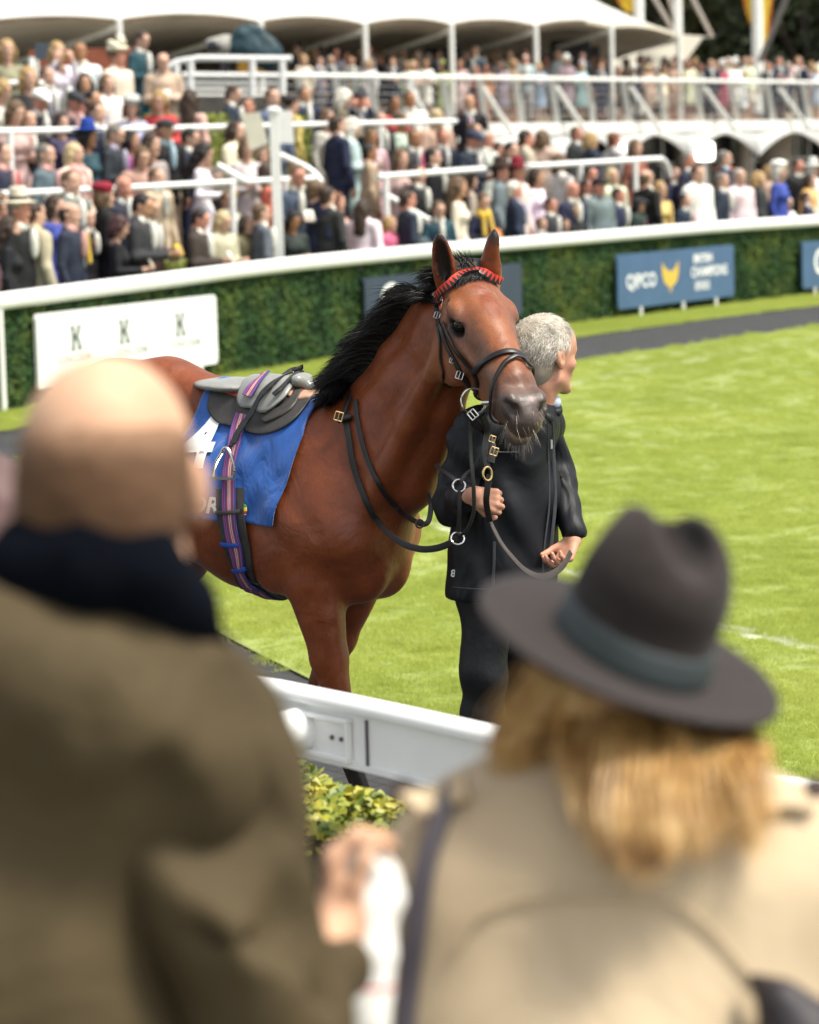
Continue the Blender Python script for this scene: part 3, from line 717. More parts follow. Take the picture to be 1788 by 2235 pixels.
tr = N(nt, 'ShaderNodeBsdfTranslucent'); tr.inputs[0].default_value = (.78, .74, .62, 1); mx = N(nt, 'ShaderNodeMixShader'); mx.inputs[0].default_value = .40
bump(nt, b_, noise(nt, 1.2, 3, .5, coord(nt)).outputs[0], .3, .05)
nt.links.new(b_.outputs[0], mx.inputs[1]); nt.links.new(tr.outputs[0], mx.inputs[2]); nt.links.new(mx.outputs[0], nt.nodes['Material Output'].inputs[0])
# scalloped awnings: points at px
pts_aw = [940, 1065, 1181+0, 1320, 1475, 1615, 1760, 1910]; pts_aw = [935, 1060, 1190, 1325, 1468, 1612, 1760, 1910]
aw = empty('awning', (0, 0, 0), 0, 'white scalloped awning hanging in points below the deck edge', 'awning')
for a_, b2 in zip(pts_aw[:-1], pts_aw[1:]):
    V = []; n = 17
    for i in range(n):
        t = i/(n-1); px = a_+(b2-a_)*t; s_ = abs(2*t-1); drop = .62*(s_**1.6)
        V += [tuple(dedge(px, ZF-.26, -.05)), tuple(dedge(px, ZF-.33-drop, -.75-.35*s_)), tuple(dedge(px, ZF-.36-drop, -.70-.35*s_))]
    F = []
    for i in range(n-1): F += [(3*i, 3*i+1, 3*i+4, 3*i+3), (3*i+1, 3*i+2, 3*i+5, 3*i+4)]
    link_mesh('bay', mesh_np('bay', V, F, True), M_fabric, aw)
# bright lit panels (floodlit screen and lamp seen under the awning)
M_lit, nt, b_ = nodes_of('lit_lamp'); b_.inputs['Emission Color'].default_value = (1, .97, .9, 1); b_.inputs['Emission Strength'].default_value = 4.0
def lampbox(x0, y0, x1, y1, Y, label):
    a = Wd(x0, y1, Y); b = Wd(x1, y0, Y); root = tag(empty('lamp', ((a.x+b.x)/2, Y, a.z)), label, 'lamp'); w = (b.x-a.x)/2; h = b.z-a.z
    mb = MB(); mb.box((-w, 0, 0), (w, .12, h)); mb.build('housing', M_dw, root, bevel=.02)
    mb = MB(); r = w*.35; P = []
    for cx, cz, a0 in ((w-r-.02, h-r-.02, 0), (-w+r+.02, h-r-.02, 90), (-w+r+.02, r+.02, 180), (w-r-.02, r+.02, 270)):
        for k in range(5): an = R(a0+22.5*k); P.append((cx+r*math.cos(an), -.012, cz+r*math.sin(an)))
    mb.add(P, [tuple(range(len(P)))]); mb.build('lit_face', M_lit, root)
    mb = MB(); mb.tube([(0, .06, 0), (0, .06, -(a.z-float(zcap(a.x))))], .03, 8); mb.build('stand', M_dw, root, True)
lampbox(1463, 298, 1505, 340, DL(1485)-8, 'bright rectangular flood lamp shining under the awning')
lampbox(1300, 300, 1318, 338, DL(1310)-12, 'small bright upright lamp above the right terrace handrail')
# canopy (marquee)
can = empty('marquee', (0, 0, 0), 0, 'large white tensile marquee roof on slim poles over the deck', 'marquee')
poles = [(-120, 58), (250, 40), (548, 44), (768, 50), (950, 50), (1128, 53), (1287, 52), (1430, 72)]
def MP(x, y, dd=0): return Wd(x, y, DL(x)+dd)
hpx = [MP(x, y, .8) for x, y in poles]
tip = MP(1503, 78, 1.5)
V = []; F = []
nS = 12; nR = 7; grid = []
for a_, b2 in zip(range(len(hpx)-1), range(1, len(hpx))):
    A0, B0 = hpx[a_], hpx[b2]
    for i in range(nS if b2 < len(hpx)-1 else nS+1):
        t = i/nS; p = A0.lerp(B0, t); s_ = 4*t*(1-t); p = p+Vector((0, 0, .13*s_)); col_ = []
        last = (a_+t)/(len(hpx)-1)
        for j in range(nR):
            v = j/(nR-1); rise = 3.4*(1-.90*max(0, (last-.55)/.45)**1.2); col_.append(p+Vector((-.9*v, 9*v, rise*(1-(1-v)**1.7)-.13*s_*v)))
        grid.append(col_)
grid.append([tip+Vector((0, 9*j/(nR-1)*.3, .1*j/(nR-1))) for j in range(nR)])
for c_ in grid: V += [tuple(p) for p in c_]
for i in range(len(grid)-1):
    for j in range(nR-1): F.append((i*nR+j, (i+1)*nR+j, (i+1)*nR+j+1, i*nR+j+1))
link_mesh('roof', mesh_np('roof', V, F, True), M_fabric, can)
V2 = []; F2 = []      # rear slope and inner ceiling
for c_ in grid: e = c_[-1]; V2 += [tuple(e), (e.x-1.2, e.y+10, e.z-2.6)]
for i in range(len(grid)-1): F2.append((2*i, 2*i+2, 2*i+3, 2*i+1))
link_mesh('rear_slope', mesh_np('rear_slope', V2, F2, True), M_fabric, can)
M_ceil = simple('ceiling_lining', (.66, .58, .48), .9, .15, .6)
V = []; F = []
for k, c_ in enumerate(grid[:-1]):
    e = c_[0]; V += [(e.x, e.y+.4, e.z-.06), (e.x-1, e.y+9, e.z-.35), (e.x-2, e.y+19, e.z-1.5)]
for i in range(len(grid)-2):
    for j in range(2): F.append((3*i+j, 3*i+3+j, 3*i+4+j, 3*i+1+j))
link_mesh('ceiling', mesh_np('ceiling', V, F, True), M_ceil, can)
for k, p in enumerate(hpx):
    mb = MB(); mb.tube([(p.x, p.y, ZF if k > 1 else 2.3), (p.x, p.y, p.z)], .065, 10); mb.build('pole', M_dw, can, True)
    if k: 
        q = hpx[k-1]; mb = MB(); mb.tube([(p.x, p.y, p.z-.15), (q.x-1.2, q.y+7, q.z-.9)], .06, 6); mb.build('tension_strut', M_dw, can, True)
# back wall of the marquee interior
M_back = simple('marquee_back_wall', (.26, .21, .17), .9, .45, .7); M_brick = simple('red_brick', (.28, .085, .045), .9, .25, 4)
bw = empty('back_wall', (0, 0, 0), 0, 'dim brown wall at the back of the marquee', 'wall')
mb = MB(); mb.sweep([dedge(px, ZF+1.6, 13) for px in (-400, 0, 400, 800, 1250)], [(-.1,-2.2),(.1,-2.2),(.1,2.2),(-.1,2.2)]); mb.build('wall', M_back, bw)
a = Wd(60, 105, 52); b = Wd(290, 175, 52)
mb = MB(); mb.box((a.x, 52, b.z-1.0), (b.x, 52.3, a.z)); tag(mb.build('brick_wall', M_brick), 'low red brick wall behind the spectators at the top left', 'wall')
a = Wd(72, 92, 51.5); b = Wd(115, 125, 51.5)
sg = tag(empty('direction_sign', ((a.x+b.x)/2, 51.5, 0)), 'small dark notice sign on a post by the brick wall', 'sign'); mb = MB(); mb.box((-(b.x-a.x)/2, 0, b.z), ((b.x-a.x)/2, .06, a.z)); mb.build('panel', simple('slate_sign', (.06, .08, .10), .5), sg, bevel=.01)
mb = MB(); mb.tube([(-.15, .03, 2.3), (-.15, .03, b.z)], .04, 8); mb.build('post', M_dw, sg, True)
for x, y, w in ((1202, 108, .5), (935, 122, .45), (1240, 112, .3)):
    p = Wd(x, y, DL(x)+4); mb = MB(); mb.box((p.x-w, p.y, p.z-w*.6), (p.x+w, p.y+.5, p.z+w*.6)); o = mb.build('loudspeaker', simple('black_box', (.012, .012, .013), .6), None, bevel=.04); tag(o, 'black speaker box hanging under the marquee at %s' % {1202: 'its right end', 935: 'its middle', 1240: 'the far right, smaller one'}[x], 'speaker')
# camera platform on the left with television cameras and rain cover
def plat(x, y): return Wd(x, y, 44.5)
pl_ = empty('camera_platform', (0, 0, 0), 0, 'white railed platform carrying the television cameras', 'platform')
for run in ([(290, 188), (372, 130), (420, 122), (615, 124)], [(285, 195), (292, 222), (305, 235)], [(385, 158), (600, 160)]):
    mb = MB(); mb.tube([plat(*q) for q in run], .048, 8); mb.build('rail', M_white, pl_, True)
for x, y0, y1 in ((372, 130, 208), (402, 124, 200), (532, 124, 205), (595, 126, 208)):
    mb = MB(); mb.tube([plat(x, y0), plat(x, y1)], .055, 8); mb.build('post', M_white, pl_, True)
for y in (175, 188, 200):
    mb = MB(); mb.tube([plat(385, y), plat(600, y+1)], .03, 6); mb.build('slat', M_dw, pl_, True)
a = plat(380, 208); b = plat(610, 208); mb = MB(); mb.box((a.x, 44.4, 2.2), (b.x, 47.5, a.z)); mb.build('base', M_conc, pl_)
M_teal = simple('teal_cover', (.004, .032, .045), .6, .2, 3, .6, 4, bdist=.1); M_grey = simple('camera_grey', (.36, .35, .31), .5, .3, 8)
def blob(name, prims, m, label, cat, parent=None, vox=.03, disp=None):
    o = link_mesh(name, sdf_mesh(name, prims, vox, disp), m, parent)
    if label: tag(o, label, cat)
    return o
tc = empty('television_camera', (0, 0, 0), 0, 'television camera under a dark teal rain cover with orange legs', 'camera')
q = lambda x, y, D=45.2: tuple(Wd(x, y, D))
blob('rain_cover', [rc(q(510,72), q(556,92), .13, .17, .1), rc(q(500,100), q(565,118), .16, .22, .1), rc(q(525,62), q(545,70), .08, .1, .06)], M_teal, None, None, tc, .03, folds(.03, 6, 5))
blob('lens', [rc(q(505,66), q(522,70), .07, .09, .02)], M_grey, None, None, tc)
for x0, x1 in ((515, 512), (530, 556)): mb = MB(); mb.tube([q(x0, 110), q(x1, 165)], .10, 8); mb.build('leg', simple('orange_leg', (.55, .27, .02), .6), tc, True)
tc = empty('television_camera', (0, 0, 0), 0, 'pale grey television camera pointing left on the platform', 'camera')
blob('camera_body', [rc(q(450,98), q(500,98), .12, .14, .04), rc(q(440,88), q(470,84), .05, .08, .04), rc(q(478,82), q(490,84), .07, .07, .04)], M_grey, None, None, tc, .025)
blob('lens_hood', [rc(q(447,98,44.9), q(458,99,44.8), .10, .07, .02)], M_dark, None, None, tc)
mb = MB(); mb.tube([q(475, 108), q(475, 200)], .06, 8); mb.build('pedestal', M_dark, tc, True)
# ------------------------------------------------------------------ poles, flags, small tent, trees
def mast(px, y0, y1, D, r, m, label, cat='flag pole'):
    a = Wd(px, y1, D); b = Wd(px-3, y0, D); root = tag(empty('flag_pole', (a.x, D, 0)), label, cat)
    mb = MB(); mb.tube([(0, 0, 0), (b.x-a.x, 0, b.z)], r, 10); mb.build('pole', m, root, True); return root, b.x-a.x, b.z, a
M_flag = simple('yellow_flag', (.66, .44, .02), .7, .12, 1.5, .4, 2, bdist=.1); M_orange = simple('orange_flag_edge', (.62, .13, .02), .7)
def flag(root, x, z0, z1, w, side):
    V = []; F = []; n = 14
    for i in range(n):
        t = i/(n-1); z = z0+(z1-z0)*t; ww = w*(1-.75*t**2)*(1+.1*math.sin(t*9))
        for j in range(5): u = j/4; V.append((x+side*ww*u, .12*math.sin(u*5+t*6)*u, z))
    for i in range(n-1):
        for j in range(4): F.append((i*5+j, i*5+j+1, (i+1)*5+j+1, (i+1)*5+j))
    o = link_mesh('flag', mesh_np('flag', V, F, True), M_flag, root); s = o.modifiers.new('t', 'SOLIDIFY'); s.thickness = .01
    V = [(x+side*w*(1-.75*(i/9)**2)*1.0+side*(k*.05), .0, z0+(z1-z0)*i/9) for i in range(10) for k in (0, 1)]
    link_mesh('flag_edge', mesh_np('flag_edge', V, [(2*i, 2*i+1, 2*i+3, 2*i+2) for i in range(9)], True), M_orange, root)
def zd(y, D, x=1500): return Wd(x, y, D).z
r_, bx, bz, a = mast(1347, -60, 150, 92, .17, M_dw, 'white flag pole with yellow flag behind the right end of the marquee'); flag(r_, -.1, zd(-50, 92, 1347), zd(26, 92, 1347), .75, -1); flag(r_, -.1, zd(92, 92, 1347)+.3, zd(128, 92, 1347)+.3, .35, -1)
r_, bx, bz, a = mast(1597, -60, 150, 96, .19, M_dw, 'white flag pole with a long yellow feather flag at the right'); flag(r_, .05, zd(-60, 96), zd(130, 96), .42, 1); flag(r_, -.1, zd(-60, 96), zd(55, 96), .40, -1)
r_, bx, bz, a = mast(1430, -60, 150, 84.5, .12, M_dw, 'slim pale mast at the marquee corner', 'mast')
for (xa, ya, xb, yb, D) in ((1430, -60, 1500, 78, 84), (1345, -60, 1420, 68, 86), (1395, -60, 1428, 66, 86), (1680, -60, 1600, 130, 90)):
    mb = MB(); mb.tube([Wd(xa, ya, D), Wd(xb, yb, D)], .07 if D < 89 else .10, 6); 
    tag(mb.build('guy_rope', simple('guy_%d' % xa, (.35, .30, .25) if D < 89 else (.11, .10, .09), .6), None, True), {1430: 'pale guy rope running to the marquee tip', 1345: 'guy rope slanting down left of the marquee corner mast', 1395: 'short guy rope next to the marquee corner mast', 1680: 'thick dark stay slanting down at the right edge'}[xa], 'rope')
st_ = empty('small_marquee', (0, 0, 0), 0, 'small white peaked tent at the right edge', 'tent')
c_ = Wd(1722, 92, 92); 
mb = MB(); prof = [(4.8, -1.0), (3.2, -.62), (1.6, -.18), (.4, .25), (.05, .8)]
def sq(r, z): return [(c_.x+1.2-r*.8, c_.y-r*.5, c_.z+z), (c_.x+1.2+r*.8, c_.y-r*.5, c_.z+z), (c_.x+1.2+r*.8, c_.y+r*.5, c_.z+z), (c_.x+1.2-r*.8, c_.y+r*.5, c_.z+z)]
V = []; F = []
prof = [(1.55, -1.1), (1.0, -.72), (.5, -.30), (.12, .25), (.02, .7)]
for r, z in prof: V += sq(r*1.6, z)
for k in range(len(prof)-1):
    for i in range(4): j = (i+1) % 4; F.append((k*4+i, k*4+j, (k+1)*4+j, (k+1)*4+i))
link_mesh('roof', mesh_np('roof', V, F, False), M_fabric, st_)
mb = MB(); mb.box((c_.x+1.2-1.9, c_.y-1.1, ZF-3), (c_.x+1.2+1.9, c_.y+1.1, c_.z-1.12)); mb.build('wall', M_ceil, st_)
# trees
M_tl = []
for nm, c in (('dark_oak_leaf', (.036, .050, .018)), ('olive_leaf', (.115, .105, .025)), ('autumn_leaf', (.20, .115, .022))):
    M_tl.append(simple(nm, c, .6, .5, 1.2))
M_bark = simple('bark', (.035, .025, .018), .9, .3, 4, .5, 8)
def tree(px, D, h, w, mi, label, seed, n=7000, ls=.20):
    rr = np.random.RandomState(seed); X = (px-862)/6109*D; root = tag(empty('tree', (X, D, 0)), label, 'tree', 'trees behind the marquee')
    tp = [rc((0,0,0), (.3,0,h*.35), .45, .3, .2)]; cl = []
    for i in range(9):
        a = rr.uniform(0, 6.28); r = w*rr.uniform(.3, .8); z = h*rr.uniform(.45, .95); tp.append(rc((.3,0,h*.33), (r*math.cos(a), r*math.sin(a), z), .2, .05, .1)); cl.append((r*math.cos(a), r*math.sin(a), z, w*rr.uniform(.28, .5)))
    for i in range(12):
        a = rr.uniform(0, 6.28); r = w*rr.uniform(.2, .9); cl.append((r*math.cos(a), r*math.sin(a), h*rr.uniform(.25, .8), w*rr.uniform(.22, .4)))
    link_mesh('trunk', sdf_mesh('trunk', tp, .14), M_bark, root)
    V = []; F = []
    for i in range(n):
        c = cl[rr.randint(len(cl))]; v = rr.normal(0, 1, 3); v /= np.linalg.norm(v); p = np.array(c[:3])+v*c[3]*rr.uniform(.55, 1.08)*np.array([1, 1, .8]); nr = v+rr.normal(0, .6, 3); nr /= np.linalg.norm(nr)
        a = np.cross(nr, rr.normal(0, 1, 3)); a /= np.linalg.norm(a); b = np.cross(nr, a); s = ls*rr.uniform(.6, 1.5); k = len(V); V += [p-a*s, p-b*s*.6, p+a*s, p+b*s*.6]; F.append((k, k+1, k+2, k+3))
    link_mesh('crown', mesh_np('crown', V, F, False), M_tl[mi], root)
for i, (px, D, h, w, mi, lb) in enumerate([(1250, 118, 13, 5.5, 1, 'olive green tree just behind the right part of the marquee'), (1400, 108, 13, 5.0, 1, 'broad olive tree filling the gap right of the marquee'), (1560, 112, 14, 5.0, 0, 'very dark green tree behind the yellow feather flag'),
        (1700, 106, 13, 5.5, 0, 'dark tree above the small white tent'), (1640, 124, 15, 6, 2, 'autumn brown tree at the back behind the dark ones'), (1830, 116, 15, 6, 1, 'olive tree at the right edge of the picture'), (1480, 128, 15, 6, 2, 'orange tinged tree far behind the marquee tip'), (1320, 134, 15, 7, 0, 'tall dark tree at the far back left of the flag poles')]):
    tree(px, D, h, w, mi, lb, 40+i, 9000 if not DEV else 2500)
# distant tree belt so that no horizon gap shows below the crowns
hedge_run('tree_belt', 0, 6, 0, 9, -70, 90, 16000, .5, M_tl[0], 'distant dark belt of trees and shrubs closing the view', seed=9, cat='trees', curve=lambda x: 140.0+0*x)['kind'] = 'stuff'
# ================================================================== CROWD
# archetype parts are built once (height 1.75, facing -Y) and shared; colour comes from each object
MC_cloth = objcol('cloth'); MC_skin = objcol('crowd_skin', .55, .08, 20, .1, 30, .01, .3); MC_hair = objcol('crowd_hair', .6, .35, 40, .5, 60, .01, .4)
VX = .014 if not DEV else .022
AR = {}
def fwdm(v): return v
def hd(z=1.615, y=0.0, tilt=0.0, fem=False):
    return head_prims((0, y, z), (0, -1, -tilt), (0, -tilt, 1) if 0 else (0, 0, 1), 1.0, neck=(0, .02, 1.46), fem=fem)
def mirror(ps): return ps
def arms(kind, w=.185, zs=1.41, r=.052):
    """returns sleeve prims, hand prims"""
    S_, H_ = [], []
    for sg in (-1, 1):
        sh = (sg*w, .01, zs)
        if kind == 'down' or (kind == 'bag' and sg == 1): e = (sg*(w+.055), .03, 1.13); wr = (sg*(w+.05), -.05, .88); d = (0, -.15, -1); n = (-sg, 0, 0)
        elif kind == 'card': e = (sg*(w+.05), .01, 1.14); wr = (sg*.07, -.27, 1.14); d = (-sg*.25, -1, .12); n = (-sg*.6, 0, .6)
        elif kind == 'fold': e = (sg*(w+.06), -.02, 1.14); wr = (-sg*.02, -.20, 1.16+.03*sg); d = (-sg, -.1, .1); n = (0, 1, 0)
        elif kind == 'up': e = (sg*(w+.09), -.05, 1.20); wr = (sg*.11, -.18, 1.50); d = (-sg*.3, -.2, 1); n = (-sg*.5, 1, 0)
        else: e = (sg*(w+.06), .02, 1.14); wr = (sg*(w-.02), -.18, 1.02); d = (-sg*.2, -1, .2); n = (-sg, 0, 0)
        S_ += [rc(sh, e, r+.012, r, .03), rc(e, wr, r, r-.012, .02)]
        H_ += [rc((0, .02, 1.40), sh, .040, .032, .02), rc(sh, e, .032, .030, .01), rc(e, wr, .030, .024, .01)]
        H_ += [rc(wr, tuple(np.array(wr)+np.array(d)/np.linalg.norm(d)*.03), .027, .025, .01)]+hand_prims(tuple(np.array(wr)+np.array(d)/np.linalg.norm(d)*.02), d, n, side=-sg if kind != 'card' else sg, curl=(.7, .7, .4))
    return S_, H_
def reg(key, name, prims, vox=None, disp=None): AR[key] = (name, sdf_mesh(name, prims, vox or VX, disp))
for kind in ('down', 'card', 'fold', 'up', 'bag'):
    S_, H_ = arms(kind); tilt = .35 if kind == 'card' else 0
    reg(('m', 'body', kind), 'body', head_prims((0, -.03*(tilt > 0), 1.625), (0, -1, -tilt), (0, 0, 1), 1.0, neck=(0, .02, 1.44))+H_, VX*.72)
    S2, H2 = arms(kind, .155, 1.40, .043)
    reg(('f', 'body', kind), 'body', head_prims((0, -.03*(tilt > 0), 1.62), (0, -1, -tilt), (0, 0, 1), .96, neck=(0, .02, 1.44), fem=True)+H2+[rc((0, .02, 1.44), (0, .02, .85), .045, .05, .03)]+[rc((0, .02, .85), (sg*.085, .0, .60), .05, .055, .03) for sg in (-1, 1)]+
        [rc((sg*.085, .0, .62), (sg*.085, .01, .08), .055, .036, .02) for sg in (-1, 1)]+[rc((sg*.085, .02, .05), (sg*.095, -.12, .03), .036, .028, .02) for sg in (-1, 1)], VX*.72)
    jt = [rc((-.14,.01,1.41), (.14,.01,1.41), .068, .068, .04), rc((0,0,1.33), (0,.01,1.05), .118, .112, .05, (1,0,0), 1.42), rc((0,.01,1.05), (0,.01,.84), .112, .128, .05, (1,0,0), 1.34), rc((-.05,.03,1.47), (.05,.03,1.47), .055, .055, .03),
          el((0,-.20,1.36), (.045,.10,.16), .02, None, 's'), plane((0,0,.80), (0,0,-1), .006)]
    reg(('suit', kind), 'jacket', jt+S_, None, folds(.005, 14, 7, .3))
    ct = [rc((-.15,.01,1.41), (.15,.01,1.41), .075, .075, .04), rc((0,0,1.33), (0,.01,1.05), .128, .125, .05, (1,0,0), 1.40), rc((0,.01,1.05), (0,.01,.55), .128, .165, .06, (1,0,0), 1.30), rc((-.05,.03,1.48), (.05,.03,1.48), .062, .062, .03), plane((0,0,.52), (0,0,-1), .006)]
    reg(('coat', kind), 'coat', ct+[rc(p['a'], p['b'], p['ra']+.008, p['rb']+.008, .03) for p in S_], None, folds(.007, 12, 6, .8))
    fj = [rc((-.115,.01,1.40), (.115,.01,1.40), .058, .058, .04), rc((0,-.01,1.31), (0,.01,1.09), .104, .085, .05, (1,0,0), 1.35), rc((0,.01,1.09), (0,.01,.88), .085, .125, .06, (1,0,0), 1.30), rc((-.05,-.07,1.27), (.05,-.07,1.27), .062, .062, .04), plane((0,0,.84), (0,0,-1), .006)]
    reg(('fjacket', kind), 'jacket', fj+S2, None, folds(.005, 16, 8, 1.1))
    dr = [rc((-.110,.01,1.40), (.110,.01,1.40), .052, .052, .04), rc((0,-.01,1.31), (0,.01,1.09), .098, .080, .05, (1,0,0), 1.35), rc((0,.01,1.09), (0,.01,.92), .080, .125, .06, (1,0,0), 1.30), rc((0,.01,.92), (0,.01,.50), .125, .17, .06, (1,0,0), 1.20), rc((-.05,-.07,1.27), (.05,-.07,1.27), .058, .058, .04), plane((0,0,.46), (0,0,-1), .006)]
    reg(('dress', kind), 'dress', dr+S2, None, folds(.007, 18, 4, 1.6))
reg('trousers', 'trousers', [rc((-.07,.01,.90), (.07,.01,.90), .105, .105, .04)]+[rc((s*.09,.01,.88), (s*.10,.02,.48), .088, .068, .03) for s in (-1,1)]+[rc((s*.10,.02,.48), (s*.10,.03,.10), .068, .058, .03) for s in (-1,1)]+[plane((0,0,.07),(0,0,-1),.005)], None, folds(.005, 14, 6, 2))
reg('skirt', 'skirt', [rc((0,.01,.92), (0,.01,.56), .115, .145, .05, (1,0,0), 1.2), plane((0,0,.50),(0,0,-1),.005)], None, folds(.005, 20, 3, 2))
reg('shoes', 'shoes', [rc((s*.10,.04,.045), (s*.115,-.13,.035), .045, .035, .02) for s in (-1,1)]+[plane((0,0,.002),(0,0,-1),.003)])
reg('shirt', 'shirt', [el((0,-.135,1.33), (.041,.045,.148), .01), rc((-.04,-.01,1.485), (.04,-.01,1.485), .055, .055, .02)])
reg('tie', 'tie', [rc((0,-.178,1.44), (0,-.185,1.16), .010, .022, .01, (1,0,0), 1.4)], .009)
reg('scarf', 'scarf', [rc((-.05,-.02,1.46), (.05,-.02,1.46), .072, .072, .02), rc((-.05,-.10,1.44), (-.07,-.17,1.10), .03, .03, .02), rc((.05,-.10,1.44), (.07,-.17,1.15), .03, .03, .02)])
def hm(z=1.625): return 0, z
reg('short', 'hair', [el((0,.022,1.668), (.083,.102,.090), .02), el((0,.06,1.60), (.068,.055,.07), .02), plane((0,-.062,1.66), (0,-1,-.75), .006)]+[el((s*.08,-.03,1.59), (.05,.06,.055), .01, None, 's') for s in (-1,1)], .010, folds(.003, 60, 40))
reg('balding', 'hair', [el((0,.025,1.650), (.084,.100,.075), .02), el((0,.06,1.60), (.068,.055,.07), .02), plane((0,-.030,1.66), (0,-1,-.2), .006), el((0,-.02,1.75), (.065,.10,.075), .01, None, 's')]+[el((s*.08,-.04,1.59), (.05,.06,.055), .01, None, 's') for s in (-1,1)], .010, folds(.003, 60, 40))
reg('bob', 'hair', [el((0,.022,1.668), (.090,.108,.094), .02), el((0,.05,1.58), (.100,.080,.12), .03), rc((-.078,-.01,1.62),(-.085,-.0,1.50), .035,.030,.02), rc((.078,-.01,1.62),(.085,-.0,1.50), .035,.030,.02), plane((0,-.070,1.66), (0,-1,-.45), .006), el((0,-.12,1.58), (.058,.09,.10), .01, None, 's')], .010, folds(.006, 45, 20))
reg('long', 'hair', [el((0,.022,1.668), (.090,.108,.094), .02), rc((0,.06,1.62),(0,.09,1.34), .085,.075,.03,(1,0,0),1.25), rc((-.080,-.01,1.62),(-.10,-.05,1.33), .036,.030,.03), rc((.080,-.01,1.62),(.10,-.05,1.36), .036,.030,.03), plane((0,-.070,1.66), (0,-1,-.45), .006), el((0,-.12,1.58), (.058,.09,.10), .01, None, 's')], .010, folds(.008, 40, 14))
reg('bun', 'hair', [el((0,.022,1.668), (.086,.104,.090), .02), el((0,.12,1.70), (.05,.05,.05), .02), plane((0,-.064,1.66), (0,-1,-.6), .006), el((0,-.10,1.57), (.09,.09,.08), .01, None, 's')], .010, folds(.004, 50, 20))
reg('cap', 'hat', [el((0,.01,1.700), (.098,.118,.062), .02), rc((0,-.10,1.685),(0,-.165,1.670), .05,.03,.02,(1,0,0),1.3), plane((0,0,1.672),(0,0,-1),.01)], .010)
reg('brim', 'hat', [el((0,.01,1.715), (.17,.19,.016), .02), rc((0,.01,1.72),(0,.01,1.80), .088,.075,.02), plane((0,0,1.845),(0,0,1),.02)], .010)
reg('topbrim', 'hat', [el((0,.01,1.715), (.145,.17,.014), .02), rc((0,.01,1.72),(0,.01,1.82), .090,.082,.015), plane((0,0,1.86),(0,0,1),.012)], .010)
reg('band', 'hat_band', [rc((0,.01,1.735),(0,.01,1.750), .093,.092,.01), plane((0,0,1.775),(0,0,1),.004), plane((0,0,1.725),(0,0,-1),.004)], .009)
reg('flower', 'flower_hat', [el((0,.0,1.745), (.14,.15,.04), .02)]+[el((.09*math.cos(a),.08*math.sin(a),1.80+.02*math.sin(3*a)), (.055,.055,.045), .01) for a in (0,1.2,2.4,3.6,4.8)]+[el((.06,.0,1.87), (.07,.05,.05), .01)], .012, folds(.006, 50, 30))
reg('beret', 'hat', [el((.01,.02,1.735), (.115,.125,.060), .02), rc((-.01,.01,1.70),(.01,.01,1.70), .088,.088,.02)], .010)
reg('pill', 'hat', [el((.03,.0,1.745), (.075,.075,.045), .02), el((.05,.02,1.79), (.05,.02,.04), .01)], .010)
reg('race_card', 'race_card', [rc((-.05,-.37,1.20), (.05,-.37,1.20), .012, .012, .005, (0,.5,1), 6.0)], .008)
reg('bag', 'handbag', [rc((.27,-.06,.72), (.27,.06,.72), .06, .06, .02, (0,0,1), 1.6), rc((.26,-.05,.80),(.25,0,.90),.008,.008,.005), rc((.26,.05,.80),(.25,0,.90),.008,.008,.005)], .012)
reg('rosette', 'buttonhole', [el((-.085,-.165,1.33), (.022,.014,.024), .01)], .008)
HC_ = dict(brown=(.036,.020,.012), dark=(.014,.009,.007), black=(.007,.006,.006), grey=(.15,.135,.115), silver=(.36,.34,.30), white=(.60,.57,.50), blond=(.34,.22,.09), pale=(.46,.36,.20), auburn=(.12,.036,.013), tan=(.11,.068,.036), maroon=(.045,.014,.014))
CC = dict(navy=(.014,.022,.052), black=(.010,.010,.013), charcoal=(.026,.028,.034), grey=(.14,.15,.16), lightgrey=(.42,.42,.40), bluegrey=(.075,.105,.145), paleblue=(.36,.50,.56), lightblue=(.28,.43,.60), cream=(.66,.61,.48), offwhite=(.72,.71,.64), beige=(.45,.36,.24), tan=(.36,.25,.14), khaki=(.22,.19,.12), olive=(.12,.11,.06),
          brown=(.050,.028,.022), teal=(.010,.065,.085), red=(.55,.020,.025), coral=(.62,.13,.06), orange=(.58,.20,.05), yellow=(.62,.42,.06), pink=(.62,.36,.33), hotpink=(.60,.06,.18), magenta=(.28,.02,.20), lilac=(.40,.38,.48), lime=(.42,.50,.16), white=(.76,.76,.72), maroon=(.22,.010,.025), cobalt=(.012,.05,.30), darkgreen=(.018,.034,.028), palegreen=(.50,.56,.42), mauve=(.28,.20,.20), ruddy=(.55,.24,.17), rust=(.22,.07,.035), purple=(.05,.03,.10), silver=(.5,.5,.5))
SK = dict(l=(.56,.34,.25), m=(.48,.27,.17), r=(.54,.25,.18), d=(.22,.10,.05), t=(.34,.17,.09))
tilted = [False]
def put(key, root, c, sx=1.0):
    name, me = AR[key]
    o = bpy.data.objects.new(name, me); COL.objects.link(o)
    if not len(me.materials):
        me.materials.append(MC_skin if name == 'body' else MC_hair if name == 'hair' else MC_cloth)
    o.parent = root; o.color = (*c, 1)
    if tilted[0] and name in ('hair', 'hat', 'hat_band', 'flower_hat'):      # bowed heads carry hair and hat with them
        o.matrix_local = Matrix.Translation((0, -.03, 1.625)) @ Matrix.Rotation(math.atan(.35), 4, 'X') @ Matrix.Translation((0, 0, -1.625))
    return o
used_labels = {}
COLW = dict(lightgrey='light grey', bluegrey='blue grey', paleblue='pale blue', lightblue='light blue', offwhite='off white', darkgreen='dark green', palegreen='pale green', hotpink='hot pink', cobalt='cobalt blue')
def cw(c): return COLW.get(c, c)
prng = random.Random(11)
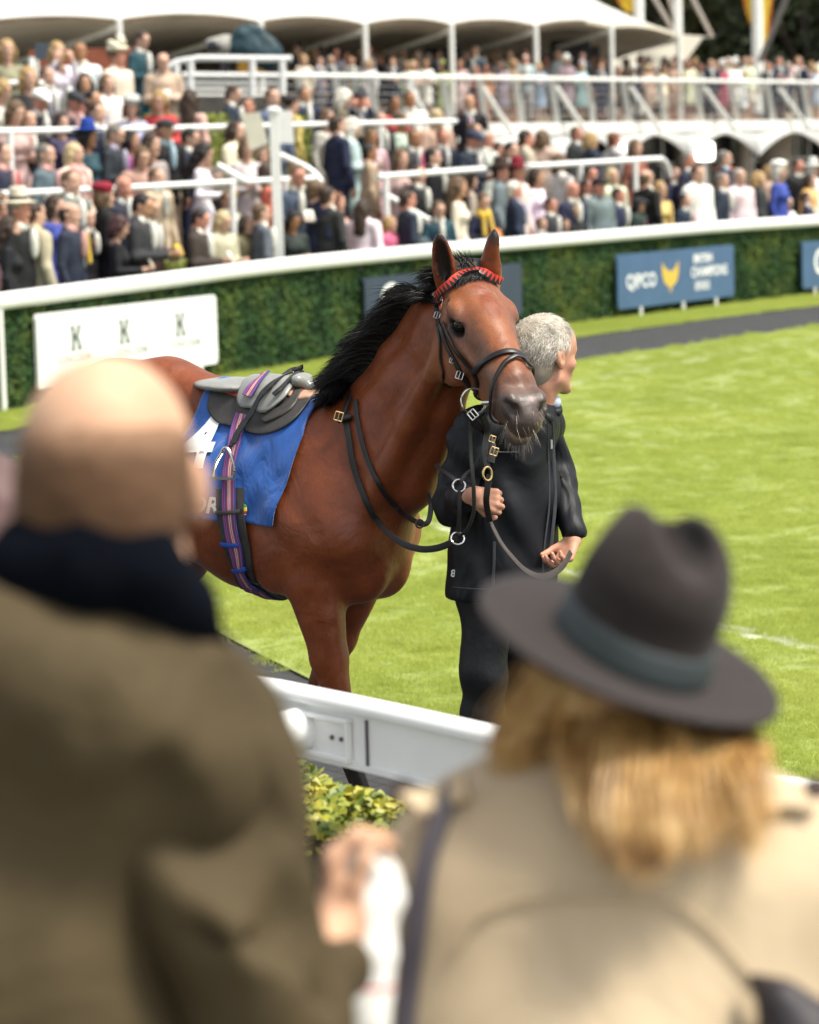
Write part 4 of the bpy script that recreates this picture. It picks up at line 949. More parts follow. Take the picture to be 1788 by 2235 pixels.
def person(px, py, typ, hair, hcol, top, face=0, kind='down', skin='l', hat=None, hatc=None, legs=None, shirt=None, tie=None, extra=(), where='', D=None, zf=None, hscale=1.0, grp='race spectators on the terraces', dy=None, more=''):
    """px,py: display pixel of the head centre"""
    if D is None:
        d = ray(px*DS, py*DS); Y = np.linspace(22, 85, 4201); X = d.x*Y/d.y; Z = CAMZ+d.z*Y/d.y
        t = Y-YC(X); H = Z-ZT(X, Y)
        if dy is not None: k = int(np.argmin(np.abs(t-dy)))
        else:
            ok = np.where((t > .95) & (H <= 1.84) & (H > 1.1) & (np.abs(H-1.77) < .20))[0]
            if len(ok): k = int(ok[np.argmin(np.abs(H[ok]-1.77)+.02*t[ok])])
            else:
                ok = np.where((t > .85) & (t < 15))[0]; k = int(ok[np.argmin(np.abs(H[ok]-1.77))])
        D = float(Y[k]); zf = float(ZT(X[k], Y[k]))
    p = Wd(px, py, D); sc = (p.z-zf)/1.65
    sc = max(.80, min(1.16, sc)); 
    z0 = p.z-1.65*sc
    lab_top = dict(suit='suit', coat='coat', fjacket='jacket', dress='dress', shirt='shirt')[typ if typ != 'shirtman' else 'shirt']
    fem = typ in ('fjacket', 'dress') or hair in ('bob', 'long', 'bun')
    lab = '%s haired spectator' % dict(pale='pale blond', tan='light brown', dark='dark brown').get(hcol, hcol)
    if hair == 'long': lab = 'long ' + lab
    if hair == 'balding': lab = 'balding ' + lab
    if hat: lab = 'spectator with %s %s' % (cw(hatc or top), dict(cap='flat cap', brim='brimmed hat', topbrim='straw hat', flower='flowered hat', beret='beret', pill='small hat')[hat])
    lab += ' in %s %s' % (cw(top), lab_top)
    if tie: lab += ' and %s tie' % cw(tie)
    if where: lab += ' ' + where
    base = lab; 
    if base in used_labels: lab = base+' '+place_phrase(px, py)
    for q_ in (' there', ' further back', ' beside another alike'):
        if lab in used_labels: lab = base+' '+place_phrase(px, py)+q_
    used_labels[lab] = 1; used_labels[base] = 1
    lab = lab.replace(' with a bright patterned tie', ' with patterned tie').replace('light brown haired', 'light brown haired')
    root = empty('person', (p.x, p.y, z0), R(face), ' '.join(lab.split()[:16]), 'person', grp); root.scale = (sc*prng.uniform(.96, 1.06), sc, sc)
    g = 'f' if fem and typ != 'suit' else 'm'
    if typ == 'coat': g = 'm' if not fem else 'm'
    kk = kind; tilted[0] = (kind == 'card')
    put((g, 'body', kk), root, SK[skin])
    tc = CC[top]; gl_ = sum(tc)/3; tc = tuple(v*.78+gl_*.22 for v in tc); tc = tuple(min(.85, v*prng.uniform(1.0, 1.3)) for v in tc)
    put((typ, kk), root, tc)
    if hair: put({'short': 'short', 'balding': 'balding', 'bob': 'bob', 'long': 'long', 'bun': 'bun'}[hair], root, HC_[hcol])
    if hat:
        put(hat, root, CC[hatc or top])
        if hat in ('topbrim', 'brim'): put('band', root, CC['black'] if hat == 'topbrim' else tuple(v*.5 for v in CC[hatc or top]))
    if typ == 'suit':
        put('shirt', root, CC[shirt or 'offwhite']); put('trousers', root, CC[legs or top]); put('shoes', root, CC['black'])
        if tie: put('tie', root, CC[tie])
    elif typ == 'coat' and not fem:
        if shirt or top in ('navy', 'black', 'charcoal', 'brown'): put('shirt', root, CC[shirt or 'offwhite'])
        put('trousers', root, CC[legs or 'charcoal']); put('shoes', root, CC['black'])
    elif typ == 'fjacket': put('skirt', root, CC[legs or top]); 
    elif typ == 'coat': put('shoes', root, CC['black'])
    for e in extra:
        put(e[0], root, CC[e[1]])
    if kind == 'card' and prng.random() < .75: put('race_card', root, CC[prng.choice(['offwhite', 'yellow', 'cream', 'orange'])])
    return root
def place_phrase(px, py):
    hx = ['at the far left', 'left of the tall white post', 'near the tall white post', 'left of the horse head', 'above the horse head', 'right of the horse ears', 'above the blue emblem board', 'near the right edge'][min(7, int(px/216))]
    return hx
P_ = person
# --- display pixel, type, hair, hair colour, top colour, facing (0 camera, 90 picture right) ...
rows = [
 # upper left
 (15,101,'fjacket','long','blond','khaki',20,dict(legs='black',where='leaning at the top left corner')),
 (2,186,'dress','bob','blond','palegreen',60,dict(kind='card',where='cut by the left edge')),
 (121,105,'fjacket','long','blond','offwhite',30,dict(legs='lightgrey',kind='up')),
 (168,106,'suit','short','tan','white',10,dict(skin='t',where='below the marquee edge')),
 (248,118,'coat','bun','tan','cream',55,dict(hat='flower',hatc='cream',skin='r',where='with a long pale skirt',legs='cream')),
 (295,82,'suit','short','brown','teal',60,dict(where='standing highest on the left',kind='card')),
 (343,128,'coat','balding','tan','beige',10,dict(kind='card')),
 (99,158,'suit','short','tan','lightgrey',50,dict()),
 (124,151,'suit','short','dark','grey',70,dict(shirt='white')),
 (179,172,'dress','long','brown','rust',10,dict(skin='m')),
 (82,208,'suit','short','grey','charcoal',40,dict(hat='cap',hatc='white',kind='card',skin='r')),
 (154,212,'suit','short','grey','navy',50,dict(hat='cap',hatc='charcoal',kind='card',skin='r',extra=[('scarf','pink')])),
 (196,208,'suit','short','dark','black',60,dict(shirt='lilac',skin='m')),
 (275,222,'fjacket','bob','tan','lilac',10,dict(hat='beret',hatc='lightgrey',kind='card')),
 (336,208,'fjacket','long','blond','red',0,dict(kind='card')),
 (400,205,'dress','long','brown','pink',160,dict(where='seen from behind')),
 (487,196,'suit','short','brown','navy',80,dict(kind='card')),
 (524,221,'fjacket','short','tan','olive',-10,dict(skin='r')),
 (574,203,'suit','short','tan','bluegrey',40,dict(shirt='lilac')),
 # second band left
 (186,284,'dress','bob','black','teal',70,dict(hat='brim',hatc='cobalt',skin='t')),
 (238,281,'suit','short','grey','charcoal',75,dict(shirt='lilac',kind='card')),
 (277,292,'dress','long','dark','magenta',60,dict(skin='m')),
 (97,323,'suit','short','grey','bluegrey',70,dict(shirt='pink',tie='purple')),
 (157,321,'coat','bob','pale','cream',60,dict(extra=[('scarf','pink')])),
 (4,321,'suit','short','brown','navy',70,dict(shirt='pink',tie='red')),
 (299,328,'coat','bob','tan','tan',20,dict(kind='card',where='in a patterned gold coat')),
 (348,271,'suit','short','dark','black',40,dict(hat='cap',hatc='charcoal',shirt='paleblue',legs='beige',skin='m')),
 (397,288,'suit','short','dark','navy',75,dict(kind='card',where='tall figure in profile')),
 (425,319,'dress','long','dark','offwhite',80,dict(kind='card')),
 (498,274,'coat','long','brown','cream',60,dict(kind='fold')),
 (519,306,'dress','bob','tan','lilac',30,dict(kind='fold',where='with a blue pattern')),
 (558,325,'fjacket','bob','tan','beige',-20,dict()),
 (563,362,'dress','bob','brown','coral',100,dict(where='beside the tall white post')),
 # front rows left
 (21,477,'dress','long','brown','black',90,dict()),
 (41,440,'suit','short','grey','black',70,dict(hat='topbrim',hatc='cream',skin='r')),
 (-2,424,'dress','bob','tan','pink',80,dict()),
 (74,447,'coat','short','brown','beige',125,dict(kind='down',where='seen from behind at the front left')),
 (148,447,'suit','balding','dark','navy',75,dict(shirt='pink',tie='yellow',where='with a bright patterned tie')),
 (184,458,'suit','short','grey','black',60,dict(extra=[('rosette','orange')],where='wearing an orange buttonhole',dy=2.2)),
 (220,410,'coat','bob','tan','black',110,dict(hat='beret',hatc='maroon')),
 (117,430,'dress','bob','brown','cobalt',60,dict(dy=2.3)),
 (261,391,'suit','balding','silver','navy',30,dict(shirt='white',skin='r')),
 (246,473,'fjacket','bob','maroon','black',95,dict(kind='card',where='with dark red curly hair')),
 (294,430,'coat','short','black','charcoal',80,dict(kind='card',shirt='offwhite',skin='m')),
 (312,436,'coat','short','tan','brown',60,dict(kind='card',dy=1.9)),
 (417,459,'coat','short','dark','brown',80,dict(kind='card',skin='r')),
 (466,463,'coat','bob','pale','beige',50,dict(kind='card')),
 (551,446,'suit','short','tan','bluegrey',110,dict(where='half turned away')),
 # middle
 (615,214,'dress','bun','dark','yellow',120,dict(where='in the bright yellow dress')),
 (642,197,'suit','short','brown','navy',30,dict(shirt='white',skin='m')),
 (720,204,'coat','bob','white','olive',90,dict(kind='card')),
 (760,207,'suit','short','dark','navy',0,dict(hat='cap',hatc='charcoal',kind='up',skin='r')),
 (831,214,'fjacket','short','dark','red',20,dict(skin='t')),
 (863,207,'suit','short','brown','offwhite',20,dict(skin='t')),
 (711,260,'suit','short','brown','navy',120,dict(kind='down',where='tall and half turned away')),
 (738,266,'coat','bob','white','paleblue',100,dict(kind='card')),
 (783,285,'dress','bob','tan','pink',20,dict(skin='t')),
 (779,319,'coat','short','black','tan',100,dict(skin='t',where='in a long patterned coat')),
 (847,251,'dress','bun','tan','palegreen',60,dict(skin='t')),
 (626,367,'suit','short','tan','bluegrey',20,dict(kind='card',skin='r')),
 (616,460,'fjacket','bob','black','darkgreen',30,dict(kind='card',skin='t')),
 (666,398,'suit','short','tan','navy',130,dict(dy=1.6)),
 (690,410,'suit','short','brown','charcoal',140,dict(dy=1.2,where='with rounded back under the stair rail')),
 (711,423,'dress','bob','auburn','orange',60,dict(dy=1.9)),
 (765,436,'coat','long','brown','offwhite',150,dict(extra=[('bag','hotpink')])),
 (859,418,'suit','short','brown','navy',110,dict(skin='r')),
 # above the horse
 (989,214,'suit','balding','tan','black',0,dict(tie='magenta',where='standing high',skin='m')),
 (917,246,'coat','bob','pale','beige',-150,dict()),
 (1000,274,'suit','short','tan','charcoal',60,dict()),
 (993,292,'suit','short','dark','navy',50,dict(hat='cap',hatc='navy',kind='card',skin='r')),
 (1025,291,'suit','short','silver','lightgrey',60,dict(skin='r')),
 (1050,315,'fjacket','bob','brown','lightgrey',30,dict(skin='r')),
 (1078,315,'suit','short','dark','black',50,dict(shirt='white')),
 (1109,289,'coat','short','brown','beige',100,dict(skin='r')),
 (1143,289,'coat','bob','tan','beige',150,dict(where='with a broad pale coat')),
 (932,287,'suit','short','auburn','navy',30,dict(skin='r')),
 (912,328,'coat','short','black','black',85,dict(where='in profile in a long black coat')),
 (873,289,'suit','short','tan','charcoal',30,dict(skin='t',tie='hotpink')),
 (1055,359,'coat','short','dark','grey',80,dict(hat='brim',hatc='brown',skin='r')),
 (1090,359,'coat','short','dark','cream',60,dict(hat='brim',hatc='maroon',skin='r')),
 (1130,369,'fjacket','bob','brown','offwhite',60,dict(skin='m')),
 (1084,398,'coat','short','white','navy',100,dict(skin='r',shirt='lilac')),
 (1016,421,'fjacket','short','tan','navy',30,dict(kind='card',extra=[('scarf','yellow')])),
 (923,439,'suit','short','tan','teal',20,dict(kind='card')),
 (966,389,'dress','long','tan','cream',80,dict(skin='m')),
 (960,448,'dress','bob','dark','rust',60,dict(dy=1.0)),
 (990,375,'dress','long','brown','beige',100,dict(dy=2.6)),
 # right of the horse
 (1215,280,'coat','short','tan','charcoal',60,dict(skin='r')),
 (1245,293,'coat','bob','blond','navy',110,dict()),
 (1294,293,'coat','short','auburn','lightgrey',120,dict(skin='r')),
 (1339,309,'dress','bob','tan','rust',40,dict()),
 (1245,366,'suit','short','dark','black',40,dict(skin='r')),
 (1206,398,'suit','balding','silver','navy',40,dict(skin='r')),
 (1237,392,'suit','short','brown','charcoal',60,dict(skin='r',dy=1.5)),
 (1262,391,'coat','short','dark','grey',40,dict(hat='cap',hatc='black',skin='r')),
 (1290,369,'coat','bob','pale','cream',30,dict()),
 (1303,409,'suit','short','brown','navy',70,dict(skin='r')),
 (1362,373,'suit','balding','tan','black',130,dict(where='large dark suit seen from behind')),
 (1346,430,'coat','bob','black','darkgreen',60,dict(skin='m',extra=[('rosette','hotpink')],hat='cap',hatc='charcoal')),
 (1212,446,'coat','bob','blond','black',30,dict(kind='card')),
 (1271,451,'coat','bob','dark','beige',60,dict(kind='card',dy=1.1)),
 (1391,396,'dress','bob','blond','yellow',30,dict()),
 (1451,335,'suit','short','grey','navy',60,dict(skin='r')),
 (1470,364,'coat','short','brown','white',40,dict(where='in a broad white coat')),
 (1526,332,'suit','short','grey','navy',90,dict(shirt='paleblue')),
 (1521,378,'suit','short','grey','navy',70,dict(kind='down')),
 (1527,364,'dress','bob','tan','coral',60,dict(hat='brim',hatc='coral',dy=2.2)),
 (1558,370,'coat','short','silver','cream',30,dict(extra=[('rosette','orange')])),
 (1599,375,'coat','long','blond','charcoal',90,dict()),
 (1625,362,'coat','long','blond','tan',60,dict(dy=2.0)),
 (1637,402,'coat','bob','tan','navy',50,dict(dy=1.1)),
 (1642,357,'fjacket','bob','white','cobalt',60,dict(hat='beret',hatc='white')),
 (1681,348,'coat','short','black','black',40,dict(skin='r')),
 (1706,379,'coat','bob','brown','yellow',60,dict(dy=1.4)),
 (1713,355,'coat','bob','white','offwhite',60,dict(hat='brim',hatc='white',dy=2.2)),
 (1444,421,'suit','short','brown','navy',50,dict(tie='hotpink',dy=1.0)),
 (1660,425,'dress','bun','white','white',40,dict(dy=1.1)),  # white-clad figure added in place of a trophy-like white object
 (1700,415,'suit','short','dark','navy',80,dict(dy=1.0)),
 (1420,365,'suit','short','tan','navy',60,dict(dy=2.4)),
 (1480,408,'coat','bob','tan','beige',40,dict(dy=1.2)),
 (1555,405,'dress','bob','rust' if 0 else 'auburn','tan',40,dict(dy=1.3)),
 (1180,340,'coat','bob','tan','cream',120,dict(dy=3.0)),
 (1160,430,'suit','short','brown','charcoal',60,dict(dy=1.2,skin='r')),
 (1190,470,'fjacket','bob','brown','palegreen',20,dict(dy=1.0)),
 (880,365,'suit','short','brown','black',60,dict(dy=2.5)),
 (845,330,'dress','bob','tan','beige',30,dict()),
 (800,250,'suit','short','grey','charcoal',40,dict()),
 (690,245,'dress','bob','tan','lightgrey',40,dict()),
 (60,250,'suit','short','brown','black',30,dict()),
 (130,255,'dress','bob','brown','purple',30,dict()),
 (30,232,'dress','bob','tan','beige',40,dict(kind='card')),
 (225,175,'coat','bob','tan','offwhite',40,dict()),
 (205,235,'suit','short','brown','navy',50,dict()),
 (320,300,'dress','bob','brown','mauve',50,dict()),
 (60,160,'dress','bob','blond','black',30,dict()),
 (150,380,'suit','short','tan','grey',50,dict(dy=2.4)),
 (330,372,'suit','short','tan','beige',50,dict(dy=3.2)),
 (480,420,'suit','short','tan','khaki',50,dict(dy=3.0)),
 (520,470,'coat','bob','brown','olive',50,dict(dy=1.4)),
 (598,500,'dress','bob','tan','rust',50,dict(dy=1.1)),
 (822,470,'coat','bob','blond','hotpink',60,dict(dy=1.3)),
 (900,475,'suit','short','grey','bluegrey',60,dict(dy=1.1)),
 (1140,470,'suit','short','tan','grey',60,dict(dy=1.0)),
 (1400,440,'dress','bob','tan','mauve',60,dict(dy=1.0)),
]
for r_ in rows:
    px, py, typ, hair, hcol, top, face, kw = r_; P_(px, py, typ, hair, hcol, top, face=face, **kw)
# deck spectators
deckp = [(640,123,'dress','bob','blond','palegreen'),(672,128,'suit','short','dark','grey'),(697,126,'suit','short','silver','navy'),(740,128,'suit','balding','tan','grey'),(777,133,'fjacket','bob','blond','white'),
 (827,131,'suit','short','tan','navy'),(856,135,'dress','bob','tan','palegreen'),(871,136,'fjacket','bob','pale','white'),(897,132,'fjacket','bob','tan','offwhite'),(930,138,'dress','bob','brown','lime'),(969,133,'dress','bob','tan','pink'),
 (1003,143,'fjacket','short','dark','maroon'),(1023,140,'dress','bob','brown','orange'),(1057,135,'dress','bob','brown','lilac'),(1082,132,'dress','long','blond','khaki'),(1107,124,'suit','short','white','lightgrey'),(1135,140,'dress','bob','blond','lightblue'),
 (1193,128,'coat','bob','white','mauve'),(1223,138,'dress','bob','tan','paleblue'),(1265,140,'suit','short','dark','navy'),(1303,147,'dress','bob','auburn','brown'),(1334,147,'suit','short','white','navy'),(1366,142,'dress','bob','pale','beige'),(1396,144,'dress','bob','brown','cream'),(1416,133,'dress','bob','brown','tan'),
 (1449,132,'dress','bob','tan','cream'),(1474,140,'fjacket','bob','brown','grey'),(1497,132,'suit','short','brown','navy'),(1521,138,'dress','bob','white','hotpink'),(1547,137,'coat','bob','white','white'),(1565,154,'dress','bun','white','offwhite'),(1622,140,'suit','short','brown','navy'),(1640,128,'suit','short','brown','navy'),(1687,133,'suit','short','brown','navy'),(1719,145,'dress','bob','pale','paleblue')]
hats = {1193: ('brim', 'white'), 1223: ('pill', 'lilac'), 1521: ('brim', 'white'), 1547: ('flower', 'white'), 1334: ('brim', 'white'), 930: ('pill', 'lime')}
names_d = {}
for i, (px, py, typ, hair, hcol, top) in enumerate(deckp):
    kw = {}
    if px in hats: kw = dict(hat=hats[px][0], hatc=hats[px][1])
    P_(px, py, typ, hair, hcol, top, face=prng.uniform(-50, 60), D=DL(px)+prng.uniform(.5, 1.0), zf=ZF, kind=prng.choice(['fold', 'down', 'bag', 'fold']), skin=prng.choice('lmr'), where='at the deck balustrade', grp='spectators on the deck', **kw)
for i in range(46):
    px = 632+i*24.5+prng.uniform(-8, 8); 
    if px > 1740: break
    D = DL(px)+prng.uniform(1.8, 4.5); typ = prng.choice(['suit', 'dress', 'fjacket', 'coat']); top = prng.choice(['navy', 'black', 'charcoal', 'grey', 'beige', 'cream', 'mauve', 'bluegrey', 'pink', 'khaki', 'lightgrey'])
    d = ray(px*DS, 500); py = None; z = ZF+1.62*prng.uniform(.95, 1.06)
    # project height back to a pixel
    v = CR.transposed() @ (Vector(((px-862)/6109*D, D, z))-Vector((0, 0, CAMZ))); py = (CY-FPX*v.y/(-v.z))/DS
    P_(px, py, typ, prng.choice(['short', 'bob', 'balding', 'bob']) if typ != 'suit' else 'short', prng.choice(['brown', 'blond', 'grey', 'tan', 'dark', 'silver']), top, face=prng.uniform(-80, 80), D=D, zf=ZF, kind=prng.choice(['fold', 'down', 'bag']), skin=prng.choice('lmr'), where='in the deck second rank', grp='spectators on the deck')
# ================================================================== HORSE
HO = Vector((-.29, 9.9, 0)); HTH = R(57)
HM = Matrix.Translation(HO) @ Matrix.Rotation(math.atan2(-math.cos(HTH), math.sin(HTH)), 4, 'Z')
HMI = HM.inverted()
def hl(w): return HMI @ Vector(w)
horse = empty('horse', HO, math.atan2(-math.cos(HTH), math.sin(HTH)),
    'bay racehorse with black mane and red and black browband led along the ring', 'horse')
# head frame
HY = R(21.5); HB = R(36)
hh = Vector((math.sin(HY), -math.cos(HY), 0)); zz = Vector((0, 0, 1))
hn = hh*math.cos(HB)-zz*math.sin(HB); hd = hh*math.sin(HB)+zz*math.cos(HB); hs = Vector((math.cos(HY), math.sin(HY), 0))
POLL = W(1030, 603, 9.42)
# a slight tilt of the head about its own long axis and the view
RT = Matrix.Rotation(R(-2), 3, hh); hn = RT @ hn; hd = RT @ hd; hs = RT @ hs
def HW(n, d, s): return POLL + hn*n + hd*d + hs*s          # head coords -> world
def HP(n, d, s): return tuple(hl(HW(n, d, s)))              # head coords -> horse local
R3 = HMI.to_3x3()
HAX = np.array([list(R3 @ hn), list(R3 @ hd), list(R3 @ hs)])
def HE(n, d, s, rn, rd, rs, k=.03, op='u', rot=None):
    M = HAX if rot is None else rot
    return el(HP(n, d, s), (rn, rd, rs), k, M, op)
def HC(a, b, ra, rb, k=.03, u=None, su=1.0, op='u'):
    uu = None if u is None else HAX[u]
    return rc(HP(*a), HP(*b), ra, rb, k, uu, su, op)
Zu = (0, 0, 1)
hp = []
# trunk
hp += [rc((.06,0,1.20), (-.30,0,1.235), .225, .222, .05, Zu, 1.26),
       rc((-.30,0,1.235), (-.76,0,1.33), .222, .200, .08, Zu, 1.22),
       el((-.88,0,1.37), (.36,.265,.32), .1),
       rc((.10,0,1.48), (-.18,0,1.545), .080, .055, .12), rc((-.18,0,1.545), (-.50,0,1.565), .055, .08, .12),
       rc((-.48,0,1.58), (-.66,0,1.635), .09, .085, .10), rc((-.66,0,1.625), (-.90,0,1.61), .085, .085, .12), rc((-.90,0,1.60), (-1.16,0,1.46), .085, .06, .12),
       el((.13,0,1.18), (.18,.18,.25), .08)]
for s in (-1, 1):
    hp += [rc((-.01,s*.095,1.47), (.17,s*.150,1.16), .070, .100, .07),
           el((.180,s*.120,1.15), (.085,.075,.13), .06),
           el((.180,s*.066,1.055), (.115,.076,.130), .028),
           el((.00,s*.170,1.14), (.16,.080,.18), .05),
           el((-.095,s*.160,1.08), (.10,.070,.13), .035),
           el((-.10,s*.125,1.36), (.10,.065,.15), .06),
           el((-.96,s*.155,1.14), (.27,.13,.34), .07), el((-.74,s*.17,1.10), (.13,.08,.20), .07),
           rc((-1.14,s*.12,1.30), (-1.20,s*.11,1.02), .10, .08, .07)]
def front_leg(s, e, kn, fe, co, ho):
    y = s*.148
    q = [rc((e[0],y,e[1]), (e[0]*.5+kn[0]*.5-.003,y,e[1]*.5+kn[1]*.5), .088, .056, .05, (1,0,0), 1.12),
         rc((e[0]*.5+kn[0]*.5-.003,y,e[1]*.5+kn[1]*.5), (kn[0],y,kn[1]+.03), .056, .038, .03, (1,0,0), 1.15),
         el((kn[0]+.008,y,kn[1]), (.040,.040,.062), .02),
         rc((kn[0],y,kn[1]-.03), (fe[0],y,fe[1]+.03), .028, .024, .02, (1,0,0), 1.3),
         rc((kn[0]-.028,y,kn[1]-.05), (fe[0]-.026,y,fe[1]+.03), .014, .014, .01),
         el((fe[0]-.004,y,fe[1]), (.036,.032,.040), .02),
         rc((fe[0],y,fe[1]), (co[0],y,co[1]), .028, .032, .02),
         rc((co[0],y,co[1]), (ho[0],y,ho[1]), .042, .055, .012)]
    if s < 0:
        q += [rc((e[0]+.050,y-.030,e[1]+.0), (kn[0]+.012,y-.020,kn[1]+.09), .046, .018, .014),
              rc((e[0]-.040,y-.035,e[1]+.02), (kn[0]-.030,y-.018,kn[1]+.10), .050, .016, .016)]
    return q
hp += front_leg(-1, (.060,.985), (.148,.50), (.235,.235), (.29,.10), (.31,.055))
hp += front_leg(1, (.045,1.00), (-.16,.52), (-.29,.28), (-.32,.13), (-.31,.06))
for s, dx in ((-1, .12), (1, -.12)):
    y = s*.15
    hp += [rc((-1.00,y,1.02), (-1.08+dx*.4,y,.76), .13, .075, .06, (1,0,0), 1.2),
           rc((-1.08+dx*.4,y,.76), (-1.20+dx,y,.57), .07, .048, .04, (1,0,0), 1.25),
           el((-1.21+dx,y,.55), (.055,.04,.065), .02),
           rc((-1.19+dx,y,.50), (-1.16+dx*1.4,y,.25), .03, .027, .02, (1,0,0), 1.3),
           el((-1.16+dx*1.4,y,.23), (.04,.034,.042), .02),
           rc((-1.16+dx*1.4,y,.22), (-1.11+dx*1.4,y,.11), .029, .034, .02),
           rc((-1.11+dx*1.4,y,.10), (-1.09+dx*1.4,y,.055), .044, .056, .012)]
# neck
Nu = (-.72, 0, .70)
hp += [rc((.05,0,1.31), (.26,-.01,1.43), .160, .122, .08, Nu, 1.70),
       rc((.26,-.01,1.43), (.43,-.03,1.64), .116, .090, .06, Nu, 1.88),
       rc((.43,-.03,1.64), (.565,-.065,1.86), .084, .074, .05, Nu, 1.70),
       rc((.10,0,1.56), (.30,-.015,1.78), .035, .028, .05), rc((.30,-.015,1.78), (.44,-.035,1.94), .028, .03, .05)]
for s in (-1, 1):   # muscle band of the neck and the groove under it
    hp += [rc((.22,s*.118-.01,1.20), (.44,s*.080-.04,1.56), .050, .040, .035),
           rc((.44,s*.080-.04,1.56), HP(.12,-.13,s*.07), .040, .032, .04)]
# head
hp += [HE(.045,-.055,0, .10,.075,.085, .04), HE(.105,-.058,0, .110,.080,.103, .03), HE(.22,-.05,0, .11,.06,.075, .04),
       HC((.18,-.042,0), (.47,-.042,0), .064, .042, .03, 2, 1.12),
       HC((.22,-.10,0), (.50,-.095,0), .080, .060, .04, 2, .98),
       HC((.20,-.240,0), (.50,-.158,0), .042, .032, .05, 2, 1.1),
       HE(.568,-.090,0, .072,.066,.060, .03),
       HE(.618,-.100,0, .038,.052,.054, .02),
       HE(.592,-.166,0, .048,.030,.044, .018)]
for s in (-1, 1):
    hp += [HE(.150,-.165,s*.072, .130,.135,.034, .045), HE(.115,-.215,s*.062, .085,.085,.030, .03),
           HE(.135,-.036,s*.100, .050,.024,.020, .020), HC((.175,-.092,s*.106), (.335,-.100,s*.078), .015, .011, .02),
           HE(.168,-.036,s*.104, .036,.009,.012, .010), HE(.178,-.082,s*.102, .030,.007,.010, .010),
           HE(.165,-.062,s*.088, .040,.030,.024, .014),
           HE(.568,-.060,s*.050, .050,.042,.028, .02),
           HE(.46,-.07,s*.052, .08,.035,.018, .03),
           HE(.490,-.13,s*.040, .06,.04,.018, .03)]
for s in (-1, 1):
    hp += [HE(.100,-.045,s*.098, .020,.014,.010, .02, 's'),
           HE(.198,-.058,s*.103, .040,.0215,.027, .004, 's'),
           HE(.620,-.052,s*.050, .031,.023,.019, .005, 's'),
           HE(.590,-.046,s*.066, .020,.012,.014, .006, 's'),
           HE(.35,-.130,s*.098, .08,.02,.012, .03, 's')]
hp += [HE(.622,-.143,0, .070,.0045,.060, .006, 's'), HE(.30,-.275,0, .14,.03,.022, .03, 's')]
# ears
EARS = []
def ear(s, base, tip, open_dir):
    a = np.array(HP(*base)); b = np.array(HP(*tip)); ax_ = b-a; L = np.linalg.norm(ax_); o = np.array(list(R3 @ Vector(open_dir)))
    M = axes(ax_, o); EARS.append((a+ax_*.48+M[1]*.028, M, L))
    q = [el(a+ax_*.36, (L*.60, .029, .034), .018, M), rc(a+ax_*.5, a+ax_*.99, .022, .003, .012, M[2], 1.2),
         rc(a-ax_*.12, a+ax_*.2, .036, .034, .03),
         el(a+ax_*.48+M[1]*.028, (L*.46, .027, .024), .005, M, 's')]
    return q
hp += ear(-1, (-.015,-.015,-.082), (-.038,.150,-.142), (-.05,-1,.0))
_e = ear(1, (-.005,-.005,.066), (-.045,.160,.055), (.95,.25,.1))
_e[-1]['r'] = _e[-1]['r']*.8; hp += _e
def head_coords(V):
    w = (np.array(HM.to_3x3()) @ V.T).T + np.array(HO) - np.array(POLL)
    return w@np.array(hn), w@np.array(hd), w@np.array(hs)
def sstep(a, b, x):
    t = np.clip((x-a)/(b-a), 0, 1); return t*t*(3-2*t)
def horse_col(V):
    n, d, s = head_coords(V)
    base = np.tile(np.array([.185, .042, .0105]), (len(V), 1))
    up = sstep(1.0, 1.6, V[:, 2])[:, None]
    base = base*(1-up*.0)
    dark = np.array([.014, .010, .009])
    leg = 1-sstep(.46, .64, V[:, 2]+.03*np.sin(V[:, 0]*40))
    base = base*(1-leg[:, None])+dark*leg[:, None]
    inhead = (n > -.12) & (np.abs(s) < .16) & (d > -.32) & (d < .2) & (V[:, 2] > 1.45) & (V[:, 0] > .45)
    face = np.where(inhead & (d < .02), 1, 0)[:, None]*sstep(-.02, .08, n)[:, None]
    base = base*(1-face)+face*np.array([.215, .068, .024])
    grey = (sstep(.10, .30, n)*sstep(.085, .04, np.abs(np.abs(s)-.075)+np.maximum(0, np.abs(d+.09)-.045)))[:, None]*face*.5
    base = base*(1-grey)+grey*np.array([.085, .050, .036])
    mz = (sstep(.42, .60, n+.25*np.maximum(0, -d-.08)))[:, None]*face
    base = base*(1-mz)+mz*np.array([.070, .050, .043])
    eye = np.minimum(1, 1.7*np.exp(-(((n-.188)/.046)**2+((d+.060)/.030)**2+((np.abs(s)-.09)/.08)**2)))[:, None]*face
    base = base*(1-eye)+eye*dark
    nos = np.exp(-(((n-.612)/.031)**2+((d+.052)/.022)**2+((np.abs(s)-.052)/.019)**2))[:, None]*face
    base = base*(1-nos)+nos*np.array([.006, .004, .004])
    star = np.exp(-(((n-.585)/.012)**2+((d+.012)/.03)**2+((s-.012)/.008)**2))[:, None]*face*.8
    base = base*(1-star)+star*np.array([.55, .42, .38])
    lip = (np.exp(-(((n-.62)/.05)**2+((d+.146)/.008)**2)))[:, None]*face*.8
    base = base*(1-lip)+lip*np.array([.35, .22, .12])
    er = (inhead & (d > .03) & (n < .03)); tipd = sstep(.095, .145, d)
    base[er] = base[er]*(1-tipd[er, None])+dark*tipd[er, None]
    # inside of the ears is dark hair
    for c0, M, L in EARS:
        q = (V-c0)@M.T; e = np.sqrt(((q/np.array([L*.46, .027, .024]))**2).sum(1))
        al = np.clip((1.22-e)/.2, 0, 1)[:, None]; base = base*(1-al)+dark*.8*al
    return base
M_coat, nt, b_ = nodes_of('bay_coat')
co = coord(nt); at = N(nt, 'ShaderNodeAttribute', attribute_name='Col')
